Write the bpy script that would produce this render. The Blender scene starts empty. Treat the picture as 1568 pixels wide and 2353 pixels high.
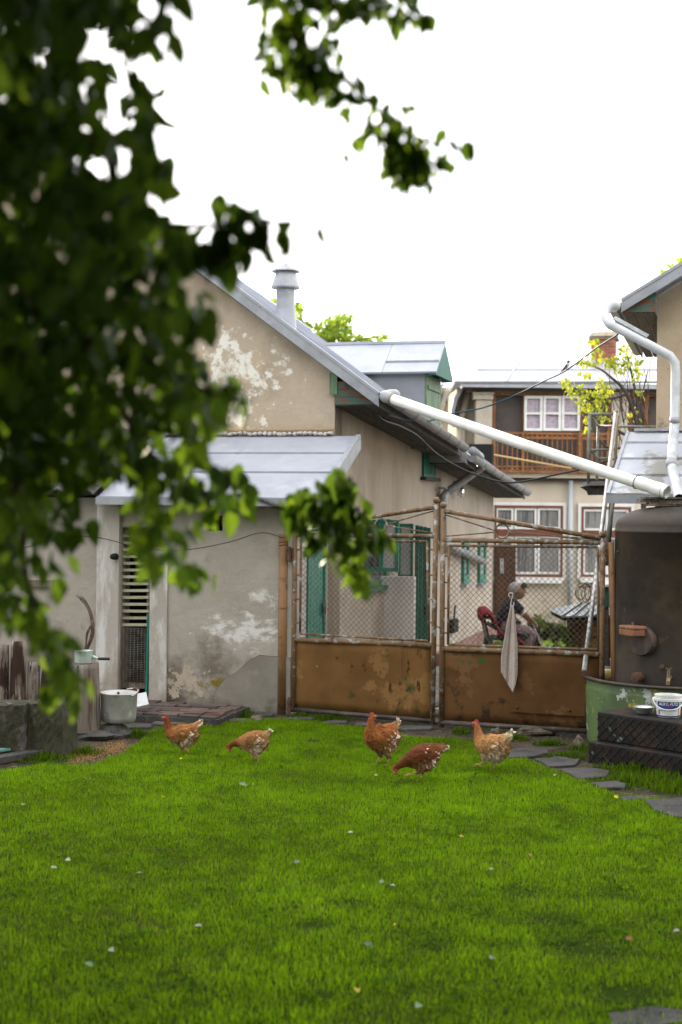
import bpy, math, random
import numpy as np
from mathutils import Vector, Matrix
R = math.radians
S = bpy.context.scene
COL = S.collection
random.seed(7)
rng = np.random.default_rng(11)
# ---------------------------------------------------------------- camera
EYE = 2.1; ROLL = R(0.6); FPX = 3268.0; CX = 784.0; HY = 1165.0
cd = bpy.data.cameras.new('camera'); cam = bpy.data.objects.new('camera', cd); COL.objects.link(cam)
cd.sensor_fit = 'VERTICAL'; cd.sensor_height = 36.0; cd.sensor_width = 24.0
cd.lens = 36.0*FPX/2353.0
cd.shift_y = -(1176.5-HY)/2353.0
cd.clip_start = 0.05; cd.clip_end = 1000
cd.dof.use_dof = True; cd.dof.focus_distance = 12.4; cd.dof.aperture_fstop = 2.0
cd.dof.aperture_blades = 0
cam.matrix_world = Matrix.Translation((0, 0, EYE)) @ Matrix.Rotation(R(90), 4, 'X') @ Matrix.Rotation(ROLL, 4, 'Z')
S.camera = cam
# ---------------------------------------------------------------- sky and sun
SUN_DIR = Vector((0.42, -0.91, 0)).normalized(); SUN_EL = R(15.5)
W = bpy.data.worlds.new('World'); S.world = W; W.use_nodes = True
wn = W.node_tree; wn.nodes.clear()
wo = wn.nodes.new('ShaderNodeOutputWorld'); bg = wn.nodes.new('ShaderNodeBackground')
sk = wn.nodes.new('ShaderNodeTexSky'); sk.sky_type = 'NISHITA'; sk.sun_disc = False
sk.sun_elevation = SUN_EL; sk.sun_rotation = math.atan2(-SUN_DIR.x, -SUN_DIR.y) ; sk.dust_density = 2.0
mx = wn.nodes.new('ShaderNodeMix'); mx.data_type = 'RGBA'; mx.inputs[0].default_value = 0.86
mx.inputs[7].default_value = (12.6, 12.7, 13.0, 1)          # thin bright overcast veil over the blue
wn.links.new(sk.outputs[0], mx.inputs[6]); wn.links.new(mx.outputs[2], bg.inputs[0])
bg.inputs[1].default_value = 0.1; wn.links.new(bg.outputs[0], wo.inputs[0])
sl = bpy.data.lights.new('sun', 'SUN'); sun = bpy.data.objects.new('sun', sl); COL.objects.link(sun)
sl.energy = 4.0; sl.angle = R(0.6); sl.color = (1.0, 0.86, 0.62)
ld = Vector((SUN_DIR.x*math.cos(SUN_EL), SUN_DIR.y*math.cos(SUN_EL), -math.sin(SUN_EL)))
sun.rotation_euler = ld.to_track_quat('-Z', 'Y').to_euler(); sun.location = (-20, 30, 20)
S.view_settings.view_transform = 'Standard'; S.view_settings.look = 'None'
S.view_settings.exposure = 1.42; S.view_settings.gamma = 1.0; S.view_settings.use_curve_mapping = False
S.cycles.max_bounces = 8; S.cycles.transparent_max_bounces = 12
# ---------------------------------------------------------------- geometry helpers
def V(*a): return Vector(a)
CAMP = V(0, 0, EYE)
def ray(px, py):
    u = (px-CX)/FPX; v = (HY-py)/FPX; c, s = math.cos(ROLL), math.sin(ROLL)
    return V(u*c - v*s, 1.0, u*s + v*c)
def P(px, py, d): return CAMP + ray(px, py)*d
def gz(x, y):
    if y < 14.5: return 0.0
    return -0.035*(min(y, 60.0)-14.5)
def G(px, py, h=0.0):
    r = ray(px, py); d = 10.0
    for _ in range(40):
        d = (gz(0, d)+h-EYE)/r.z
        d = max(2, min(d, 100))
    return CAMP + r*d
def plane_hit(px, py, p, n):
    r = ray(px, py); return CAMP + r*((p-CAMP).dot(n)/r.dot(n))
class MB:
    def __init__(s): s.v = []; s.f = []; s.c = None
    def add(s, vs, fs):
        o = len(s.v); s.v += [Vector(v) for v in vs]; s.f += [tuple(i+o for i in f) for f in fs]; return s
    def obox(s, p, a, b, c):
        p, a, b, c = map(Vector, (p, a, b, c))
        vs = [p, p+a, p+a+b, p+b, p+c, p+a+c, p+a+b+c, p+b+c]
        fs = [(0,3,2,1),(4,5,6,7),(0,1,5,4),(1,2,6,5),(2,3,7,6),(3,0,4,7)]
        if a.cross(b).dot(c) < 0: fs = [f[::-1] for f in fs]
        return s.add(vs, fs)
    def box(s, c, sx, sy, sz, rz=0.0):
        a = V(math.cos(rz), math.sin(rz), 0); b = V(-math.sin(rz), math.cos(rz), 0)
        return s.obox(Vector(c)-a*sx/2-b*sy/2-V(0,0,sz/2), a*sx, b*sy, V(0,0,sz))
    def beam(s, p, q, w, h, up=(0,0,1)):
        p, q = Vector(p), Vector(q); d = (q-p); x = d.cross(Vector(up))
        x = x.normalized() if x.length > 1e-6 else V(1,0,0)
        y = x.cross(d).normalized()
        return s.obox(p-x*w/2-y*h/2, d, x*w, y*h)
    def slab(s, pts, th, n=None):
        pts = [Vector(p) for p in pts]
        if n is None:
            n = (pts[1]-pts[0]).cross(pts[-1]-pts[0]).normalized()
        n = Vector(n); k = len(pts)
        vs = pts + [p-n*th for p in pts]
        fs = [tuple(range(k)), tuple(range(2*k-1, k-1, -1))]
        for i in range(k):
            j = (i+1) % k; fs.append((i, k+i, k+j, j))
        return s.add(vs, fs)
    def tube(s, pts, r, n=8, caps=True, closed=False):
        pts = [Vector(p) for p in pts]; m = len(pts)
        rs = r if isinstance(r, (list, tuple)) else [r]*m
        t0 = (pts[1]-pts[0]).normalized()
        ref = V(0,0,1) if abs(t0.z) < .9 else V(1,0,0)
        x = t0.cross(ref).normalized(); vs = []
        for i in range(m):
            if closed: t = pts[(i+1) % m]-pts[i-1]
            else: t = pts[min(i+1, m-1)]-pts[max(i-1, 0)]
            t.normalize(); x = (x - t*x.dot(t)).normalized(); y = t.cross(x)
            for k in range(n):
                a = 2*math.pi*k/n; vs.append(pts[i]+(x*math.cos(a)+y*math.sin(a))*rs[i])
        fs = []
        for i in range(m if closed else m-1):
            j = (i+1) % m
            for k in range(n):
                l = (k+1) % n; fs.append((i*n+k, i*n+l, j*n+l, j*n+k))
        if caps and not closed:
            fs.append(tuple(range(n-1, -1, -1))); fs.append(tuple(range((m-1)*n, m*n)))
        return s.add(vs, fs)
    def lathe(s, prof, c, n=24, ax=None, caps=False, sq=1.0):
        c = Vector(c); ax = Vector(ax).normalized() if ax else V(0,0,1)
        ref = V(1,0,0) if abs(ax.x) < .9 else V(0,1,0)
        y = ax.cross(ref).normalized(); x = y.cross(ax)
        vs = []
        for (r, h) in prof:
            for k in range(n):
                a = 2*math.pi*k/n; vs.append(c+ax*h+(x*math.cos(a)+y*math.sin(a)*sq)*r)
        fs = []
        for i in range(len(prof)-1):
            for k in range(n):
                l = (k+1) % n; fs.append((i*n+k, i*n+l, (i+1)*n+l, (i+1)*n+k))
        if caps:
            fs.append(tuple(range(n-1, -1, -1))); fs.append(tuple(range((len(prof)-1)*n, len(prof)*n)))
        return s.add(vs, fs)
    def ball(s, c, r, n=10, m=6):
        c = Vector(c); rx, ry, rz = (r, r, r) if isinstance(r, (int, float)) else r
        vs = [c+V(0,0,-rz)]
        for i in range(1, m):
            a = -math.pi/2+math.pi*i/m
            for k in range(n):
                b = 2*math.pi*k/n; vs.append(c+V(rx*math.cos(a)*math.cos(b), ry*math.cos(a)*math.sin(b), rz*math.sin(a)))
        vs.append(c+V(0,0,rz)); fs = []
        for k in range(n):
            l = (k+1) % n; fs.append((0, 1+l, 1+k)); fs.append((len(vs)-1, 1+(m-2)*n+k, 1+(m-2)*n+l))
            for i in range(m-2): fs.append((1+i*n+k, 1+i*n+l, 1+(i+1)*n+l, 1+(i+1)*n+k))
        return s.add(vs, fs)
    def rock(s, c, r, seed, n=9, m=6):
        st = random.Random(seed); o = len(s.v); s.ball(c, r, n, m)
        ph = [st.uniform(0, 6.3) for _ in range(6)]; c = Vector(c)
        for i in range(o, len(s.v)):
            d = s.v[i]-c
            k = 1+.14*math.sin(9*d.x/r[0]*.5+ph[0])+.12*math.sin(4*d.y/r[1]+ph[1])+.12*math.sin(3*d.z/r[2]+ph[2]+2*d.x/r[0])
            s.v[i] = c+d*k*st.uniform(.92, 1.06)
        return s
ORG = {}
def _mesh(name, mb, org):
    me = bpy.data.meshes.new(name)
    me.from_pydata([tuple(v-org) for v in mb.v], [], mb.f); me.update(); return me
def setp(o, label=None, cat=None, group=None, kind=None):
    if label: o['label'] = label
    if cat: o['category'] = cat
    if group: o['group'] = group
    if kind: o['kind'] = kind
    return o
def thing(name, label, cat, loc, group=None):
    o = bpy.data.objects.new(name, None); o.empty_display_size = .1; COL.objects.link(o)
    o.location = loc; ORG[o.name] = Vector(loc); return setp(o, label, cat, group)
def shade(me, smooth):
    if smooth: me.polygons.foreach_set('use_smooth', [True]*len(me.polygons))
def part(mb, name, mat, parent, label=None, kind=None, smooth=False, bevel=0):
    org = ORG[parent.name]; me = _mesh(name, mb, org); shade(me, smooth)
    o = bpy.data.objects.new(name, me); COL.objects.link(o); o.parent = parent; ORG[o.name] = org
    me.materials.append(mat)
    if bevel:
        b = o.modifiers.new('bevel', 'BEVEL'); b.width = bevel; b.segments = 2; b.limit_method = 'ANGLE'
    return setp(o, label, None, None, kind)
def solo(mb, name, mat, label, cat, loc, group=None, smooth=False, kind=None, bevel=0):
    me = _mesh(name, mb, Vector(loc)); shade(me, smooth)
    o = bpy.data.objects.new(name, me); COL.objects.link(o); o.location = loc; ORG[o.name] = Vector(loc)
    me.materials.append(mat)
    if bevel:
        b = o.modifiers.new('bevel', 'BEVEL'); b.width = bevel; b.segments = 2; b.limit_method = 'ANGLE'
    return setp(o, label, cat, group, kind)
def struct(mb, name, mat, smooth=False): return solo(mb, name, mat, None, None, (0,0,0), None, smooth, 'structure')
def copy_part(o, off, parent=None):
    c = o.copy(); COL.objects.link(c); c.location = o.location+Vector(off)
    if parent: c.parent = parent
    ORG[c.name] = ORG[o.name]; return c
def link_mesh(name, me, parent, kind=None, loc=None):
    o = bpy.data.objects.new(name, me); COL.objects.link(o)
    if parent: o.parent = parent; ORG[o.name] = ORG[parent.name]
    if kind: o['kind'] = kind
    return o
# many oriented copies of a little template joined into one triangle mesh
def cloud_mesh(name, tv, tf, pos, X, Z, L, Wd, col, org=(0,0,0), mat=None, colshade=None):
    tv = np.asarray(tv, float); tf = np.asarray(tf, int); m = len(pos)
    X = X/np.linalg.norm(X, axis=1, keepdims=True)
    Y = np.cross(Z, X); Y /= np.linalg.norm(Y, axis=1, keepdims=True)+1e-9
    Zn = np.cross(X, Y)
    v = (tv[None, :, 0, None]*X[:, None, :]*L[:, None, None] + tv[None, :, 1, None]*Y[:, None, :]*Wd[:, None, None]
         + tv[None, :, 2, None]*Zn[:, None, :]*L[:, None, None]) + pos[:, None, :] - np.asarray(org)[None, None, :]
    nv = len(tv); f = (tf[None]+ (np.arange(m)*nv)[:, None, None]).reshape(-1, 3)
    me = bpy.data.meshes.new(name)
    me.vertices.add(m*nv); me.vertices.foreach_set('co', v.reshape(-1).astype(np.float32))
    me.loops.add(len(f)*3); me.loops.foreach_set('vertex_index', f.reshape(-1).astype(np.int32))
    me.polygons.add(len(f)); me.polygons.foreach_set('loop_start', (np.arange(len(f))*3).astype(np.int32))
    me.update(calc_edges=True)
    c = np.repeat(col[:, None, :], nv, axis=1)
    if colshade is not None: c = c*np.asarray(colshade)[None, :, None]
    c = np.concatenate([c, np.ones((m, nv, 1))], axis=2)
    at = me.color_attributes.new('Col', 'FLOAT_COLOR', 'POINT'); at.data.foreach_set('color', c.reshape(-1).astype(np.float32))
    if mat: me.materials.append(mat)
    return me
def leaf_tpl(fold=.18, droop=.22, w=(.66, 1.0, .55)):
    st = (.0, .16, .42, .76, 1.0); tv = []
    tv.append((0, 0, 0))
    for i in (1, 2, 3):
        x = st[i]; z = -droop*x*x; a = w[i-1]*.5
        tv += [(x, -a, z+fold*a), (x, 0, z), (x, a, z+fold*a)]
    tv.append((1, 0, -droop))
    tf = [(0,1,2),(0,2,3)]
    for b in (1, 4):
        tf += [(b,b+3,b+4),(b,b+4,b+1),(b+1,b+4,b+5),(b+1,b+5,b+2)]
    tf += [(7,10,8),(8,10,9)]
    return tv, tf
def inpoly(x, y, poly):
    c = False; j = len(poly)-1
    for i in range(len(poly)):
        xi, yi = poly[i]; xj, yj = poly[j]
        if (yi > y) != (yj > y) and x < (xj-xi)*(y-yi)/(yj-yi)+xi: c = not c
        j = i
    return c
def interp(pts, n):
    pts = [Vector(p) for p in pts]; out = []
    m = len(pts)
    for i in range(m-1):
        p0, p1, p2, p3 = pts[max(i-1,0)], pts[i], pts[i+1], pts[min(i+2,m-1)]
        for k in range(n):
            t = k/n
            out.append(.5*((2*p1)+(p2-p0)*t+(2*p0-5*p1+4*p2-p3)*t*t+(3*p1-p0-3*p2+p3)*t**3))
    out.append(pts[-1]); return out
# ---------------------------------------------------------------- materials
def lin(r, g, b):
    f = lambda c: (c/255/12.92) if c/255 <= .04045 else ((c/255+.055)/1.055)**2.4
    return (f(r), f(g), f(b))
def mk(name, base, layers=(), rough=.8, bump=None, metal=0., spec=.3, objrand=0., attr=False, transl=0., rvar=0., coat=0.):
    m = bpy.data.materials.new(name); m.use_nodes = True; nt = m.node_tree; N = nt.nodes; L = nt.links
    b = N['Principled BSDF']; out = N['Material Output']
    b.inputs['Roughness'].default_value = rough; b.inputs['Metallic'].default_value = metal
    b.inputs['Specular IOR Level'].default_value = spec
    if coat: b.inputs['Coat Weight'].default_value = coat
    geo = N.new('ShaderNodeNewGeometry'); pos = geo.outputs['Position']
    if attr:
        a = N.new('ShaderNodeAttribute'); a.attribute_name = 'Col'; cur = a.outputs['Color']
    else:
        c = N.new('ShaderNodeRGB'); c.outputs[0].default_value = (*base, 1); cur = c.outputs[0]
    def tex(scale, detail, stretch, kind):
        mp = N.new('ShaderNodeMapping'); L.new(pos, mp.inputs[0]); mp.inputs['Scale'].default_value = stretch
        mp.inputs['Location'].default_value = (random.uniform(-9, 9), random.uniform(-9, 9), random.uniform(-9, 9))
        if kind == 'voronoi':
            t = N.new('ShaderNodeTexVoronoi'); t.inputs['Scale'].default_value = scale; t.feature = 'DISTANCE_TO_EDGE'
            L.new(mp.outputs[0], t.inputs['Vector']); return t.outputs['Distance']
        t = N.new('ShaderNodeTexNoise'); t.inputs['Scale'].default_value = scale; t.inputs['Detail'].default_value = detail
        t.inputs['Roughness'].default_value = .62
        L.new(mp.outputs[0], t.inputs['Vector']); return t.outputs['Fac']
    rfac = None
    for ly in layers:
        col, scale, lo, hi = ly[:4]; op = ly[4] if len(ly) > 4 else {}
        f = tex(scale, op.get('detail', 6), op.get('stretch', (1,1,1)), op.get('kind', 'noise'))
        if 'spot' in op:
            for (cc, rr, kk) in [op['spot']]:
                d = N.new('ShaderNodeVectorMath'); d.operation = 'SUBTRACT'; L.new(pos, d.inputs[0]); d.inputs[1].default_value = cc
                sc = N.new('ShaderNodeVectorMath'); sc.operation = 'DIVIDE'; L.new(d.outputs[0], sc.inputs[0])
                sc.inputs[1].default_value = rr if isinstance(rr, (tuple, list)) else (rr, rr, rr)
                ln = N.new('ShaderNodeVectorMath'); ln.operation = 'LENGTH'; L.new(sc.outputs[0], ln.inputs[0])
                q = N.new('ShaderNodeMapRange'); L.new(ln.outputs['Value'], q.inputs[0])
                q.inputs[1].default_value = 0; q.inputs[2].default_value = 1; q.inputs[3].default_value = kk; q.inputs[4].default_value = 0
                ad = N.new('ShaderNodeMath'); ad.operation = 'ADD'; L.new(f, ad.inputs[0]); L.new(q.outputs[0], ad.inputs[1]); f = ad.outputs[0]
        if 'zr' in op:   # stronger below z0, fading to nothing at z1
            z0, z1, kk = op['zr']; sp = N.new('ShaderNodeSeparateXYZ'); L.new(pos, sp.inputs[0])
            q = N.new('ShaderNodeMapRange'); L.new(sp.outputs[2], q.inputs[0])
            q.inputs[1].default_value = z0; q.inputs[2].default_value = z1; q.inputs[3].default_value = kk; q.inputs[4].default_value = 0
            ad = N.new('ShaderNodeMath'); ad.operation = 'ADD'; L.new(f, ad.inputs[0]); L.new(q.outputs[0], ad.inputs[1]); f = ad.outputs[0]
        mr = N.new('ShaderNodeMapRange'); L.new(f, mr.inputs[0]); mr.inputs[1].default_value = lo; mr.inputs[2].default_value = hi
        mr.inputs[4].default_value = op.get('amt', 1.0)
        x = N.new('ShaderNodeMix'); x.data_type = 'RGBA'; x.blend_type = op.get('blend', 'MIX')
        L.new(mr.outputs[0], x.inputs[0]); L.new(cur, x.inputs[6])
        x.inputs[7].default_value = (*col, 1); cur = x.outputs[2]
        if rfac is None: rfac = mr.outputs[0]
    if objrand:
        oi = N.new('ShaderNodeObjectInfo'); q = N.new('ShaderNodeMapRange'); L.new(oi.outputs['Random'], q.inputs[0])
        q.inputs[3].default_value = 1-objrand; q.inputs[4].default_value = 1+objrand
        x = N.new('ShaderNodeVectorMath'); x.operation = 'SCALE'; L.new(cur, x.inputs[0]); L.new(q.outputs[0], x.inputs['Scale']); cur = x.outputs[0]
    L.new(cur, b.inputs['Base Color'])
    if rvar and rfac is not None:
        q = N.new('ShaderNodeMapRange'); L.new(rfac, q.inputs[0]); q.inputs[3].default_value = rough; q.inputs[4].default_value = rough+rvar
        L.new(q.outputs[0], b.inputs['Roughness'])
    if bump:
        prev = None
        for (scale, st, dist, *r) in (bump if isinstance(bump, list) else [bump]):
            f = tex(scale, 8, r[0] if r else (1,1,1), 'noise')
            bn = N.new('ShaderNodeBump'); bn.inputs['Strength'].default_value = st; bn.inputs['Distance'].default_value = dist
            L.new(f, bn.inputs['Height'])
            if prev: L.new(prev, bn.inputs['Normal'])
            prev = bn.outputs[0]
        L.new(prev, b.inputs['Normal'])
    if transl:
        t = N.new('ShaderNodeBsdfTranslucent'); k = N.new('ShaderNodeMixShader'); k.inputs[0].default_value = transl
        hs = N.new('ShaderNodeHueSaturation'); L.new(cur, hs.inputs['Color']); hs.inputs['Value'].default_value = 1.9; hs.inputs['Hue'].default_value = .485
        L.new(hs.outputs[0], t.inputs[0]); L.new(b.outputs[0], k.inputs[1]); L.new(t.outputs[0], k.inputs[2]); L.new(k.outputs[0], out.inputs[0])
    return m
# materials
M = {}
WHITE = (.62, .60, .55)
def spotm(p, r, k): return (tuple(p), r, k)
M['soil'] = mk('soil', (.075,.058,.043), [((.035,.027,.02), 3, .45, .62), ((.16,.13,.10), 9, .58, .72), ((.05,.075,.02), 1.3, .5, .62, {'amt': .7})], rough=.95, spec=.05, bump=[(14, .9, .05), (70, .6, .01)])
M['under'] = mk('lawn_soil', (.055,.085,.018), [((.05,.038,.025), 2.2, .52, .66)], rough=.95, bump=(30, .8, .03))
M['grass'] = mk('grass_blade', (0,0,0), attr=True, rough=.6, spec=.04, transl=.42)
M['leaf'] = mk('pear_leaf', (0,0,0), attr=True, rough=.40, spec=.16, transl=.32)
M['leaf_far'] = mk('sunlit_leaf', (0,0,0), attr=True, rough=.5, spec=.2, transl=.5)
M['fallen'] = mk('dry_leaf', (0,0,0), attr=True, rough=.7, spec=.2)
M['feather'] = mk('feather', (0,0,0), attr=True, rough=.75, spec=.15)
M['bark'] = mk('bark', (.055,.04,.032), [((.11,.09,.075), 18, .5, .7, {'stretch': (1,1,.2)})], bump=(25, .8, .02, (1,1,.25)))
# house frame: A runs along the eaves (away from the viewer), B points out of the side wall
TH = R(15); A = V(math.sin(TH), math.cos(TH), 0); B = V(math.cos(TH), -math.sin(TH), 0)
_p = P(770, 925, 15.6); P0 = V(_p.x, _p.y, 0)
def H(t, w, z): return P0 + A*t + B*w + V(0,0,z)
def HT(px, py, t): return plane_hit(px, py, P0+A*t, A)
def HW(px, py, w): return plane_hit(px, py, P0+B*w, B)
def tw(p): q = p-P0; return q.dot(A), q.dot(B), p.z
sag = lambda t: -.07*max(t, 0)
zr = lambda w, t: 3.33+.73*(.5-w)+sag(t)
GB1 = HT(565, 860, 0); GB2 = HT(545, 960, 0); GB3 = HT(520, 790, 0)
TF = -1.35
LB1 = HT(560, 1450, TF); LB2 = HT(600, 1370, TF); LB3 = HT(430, 1560, TF); LB4 = HT(490, 1570, TF)
plast = dict(rough=.95, spec=.05)
M['gable'] = mk('gable_plaster', (.41,.335,.25), [((.33,.265,.195), 1.4, .44, .66), ((.47,.395,.30), 2.6, .5, .7, {'amt': .7}), ((.28,.225,.165), 40, .58, .66, {'amt': .5}),
    ((.44,.35,.245), 2.4, .66, .78, {'spot': (GB1, 1.2, .26)}), ((.66,.63,.56), 8.5, .73, .83, {'spot': (GB1, (1.15,1.0,.72), .33), 'detail': 12}), ((.66,.63,.56), 9, .73, .83, {'spot': (GB3, (.45,.6,.5), .36), 'detail': 12}),
    ((.66,.60,.5), 7, .74, .79, {'spot': (GB2, (.7,.8,.55), .34), 'detail': 12})], bump=[(60, .35, .01), (6, .4, .03)], **plast)
M['plaster'] = mk('old_plaster', (.355,.318,.27), [((.30,.265,.22), 1.1, .42, .68), ((.42,.38,.33), 3, .5, .72, {'amt': .7}), ((.24,.205,.165), 2.5, .54, .72, {'stretch': (1,1,.3), 'amt': .35}), ((.62,.6,.56), 45, .69, .73, {'amt': .6}),
    ((.60,.575,.54), 7, .72, .86, {'spot': (LB1, (.85,.6,.36), .38), 'stretch': (1,1,1.8), 'detail': 11}), ((.58,.55,.51), 8, .72, .86, {'spot': (LB2, (.3,.5,.22), .34), 'detail': 10}),
    ((.17,.14,.11), 2.2, .66, .84, {'zr': (.1, 1.05, .40)}), ((.07,.058,.045), 2.0, .72, .86, {'zr': (.0, .55, .38)}), ((.40,.33,.25), 7, .74, .77, {'spot': (LB3, (.55,.6,.36), .34), 'detail': 9}), ((.17,.13,.02), 9, .70, .82, {'spot': (LB4, (.30,.5,.20), .40), 'detail': 8})],
    bump=[(50, .4, .01), (5, .5, .04)], **plast)
M['sidewall'] = mk('side_plaster', (.43,.37,.305), [((.34,.29,.235), 1.3, .42, .68, {'stretch': (1,1,.4)}), ((.50,.45,.39), 2.2, .52, .74, {'stretch': (1,1,.3)}), ((.30,.25,.2), .8, .5, .68, {'amt': .6})], bump=[(50, .35, .01), (5, .4, .03)], **plast)
M['whitewash'] = mk('whitewash', (.37,.335,.29), [((.55,.53,.50), 6, .48, .62, {'stretch': (1,1,.25)}), ((.30,.255,.2), 3, .62, .80, {'zr': (.0, .9, .24)}), ((.2,.17,.14), 50, .62, .68, {'amt': .6})], bump=[(40, .4, .01)], **plast)
M['lightwall'] = mk('light_wall', (.50,.455,.42), [((.37,.33,.30), 3, .42, .64, {'stretch': (1,1,.3)}), ((.62,.59,.56), 6, .52, .68)], bump=[(40, .4, .01)], **plast)
M['reveal'] = mk('reveal_plaster', (.43,.36,.29), [((.34,.28,.22), 6, .45, .65)], **plast)
M['pinkplinth'] = mk('pink_plinth', (.27,.165,.145), [((.19,.12,.105), 4, .45, .65)], **plast)
M['roof'] = mk('painted_sheet_roof', (.335,.35,.395), [((.27,.285,.33), 1.3, .42, .66), ((.39,.40,.435), 3, .52, .7), ((.22,.22,.23), 16, .64, .72, {'amt': .5}), ((.25,.17,.12), 60, .72, .75, {'amt': .7})], rough=.42, spec=.5, objrand=.07, bump=[(5, .25, .03), (40, .1, .004)])
M['verge'] = mk('grey_trim', (.30,.31,.33), [((.23,.24,.26), 4, .45, .66), ((.16,.15,.14), 20, .62, .7, {'amt': .6})], rough=.45, spec=.5, bump=(10, .2, .01))
M['gutter'] = mk('gutter_metal', (.25,.255,.265), [((.18,.18,.19), 6, .45, .65), ((.34,.35,.36), 14, .55, .7)], rough=.42, spec=.5, bump=(20, .15, .005))
M['pipe_grey'] = mk('grey_pipe', (.33,.34,.36), [((.26,.26,.275), 5, .45, .66), ((.42,.43,.45), 12, .55, .7), ((.2,.15,.1), 30, .68, .73, {'amt': .6})], rough=.45, spec=.5)
M['pipe_zinc'] = mk('zinc_pipe', (.52,.53,.54), [((.40,.41,.42), 6, .45, .66), ((.3,.27,.22), 14, .62, .7, {'amt': .6})], rough=.45, spec=.5)
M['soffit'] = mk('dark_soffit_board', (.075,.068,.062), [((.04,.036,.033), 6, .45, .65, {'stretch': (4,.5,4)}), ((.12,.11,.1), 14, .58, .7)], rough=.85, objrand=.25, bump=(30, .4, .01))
M['greenboard'] = mk('green_flaking_board', (.06,.11,.085), [((.17,.055,.03), 5, .46, .58, {'stretch': (1,1,2.5), 'detail': 9}), ((.04,.045,.035), 9, .58, .68)], rough=.75, bump=(20, .5, .01))
M['green'] = mk('green_paint', (.010,.19,.125), [((.008,.11,.08), 3, .42, .66), ((.03,.2,.13), 8, .55, .72, {'stretch': (3,3,.4)}), ((.12,.12,.09), 30, .69, .73)], rough=.5, spec=.4, bump=(12, .35, .01, (3,3,.3)))
M['green_dark'] = mk('dark_green_paint', (.010,.125,.085), [((.008,.075,.055), 4, .42, .66, {'stretch': (4,4,.3)})], rough=.55)
M['mossgreen'] = mk('pale_green_paint', (.13,.21,.115), [((.06,.10,.055), 5, .45, .65, {'stretch': (3,3,.4)}), ((.2,.26,.17), 9, .56, .7)], rough=.6, objrand=.1)
M['dormer_grey'] = mk('dormer_grey_sheet', (.25,.26,.285), [((.21,.215,.235), 2, .42, .66)], rough=.5)
M['black'] = mk('dark_void', (.012,.011,.010), rough=.9)
M['slat'] = mk('slat_wood', (.40,.385,.27), [((.28,.25,.17), 9, .45, .66, {'stretch': (1,1,5)}), ((.15,.12,.09), 28, .62, .69)], rough=.8, objrand=.12, bump=(40, .4, .004))
M['oldwood'] = mk('weathered_wood', (.19,.155,.12), [((.10,.075,.055), 7, .42, .64, {'stretch': (5,5,.5)}), ((.30,.26,.215), 16, .54, .7, {'stretch': (4,4,.3)})], rough=.88, objrand=.15, bump=[(22, .7, .015, (5,5,.4))])
M['logwood'] = mk('peeled_log', (.21,.17,.14), [((.085,.05,.034), 2.2, .46, .60, {'stretch': (4,4,.5)}), ((.33,.29,.25), 4, .53, .66, {'stretch': (5,5,.2)}), ((.032,.016,.009), 1.8, .56, .60, {'stretch': (3,3,.45)}), ((.02,.013,.010), 9, .60, .63, {'stretch': (5,5,.06)})], rough=.9, objrand=.14, bump=[(20, .8, .015, (5,5,.25))])
M['wirem'] = mk('galvanised_wire', (.22,.21,.19), [((.12,.085,.055), 12, .46, .6)], rough=.5, metal=.5)
M['steel'] = mk('bright_tube', (.50,.50,.50), [((.33,.31,.28), 9, .46, .66)], rough=.35, metal=.6)
M['greytube'] = mk('grey_painted_tube', (.23,.235,.215), [((.14,.13,.11), 9, .46, .66), ((.33,.35,.36), 15, .56, .7)], rough=.5)
M['bluecable'] = mk('blue_cable', (.02,.07,.12), rough=.5)
M['blackcable'] = mk('black_cable', (.025,.024,.024), rough=.6)
M['concrete'] = mk('mossy_concrete', (.075,.066,.045), [((.04,.04,.02), 2.4, .44, .62), ((.12,.105,.085), 7, .56, .72), ((.45,.43,.39), 8, .70, .73, {'amt': .9}), ((.11,.095,.02), 5, .62, .72), ((.05,.046,.038), 30, .6, .68)], rough=.95, bump=[(12, .9, .03), (60, .6, .01)])
M['stone'] = mk('grey_stone', (.075,.068,.062), [((.042,.038,.036), 4, .45, .65), ((.12,.11,.1), 12, .54, .7)], rough=.85, objrand=.18, bump=[(9, .7, .03), (50, .4, .008)])
M['slabstone'] = mk('path_slab', (.055,.049,.047), [((.03,.027,.026), 5, .45, .65), ((.085,.075,.07), 12, .56, .72), ((.07,.05,.035), 3, .58, .7)], rough=.7, objrand=.15, bump=[(9, .5, .02), (60, .4, .006)])
M['paver'] = mk('red_grey_paver', (.11,.062,.05), [((.085,.072,.064), 2.6, .44, .56), ((.15,.075,.06), 7, .52, .68), ((.07,.06,.05), 20, .6, .7)], rough=.9, objrand=.3, bump=(30, .6, .01))
M['rock'] = mk('pale_rock', (.15,.12,.085), [((.075,.06,.045), 6, .45, .62), ((.22,.18,.13), 14, .54, .7)], rough=.95, objrand=.15, bump=(20, .9, .03))
# ------------------------------------------------------------- ground
mb = MB()
xs = [-130,-60,-30,-16,-10,-6,-4,-2,0,2,4,6,8,10,14,20,30,60,130]; ys = [-80,-30,-10,0,4,8,11,13,14.5,16,18,20,23,26,30,36,45,60,100,260]
vs = [(x, y, gz(x, y)) for y in ys for x in xs]; n = len(xs)
mb.add(vs, [(j*n+i, j*n+i+1, (j+1)*n+i+1, (j+1)*n+i) for j in range(len(ys)-1) for i in range(n-1)])
struct(mb, 'ground', M['soil'])
M['yard'] = mk('courtyard_paving', (.23,.21,.19), [((.15,.135,.12), 1.2, .45, .62), ((.29,.27,.25), 5, .55, .7), ((.07,.08,.04), 2.4, .60, .68)], rough=.95, bump=(20, .5, .02))  # light paving laid to bounce fill light onto the side wall
mb = MB(); ys_ = [14.5, 16, 20, 26, 30, 36]
vs = []
for y in ys_: vs += [(-.2+(y-14.5)*.26, y, gz(0,y)+.006), (9.0, y, gz(0,y)+.006)]
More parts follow.
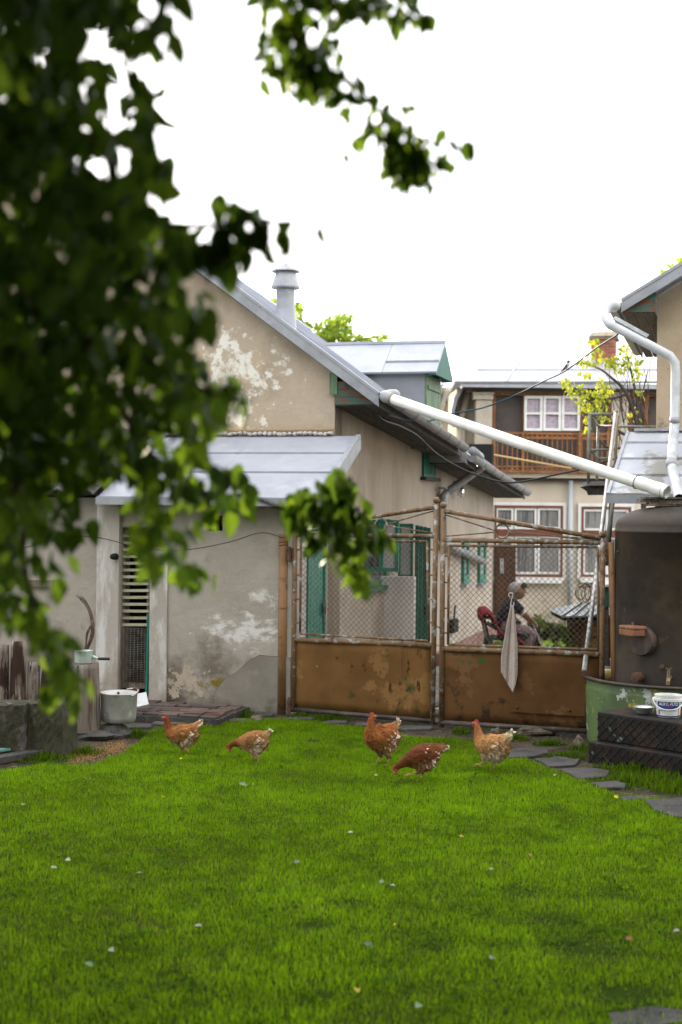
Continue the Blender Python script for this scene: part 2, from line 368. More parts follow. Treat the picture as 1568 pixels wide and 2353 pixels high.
mb.add(vs, [(2*i, 2*i+1, 2*i+3, 2*i+2) for i in range(len(ys_)-1)]); struct(mb, 'courtyard', M['yard'])
# lawn edge, as ground points
lawn_px = [(-260,1800),(-120,1792),(0,1772),(110,1752),(165,1760),(215,1756),(270,1738),(310,1715),(345,1686),(385,1668),(480,1657),(600,1652),(690,1659),(760,1668),(830,1668),(900,1689),(960,1694),(1050,1696),(1140,1712),(1190,1738),(1250,1762),(1310,1786),(1390,1815),(1470,1834),(1530,1842),(1760,1858)]
lawn = [tuple(G(*p).xy) for p in lawn_px]
lawn += [(4.2, 10.2), (4.2, 4.0), (-4.2, 4.0), (-4.2, 10.2)]
tufts_px = [((1180,1700),40,6),((1060,1684),22,5),((760,1652),55,12),((700,1650),40,8),((1120,1706),40,4),((1335,1722),26,9),((1440,1800),90,18),((1520,1795),70,22),((1380,1775),50,10),((1480,1772),80,10),((1560,1815),60,14),((1300,1742),50,10),((345,1640),30,8),((255,1690),26,8),((320,1690),30,9),((560,1646),50,6),((100,1745),90,12),((200,1732),40,9),((1020,1610),10,14),((1015,1650),14,10),((880,1676),30,4),((1262,1712),36,4)]
slabs_px = [[(1165,1729),(1215,1722),(1258,1724),(1262,1737),(1225,1744),(1172,1746)],[(1226,1748),(1290,1744),(1332,1750),(1322,1763),(1262,1766)],[(1288,1774),(1350,1769),(1402,1777),(1392,1790),(1330,1795)],[(1352,1806),(1415,1800),(1442,1807),(1436,1816),(1380,1816)],[(1482,1846),(1575,1838),(1640,1846),(1660,1885),(1560,1886),(1506,1868)],[(1398,2330),(1490,2318),(1570,2324),(1590,2352),(1470,2368),(1402,2362)],[(1415,1832),(1490,1828),(1500,1836),(1440,1842)]]
slab_lab = ['dark grey stepping stone behind the rightmost hen, farthest of the path','second stepping stone from the gate, beside the meshed step','wide stepping stone in front of the black meshed step','thin grass-covered stepping stone next to small pebbles','large pale stepping stone at the right edge of the lawn','brownish stepping stone in the bottom right corner of the lawn','narrow overgrown stepping stone behind the large pale one']
slab_poly = []
for i, (pp, lab) in enumerate(zip(slabs_px, slab_lab)):
    pts = [G(*p) for p in pp]; c = sum(pts, V(0,0,0))/len(pts); z = .024 if i < 5 else .010
    out = []
    for k in range(len(pts)):
        a, b = pts[k], pts[(k+1) % len(pts)]
        for j in range(4):
            t = j/4; q = a.lerp(b, t); q = c+(q-c)*(1+random.uniform(-.035, .035)); out.append(q+V(0,0,z+random.uniform(-.004,.004)))
    slab_poly.append([(p.x, p.y) for p in pts])
    mb = MB(); mb.slab(out[::-1], .07, V(0,0,1))
    mb.f[0] = mb.f[0][::-1]; mb.f[1] = mb.f[1][::-1]; mb.f[2:] = [f[::-1] for f in mb.f[2:]]
    solo(mb, 'stepping_stone', M['slabstone'], lab, 'stepping stone', (c.x, c.y, 0), 'stepping stones in the lawn', bevel=.008)
# ------------------------------------------------------------- grass
M['under'] = mk('lawn_thatch', (.035,.06,.006), [((.045,.036,.018), 2.2, .54, .66), ((.025,.045,.004), 9, .5, .66)], rough=.95, spec=.02, bump=(30, .8, .03))
mb = MB(); mb.add([V(x, y, .004) for x, y in lawn], [tuple(range(len(lawn)-1, -1, -1))]); struct(mb, 'lawn_soil', M['under'])
def blades(pts, L, Wd, lean, col, name, mat, kind='stuff', org=(0,0,0), parent=None):
    m = len(pts); a = rng.uniform(0, 6.283, m); tilt = rng.normal(0, lean, m)
    X = np.stack([np.sin(tilt)*np.cos(a), np.sin(tilt)*np.sin(a), np.cos(tilt)], 1)
    Z = np.stack([np.cos(a+.3*rng.normal(size=m)), np.sin(a), np.zeros(m)+.001], 1)
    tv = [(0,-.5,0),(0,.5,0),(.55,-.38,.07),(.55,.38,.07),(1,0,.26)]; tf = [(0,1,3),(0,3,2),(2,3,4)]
    me = cloud_mesh(name, tv, tf, pts, X, Z, L, Wd, col, org, mat, (.55,.55,.95,.95,1.2))  # blades darkened at the root: shade near the soil painted into the colour
    o = link_mesh(name, me, parent, kind); return o
def vnoise(x, y, s, seed):
    r = np.random.default_rng(seed); g = r.random((64, 64)); X = (x/s) % 63; Y = (y/s) % 63
    i = X.astype(int); j = Y.astype(int); u = X-i; v = Y-j; u = u*u*(3-2*u); v = v*v*(3-2*v)
    return g[i,j]*(1-u)*(1-v)+g[i+1,j]*u*(1-v)+g[i,j+1]*(1-u)*v+g[i+1,j+1]*u*v
def inpoly_np(x, y, poly):
    c = np.zeros(len(x), bool); j = len(poly)-1
    for i in range(len(poly)):
        xi, yi = poly[i]; xj, yj = poly[j]
        if yi != yj: c ^= ((yi > y) != (yj > y)) & (x < (xj-xi)*(y-yi)/(yj-yi)+xi)
        j = i
    return c
NB = 900000
gx = rng.uniform(-4.1, 4.1, NB); gy = 5.0 + (rng.random(NB)**.92)*9.6
edge = .10*(vnoise(gx+50, gy+50, .25, 3)-.5)
keep = inpoly_np(gx, gy+edge*3, lawn) & (np.abs(gx) < gy*.25+.35)
for poly in slab_poly: keep &= ~(inpoly_np(gx, gy, poly) & (rng.random(NB) < .90))
nn = .55*vnoise(gx+70, gy+70, .55, 1)+.45*vnoise(gx+70, gy+70, .16, 2)
bare = np.zeros(NB)
for (px, py, rx, ry, k) in [(1350,2180,120,40,.62),(1260,2120,90,25,.5),(720,2130,60,16,.55),(1440,2290,110,30,.62),(800,2080,70,14,.4),(1200,2050,90,20,.35),(990,2180,70,16,.4),(1410,2060,60,16,.45),(720,1705,22,4,.7)]:
    c = G(px, py); e = abs(G(px, py+ry).y-c.y)+.02; w = abs(G(px+rx, py).x-c.x)
    bare = np.maximum(bare, (k+.14)*np.clip(1.25-np.sqrt(((gx-c.x)/w)**2+((gy-c.y)/e)**2), 0, 1))
keep &= rng.random(NB) > np.clip((bare*1.6-.25)*(.4+1.5*nn), 0, .97)
gx, gy, nn, bare = gx[keep], gy[keep], nn[keep], bare[keep]; m = len(gx)
fine = vnoise(gx+20, gy+20, .07, 9)
L = (.018+.024*rng.random(m))*(.62+.72*nn+.15*fine)*(1-.5*bare)
Wd = .0022+.0021*rng.random(m)
k = rng.random(m)[:, None]
col = np.array([.074,.180,.003])*(1-k)+np.array([.195,.335,.006])*k
big_ = vnoise(gx+31, gy+77, 1.1, 17)
col = col*(.30+.62*nn[:, None]+.38*fine[:, None]+.26*big_[:, None]+.04)  # patch noise also paints the darkness between tufts into the colour
dry = rng.random(m) < .03; col[dry] = np.array([.20,.17,.06])
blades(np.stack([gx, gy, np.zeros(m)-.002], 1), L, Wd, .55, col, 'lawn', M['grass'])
# low clover and plantain rosettes scattered through the lawn
cpts = []; cl = []
for _ in range(420):
    cx, cy = rng.uniform(-3.6, 3.6), rng.uniform(5.2, 13.2)
    if not inpoly(cx, cy, lawn) or any(inpoly(cx, cy, s) for s in slab_poly): continue
    for _ in range(int(rng.integers(8, 26))): cpts.append((cx+rng.normal()*.05, cy+rng.normal()*.05, .012)); cl.append(rng.uniform(.02, .042))
cpts = np.array(cpts); cl = np.array(cl); mc = len(cpts)
Xc = rng.normal(size=(mc,3))*np.array([1,1,.25])+np.array([0,0,.35]); Zc = rng.normal(size=(mc,3))*.4+np.array([0,0,1.]); kc = rng.random((mc,1))
me = cloud_mesh('clover', *leaf_tpl(.2,.1,(.8,1.0,.7)), cpts, Xc, Zc, cl, cl*.62, (np.array([.030,.085,.006])*(1-kc)+np.array([.075,.15,.012])*kc), (0,0,0), M['grass']); link_mesh('clover', me, None, 'stuff')

# taller weeds along the path, the gate and the wall foot
pp = []; ll = []
for (c, rx, hh) in tufts_px:
    for _ in range(int(rx*15)):
        r = random.random()**.8*1.15; a = random.uniform(0, 6.28)
        q = G(c[0]+rx*r*math.cos(a), c[1]+hh*.9*r*math.sin(a))
        if any(inpoly(q.x, q.y, s) for s in slab_poly): continue
        pp.append(tuple(q)); ll.append(random.uniform(.015, .095)*(.5+.5*random.random())*(1.15-r*.5)*(1 if c[0] < 1340 else 1.25))
pp = np.array(pp); ll = np.array(ll); m = len(pp); k = rng.random(m)[:, None]
col = (np.array([.035,.085,.004])*(1-k)+np.array([.095,.165,.006])*k)*(.7+.5*rng.random((m,1)))
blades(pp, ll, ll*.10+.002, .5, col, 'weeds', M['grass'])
# ------------------------------------------------------------- main house
house = thing('plastered_house', 'old plastered house with grey sheet metal roof, dormer and green shutters', 'house', P0)
RW = -3.6; LW = -7.6
def zroofL(w): return zr(RW, 0) - .73*(RW-w)
mb = MB(); th = .3
poly = [(LW,0),(0,0),(0,3.33+.73*.5-.14),(RW,zr(RW,0)-.16),(LW,zroofL(LW)-.16)]
pts = [H(0, w, z) for w, z in poly]
mb.slab(pts, .3, -A)
part(mb, 'gable_wall', M['gable'], house)
# side wall with window opening
def wall_holes(mb, o, u, n, width, zbot, ztop, holes, depth=.22):
    u = Vector(u); n = Vector(n); o = Vector(o)
    xs = sorted({0, width, *[h[0] for h in holes], *[h[1] for h in holes]})
    zs = sorted({0.0, 1.0}); 
    def q(x, z, d=0): return o+u*x-n*d+V(0,0,z)
    zt = lambda x: ztop[0]+(ztop[1]-ztop[0])*x/width
    zb = lambda x: zbot[0]+(zbot[1]-zbot[0])*x/width
    for x0, x1 in zip(xs[:-1], xs[1:]):
        hs = sorted([h for h in holes if h[0] <= x0+1e-6 and h[1] >= x1-1e-6], key=lambda h: h[2])
        lo = None
        spans = []
        cur = (zb(x0), zb(x1))
        for h in hs:
            spans.append((cur, (h[2], h[2]))); cur = (h[3], h[3])
        spans.append((cur, (zt(x0), zt(x1))))
        for a, b in spans:
            mb.add([q(x0,a[0]), q(x1,a[1]), q(x1,b[1]), q(x0,b[0])], [(0,1,2,3)])
    for x0, x1, z0, z1 in holes:
        for (a, b) in (((x0,z0),(x0,z1)), ((x0,z1),(x1,z1)), ((x1,z1),(x1,z0)), ((x1,z0),(x0,z0))):
            mb.add([q(*a), q(*b), q(*b, depth), q(*a, depth)], [(0,1,2,3)])
    return mb
t1, w1, z1_ = tw(HW(838, 1200, 0)); t2, _, zt2 = tw(HW(905, 1200, 0)); _, _, zb2 = tw(HW(870, 1315, 0))
wx0, wx1 = 1.35, 2.75
mb = MB(); wall_holes(mb, H(0,0,0), A, B, 11.24, (-.3,-.6), (3.22,3.22+sag(11.24)), [(wx0, wx1, 1.12, 1.95)])
part(mb, 'side_wall', M['sidewall'], house)
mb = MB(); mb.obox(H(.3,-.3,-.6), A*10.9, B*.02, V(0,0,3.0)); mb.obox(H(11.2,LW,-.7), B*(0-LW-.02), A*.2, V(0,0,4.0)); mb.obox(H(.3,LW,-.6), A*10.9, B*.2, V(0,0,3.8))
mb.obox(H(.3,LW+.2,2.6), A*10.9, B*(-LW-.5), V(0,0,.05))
part(mb, 'dark_lining', M['black'], house)  # near-black lining, the dark indoors put into its colour
# roof: sheets as separate panels on both slopes
ts = [-.13,.55,1.2,1.85,2.5,3.15,3.8,4.45,5.04]; 
def roof_panel(ta, tb, wa, wb, f, par=house, dz=0.0, mat='roof', H=H):
    mb = MB(); p = [H(ta,wa,f(wa,ta)+dz), H(ta,wb,f(wb,ta)+dz), H(tb,wb,f(wb,tb)+dz), H(tb,wa,f(wa,tb)+dz)]
    n = (p[1]-p[0]).cross(p[3]-p[0]).normalized()
    if n.z < 0: n = -n; p = p[::-1]
    mb.slab(p, .05, n)
    e0 = [H(ta+.012,wa,f(wa,ta)+dz+.012), H(ta+.012,wb,f(wb,ta)+dz+.012)]
    mb.beam(e0[0], e0[1], .018, .028, n)
    return part(mb, 'roof_panel', M[mat], par)
for a, b in zip(ts[:-1], ts[1:]):
    for wa, wb in ((.5,-.9),(-.905,-2.2),(-2.205,RW)):
        roof_panel(a, b-.003, wa, wb, zr)
zr2 = lambda w, t: 3.25+.73*(.56-w)+sag(t)
ts2 = [5.12,6.2,7.3,8.4,9.5,10.5,11.5]
for a, b in zip(ts2[:-1], ts2[1:]):
    for wa, wb in ((.56,-1.4),(-1.405,RW)): roof_panel(a, b-.003, wa, wb, zr2)
mb = MB(); mb.slab([H(-.13,RW-.004,zr(RW,0)), H(11.5,RW-.004,zr(RW,0)+sag(11.5)), H(11.5,LW-.4,zroofL(LW-.4)+sag(11.5)), H(-.13,LW-.4,zroofL(LW-.4))][::-1], .05)
part(mb, 'back_roof', M['roof'], house)
# verge trim along the gable
def band(p, q, drop, th, n):
    p, q = Vector(p), Vector(q); return MB().obox(p-V(0,0,drop), q-p, V(0,0,drop), Vector(n)*th)
mb = band(H(-.135,.53,zr(.53,0)+.012), H(-.135,RW,zr(RW,0)+.012), .135, .018, -A)
mb.beam(H(-.13,.53,zr(.53,0)+.018), H(-.13,RW,zr(RW,0)+.018), .06, .03, (0,0,1))
part(mb, 'verge_trim', M['verge'], house, smooth=False)
mb = band(H(5.10,.58,zr2(.58,5.1)+.012), H(5.10,-.5,zr2(-.5,5.1)+.012), .16, .018, -A)
mb.add([H(5.09,.56,zr2(.56,5.1)-.14), H(5.09,.0,zr2(.56,5.1)-.14), H(5.09,.0,zr2(.0,5.1)-.14)], [(0,1,2)])
part(mb, 'verge_trim', M['verge'], house)
# eave box end boards, soffit boards, gutters
ze = 3.33-.10
for k in range(3):
    z0 = 3.22+k*.085; wr = .47-max(0, (k*.085-.02))/.73*1.0; wr2 = .47-max(0, ((k+1)*.085-.02))/.73
    mb = MB(); mb.slab([H(-.03-.004*k,.004,z0), H(-.03-.004*k,max(wr,.05),z0), H(-.03-.004*k,max(wr2,.03),z0+.082), H(-.03-.004*k,.004,z0+.082)], .025, -A)
    part(mb, 'eave_board', M['greenboard'], house)
mb = MB(); mb.obox(H(-.045,-.05,3.33), B*.085, V(0,0,.24), A*.02); part(mb, 'eave_board', M['mossgreen'], house)
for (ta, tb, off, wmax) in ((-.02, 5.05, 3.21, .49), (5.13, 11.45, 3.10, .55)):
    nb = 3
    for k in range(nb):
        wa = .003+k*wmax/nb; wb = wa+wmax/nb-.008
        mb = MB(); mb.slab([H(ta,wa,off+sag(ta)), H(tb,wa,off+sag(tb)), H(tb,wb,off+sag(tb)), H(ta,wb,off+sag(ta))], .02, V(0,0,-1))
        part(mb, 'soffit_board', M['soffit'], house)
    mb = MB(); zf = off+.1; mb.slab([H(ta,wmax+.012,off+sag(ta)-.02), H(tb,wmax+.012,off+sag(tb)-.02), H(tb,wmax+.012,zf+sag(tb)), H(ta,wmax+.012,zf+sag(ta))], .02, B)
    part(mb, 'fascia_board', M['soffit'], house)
    mb = MB()
    n = 12; r = .068; pts = []
    seg = 7
    for i in range(seg+1):
        t = ta+.0+(tb-ta-.25)*i/seg; z = off+.115+sag(t)
        for kk in range(n+1):
            a = math.pi*kk/n; pts.append(H(t, wmax+.095-r*math.cos(a), z-r*math.sin(a)*1.25))
    fs = []
    for i in range(seg):
        for kk in range(n): a = i*(n+1)+kk; fs += [(a, a+n+1, a+n+2, a+1)]
    mb.add(pts, fs); mb.add(pts[:n+1], [tuple(range(n+1))]); mb.add(pts[-n-1:], [tuple(range(n+1))])
    for i in range(0, seg+1, 1):
        t = ta+(tb-ta-.25)*i/seg; z = off+.115+sag(t)
        mb.tube([H(t, wmax+.095-.072*math.cos(math.pi*q/8), z-.072*1.25*math.sin(math.pi*q/8)) for q in range(9)], .007, 5)
    part(mb, 'gutter', M['gutter'], house, smooth=True)
# downpipe from the second gutter, kinked back to the wall, with a stray diagonal at its foot
pa = HW(1092, 1048, .64)
dp = [HW(1086,1036,.62), HW(1103,1050,.66), HW(1106,1072,.62)+V(0,0,-.01), HW(1030,1130,.12), HW(1019,1142,.10), HW(1018,1160,.10), HW(1017,1240,.10)]
dpt = dp[-1]; tq, wq, zq = tw(dpt)
pts = [*dp[:5], H(tq,.10,zq+.45), H(tq,.10,zq+.0), H(tq,.12,zq-.05)]
mb = MB(); mb.tube(dp[:5]+[H(tw(dp[5])[0],.1,tw(dp[5])[2]), H(tq,.1,zq)], .066, 12)
d2 = HW(1112, 1291, .12)
mb.tube([H(tq,.1,zq+.01), H(tq+.12,.1,zq-.06), d2], .06, 12)
for q in (.15, -.1):
    mb.tube([H(tq,.1,zq+.6+q), H(tq,.1,zq+.63+q)], .072, 12)
part(mb, 'downpipe', M['gutter'], house, smooth=True)
# dormer
tc = 4.45; hw_ = .62
zap = tw(HT(1023, 787, tc)); znr = tw(HT(1003, 853, tc-hw_))
wf = .5*(zap[1]+znr[1]); zA = zap[2]; zE = znr[2]
wfw = wf-.17
dm = MB(); wb = .5-(zA-3.33-sag(tc))/.73-.15
mbw = MB()
def dsl(ta, tb, za, zb, w0, w1):
    p = [H(ta,w0,za), H(ta,w1,za), H(tb,w1,zb), H(tb,w0,zb)]
    n = (p[1]-p[0]).cross(p[3]-p[0]).normalized()
    if n.z < 0: p = p[::-1]
    return p
mbw.slab([H(tc-.5,wfw,2.9), H(tc-.5,-1.6,2.9), H(tc-.5,-1.6,zE+.08), H(tc-.5,wfw,zE+.08)][::-1], .05)
mbw.slab([H(tc+.5,wfw,2.9), H(tc+.5,-1.6,2.9), H(tc+.5,-1.6,zE+.08), H(tc+.5,wfw,zE+.08)], .05)
dormer = part(mbw, 'dormer', M['dormer_grey'], house)
mid = .35
for (ta, tb) in ((tc, tc-hw_), (tc, tc+hw_)):
    for w0, w1 in ((wf, wf-.75), (wf-.755, wb)):
        mb = MB(); mb.slab(dsl(ta, tb, zA, zE, w0, w1), .03)
        part(mb, 'roof_panel', M['roof'], dormer)
    zz = zE+(zA-zE)*.33; tt = tb+(ta-tb)*.33
    mb = MB(); mb.beam(H(tt,wf,zz+.012), H(tt,wf-.75,zz+.012), .018, .022); part(mb, 'seam', M['verge'], dormer)
mb = MB(); mb.beam(H(tc,wf+.005,zA+.012), H(tc,wb,zA+.012), .05, .04); part(mb, 'ridge_cap', M['roof'], dormer)
mb = MB(); mb.slab([H(tc-hw_,wf,zE-.03), H(tc,wf,zA-.03), H(tc+hw_,wf,zE-.03), H(tc+hw_-.05,wf-.16,zE-.04), H(tc,wf-.16,zA-.05), H(tc-hw_+.05,wf-.16,zE-.04)], .015, V(0,0,1)); part(mb, 'gable_soffit', M['green_dark'], dormer)
npl = 6
for k in range(npl):
    ta = tc-.5+k*1.0/npl; tb = ta+1.0/npl-.012
    zt = lambda t: zA-.06-(zA-zE)*abs(t-tc)/hw_
    mb = MB(); mb.slab([H(ta,wfw+.02,2.9), H(tb,wfw+.02,2.9), H(tb,wfw+.02,zE-.02), H(ta,wfw+.02,zE-.02)], .03, B); part(mb, 'plank', M['mossgreen'], dormer)
    mb = MB(); mb.slab([H(ta,wfw+.03,zE-.0), H(tb,wfw+.03,zE-.0), H(tb,wfw+.03,zt(tb)), H(ta,wfw+.03,zt(ta))], .03, B); part(mb, 'plank', M['green_dark'], dormer)
mb = MB(); mb.obox(H(tc-.46,wfw+.021,zE-.22), A*.9, B*.02, V(0,0,.05)); mb.obox(H(tc-.46,wfw+.021,3.2), A*.9, B*.02, V(0,0,.05)); part(mb, 'ledger', M['mossgreen'], dormer)
# roof vent
vb = HT(656, 735, .45); vt, vw, vz = tw(vb); s_ = vb.y/FPX
mb = MB(); zb = zr(vw, vt)
def vv(py): return HT(656, py, vt).z
mb.lathe([(.105*1.0, zb-.25), (.105, vv(655))], H(vt,vw,0), 20)
vent = part(mb, 'vent_pipe', M['pipe_grey'], house, smooth=True)
mb = MB(); mb.lathe([(.13,zb-.12),(.115,zb+.16)], H(vt,vw,0), 20); part(mb, 'flashing', M['roof'], vent, smooth=True)
mb = MB(); mb.lathe([(.10,vv(664)),(.162,vv(663)),(.165,vv(660)),(.115,vv(628)),(.108,vv(622)),(.06,vv(622))], H(vt,vw,0), 24); part(mb, 'collar', M['pipe_grey'], vent, smooth=False)
mb = MB(); mb.lathe([(.0,vv(604)),(.155,vv(622)),(.162,vv(625)),(.0,vv(618))], H(vt,vw,0), 24); part(mb, 'rain_cap', M['gutter'], vent)
# window on the side wall with two casements flung open
def frame_quad(mb, o, u, v, W_, H_, b, th, n):
    o, u, v, n = map(Vector, (o, u, v, n))
    mb.obox(o, u*W_, v*b, n*th); mb.obox(o+v*(H_-b), u*W_, v*b, n*th)
    mb.obox(o+v*b, u*b, v*(H_-2*b), n*th); mb.obox(o+v*b+u*(W_-b), u*b, v*(H_-2*b), n*th); return mb
M['pane_pale'] = mk('pale_window_glass', (.34,.34,.33), [((.42,.42,.41), 3, .45, .65)], rough=.12, spec=.5)  # reflections and the pale view through the glass put into the colour
M['pane_dark'] = mk('dark_window_glass', (.05,.055,.055), [((.14,.145,.145), 2.5, .45, .62, {'stretch': (6,6,.6)})], rough=.08, spec=.6)
ZU = V(0,0,1)
mb = MB(); frame_quad(mb, H(wx0,-.09,1.12), A, ZU, wx1-wx0, .83, .07, .06, B); fr = part(mb, 'window_frame', M['green'], house)
mb = MB(); mb.obox(H(wx0+.07,-.06,1.19), A*(wx1-wx0-.14), ZU*.69, B*.01); part(mb, 'pane', M['pane_dark'], fr)
mb = MB(); mb.obox(H(wx0-.05,-.05,1.07), A*(wx1-wx0+.1), ZU*.05, B*.10); part(mb, 'sill', M['green_dark'], house)
for (pxa, pxb, pya, pyb, tt, mull) in ((838, 917, 1194, 1312, 1.75, True), (916, 950, 1203, 1325, 3.0, False)):
    a = HT(pxa, pyb, tt); b = HT(pxb, pyb, tt); c = HT(pxa, pya, tt); w_ = (b-a).length; h_ = c.z-a.z
    ua = (b-a); ua.z = 0; ua.normalize()
    mb = MB(); frame_quad(mb, a, ua, ZU, w_, h_, .045 if mull else .032, .035, -A)
    if mull: mb.obox(a+ua*(w_*.44)+ZU*.046, ua*.05, ZU*(h_-.092), -A*.035)
    cs = part(mb, 'casement', M['green'], house)
    mb = MB(); mb.obox(a+ua*.03+ZU*.03-A*.012, ua*(w_*(.44 if mull else 1)-.04), ZU*(h_-.06), -A*.008); part(mb, 'pane', M['pane_dark'] if mull else M['pane_pale'], cs)
    if mull:
        mb = MB(); mb.obox(a+ua*(w_*.44+.05)+ZU*.03-A*.012, ua*(w_*.56-.08), ZU*(h_-.06), -A*.008); part(mb, 'pane', M['pane_pale'], cs)
# whitewashed porch wall, brown post and open green door below the window
a = HT(800, 1495, 2.45); b = HT(950, 1495, 2.45); c = HT(950, 1326, 2.45)
ub = (b-a); ub.z = 0
mb = MB(); mb.obox(V(a.x, a.y, -.4), ub, V(0,0,c.z+.4), A*.12); part(mb, 'porch_wall', mk('porch_whitewash', (.66,.62,.58), [((.52,.48,.44), 2, .44, .66, {'stretch': (1,1,.4)})], bump=(40,.4,.01), **plast), house)
a = HT(804, 1478, 2.4); b = HT(878, 1478, 2.4); c = HT(804, 1380, 2.4); ub = b-a; ub.z = 0
mb = MB(); mb.obox(V(a.x,a.y,a.z), ub, V(0,0,c.z-a.z), -A*.02); part(mb, 'pink_panel', mk('pinkish_panel', (.27,.215,.20), [((.22,.17,.16), 6, .45, .65)]), house)
mb = MB(); mb.tube([HT(796,1490,2.3), HT(797,1300,2.3)], .03, 10); part(mb, 'brown_post', M['oldwood'], house, smooth=True)
a = HT(951, 1500, 2.9); b = HT(987, 1500, 2.9); c = HT(951, 1207, 2.9); ub = b-a; ub.z = 0; wd = ub.length; ub.normalize(); h_ = c.z-a.z
mb = MB(); mb.obox(a+ub*0, ub*wd, ZU*.02, A*.02); door = part(mb, 'door', M['green'], house)
for k in range(4):
    mb = MB(); mb.obox(a+ub*(wd*k/4+.003)+ZU*.02, ub*(wd/4-.006), ZU*(h_-.02-.01*k), A*.03); part(mb, 'plank', M['green_dark'], door)
mb = MB(); mb.box(a+ub*wd*.7+ZU*.55-A*.012, .02, .03, .09); part(mb, 'handle', M['black'], door)
# shutter box high on the wall and the two narrow green windows
a = tw(HW(976, 1060, .04))[0]; b = tw(HW(1003, 1060, .04))[0]; zz0 = HW(985, 1096, .04).z; zz1 = HW(985, 1036, .04).z
mb = MB(); frame_quad(mb, H(a,.0,zz0), A, ZU, b-a, zz1-zz0+.1, .04, .035, B); sh = part(mb, 'shutter', M['green'], house)
for k in range(5):
    mb = MB(); mb.obox(H(a+.045+k*(b-a-.09)/5,.003,zz0+.045), A*((b-a-.09)/5-.008), ZU*(zz1-zz0), B*.022); part(mb, 'plank', M['mossgreen'] if k == 4 else M['green_dark'], sh)
mb = MB(); mb.obox(H(a-.1,.0,zz0-.05), A*(b-a+.2), ZU*.045, B*.09); part(mb, 'sill', M['soffit'], house)
for pxa, pxb in ((1060, 1073), (1097, 1112)):
    a = tw(HW(pxa, 1290, .0))[0]; b = tw(HW(pxb, 1290, .0))[0]; z0 = HW(pxa, 1340, 0).z; z1 = HW(pxa, 1237, 0).z
    mb = MB(); frame_quad(mb, H(a,.0,z0), A, ZU, b-a, z1-z0, .12, .05, B); wf_ = part(mb, 'window_frame', M['green'], house)
    mb = MB(); mb.obox(H(a+.12,.0,z0+.12), A*(b-a-.24), ZU*(z1-z0-.24), B*.02); part(mb, 'pane', M['pane_pale'], wf_)
    mb = MB(); mb.obox(H(a-.06,.0,z0-.05), A*(b-a+.12), ZU*.045, B*.1); part(mb, 'sill', M['gutter'], house)
mb = MB(); mb.slab([H(5.7,0,-.6), H(11.2,0,-.6), H(11.2,0,-.08), H(5.7,0,-.06)], .1, B); mb.v = [v+B*.1 for v in mb.v]; part(mb, 'plinth', M['pinkplinth'], house)
p = HW(1036, 1435, .0); q = tw(p)
mb = MB(); mb.obox(H(q[0]-.2,.001,q[2]-.12), A*.4, B*.09, ZU*.2); mb.tube([H(q[0],.05,q[2]+.05), H(q[0]+.05,.06,q[2]+.3)], .015, 6); part(mb, 'meter_box', M['black'], house)
# lamp
q = tw(HW(1059, 1128, .12)); c = H(q[0], .12, q[2])
lamp = thing('wall_lamp', 'clear glass jar lamp on the wall under the far eave', 'lamp', c+V(0,0,.1))
mb = MB(); mb.tube([H(q[0],0,q[2]+.14), H(q[0],.1,q[2]+.14), c+V(0,0,.1)], .012, 6); mb.lathe([(.0,.11),(.035,.1),(.04,.055),(.0,.05)], c, 12); part(mb, 'socket', M['black'], lamp, smooth=True)
M['glass'] = mk('clear_glass', (.6,.62,.6), rough=.05, spec=.5); M['glass'].node_tree.nodes['Principled BSDF'].inputs['Transmission Weight'].default_value = .85
mb = MB(); mb.lathe([(.035,.055),(.055,.03),(.055,-.07),(.03,-.11),(.0,-.12)], c, 14); part(mb, 'glass_jar', M['glass'], lamp, smooth=True)
# ------------------------------------------------------------- lean-to in front of the gable
lt_o = H(TF, -.06, 0)
lean = thing('lean_to_shed', 'low plastered lean-to with grey seamed metal roof against the gable', 'shed', lt_o)
wL = -5.2; wR = -.06
def LW_(px, py): return tw(HT(px, py, TF))
hd = (LW_(277,1400)[1]-wL, LW_(345,1400)[1]-wL, .12, LW_(310,1212)[2])
hn = (LW_(477,1200)[1]-wL, LW_(512,1200)[1]-wL, LW_(490,1220)[2], LW_(490,1185)[2])
mb = MB(); wall_holes(mb, H(TF,wL,0), B, -A, wR-wL, (-.1,-.1), (2.17,2.17), [hd, hn], .24)
part(mb, 'front_wall', M['plaster'], lean)
mb = MB(); mb.obox(H(TF+.241,wL+hn[0]-.02,hn[2]-.02), B*(hn[1]-hn[0]+.04), V(0,0,hn[3]-hn[2]+.04), A*.02); part(mb, 'niche_back', M['black'], lean)  # black backing paints the shade inside the niche
mb = MB(); mb.obox(H(TF+.012,wL+hn[0]+.004,hn[2]+.004), B*.01, V(0,0,hn[3]-hn[2]-.008), A*.2); part(mb, 'niche_side', M['reveal'], lean)
# darker repaired plaster below a crack at the right foot of the wall
cr_ = [(640,1509),(596,1506),(580,1514),(564,1526),(549,1541),(536,1550),(520,1557),(508,1571),(499,1585),(490,1604)]
crp = [HT(x, y, TF-.004) for x, y in cr_]
crw = [tw(p) for p in crp]
pts = [H(TF, w_, z_) for _, w_, z_ in crw]+[H(TF, crw[-1][1]+.02, -.08), H(TF, wR-.003, -.08), H(TF, wR-.003, crw[0][2])]
mb = MB(); mb.slab([p-A*.008 for p in pts][::-1], .0075, -A); M['patchplaster'] = mk('grey_patch_plaster', (.235,.21,.175), [((.165,.15,.12), 1.6, .42, .66), ((.28,.255,.22), 5, .54, .7), ((.085,.07,.055), 2, .68, .84, {'zr': (0, .4, .3)})], bump=[(50,.4,.01)], **plast)
part(mb, 'plaster_patch', M['patchplaster'], lean)
mb = MB(); mb.tube([p-A*.004 for p in pts[:-3]], .0035, 5); part(mb, 'crack', M['black'], lean)
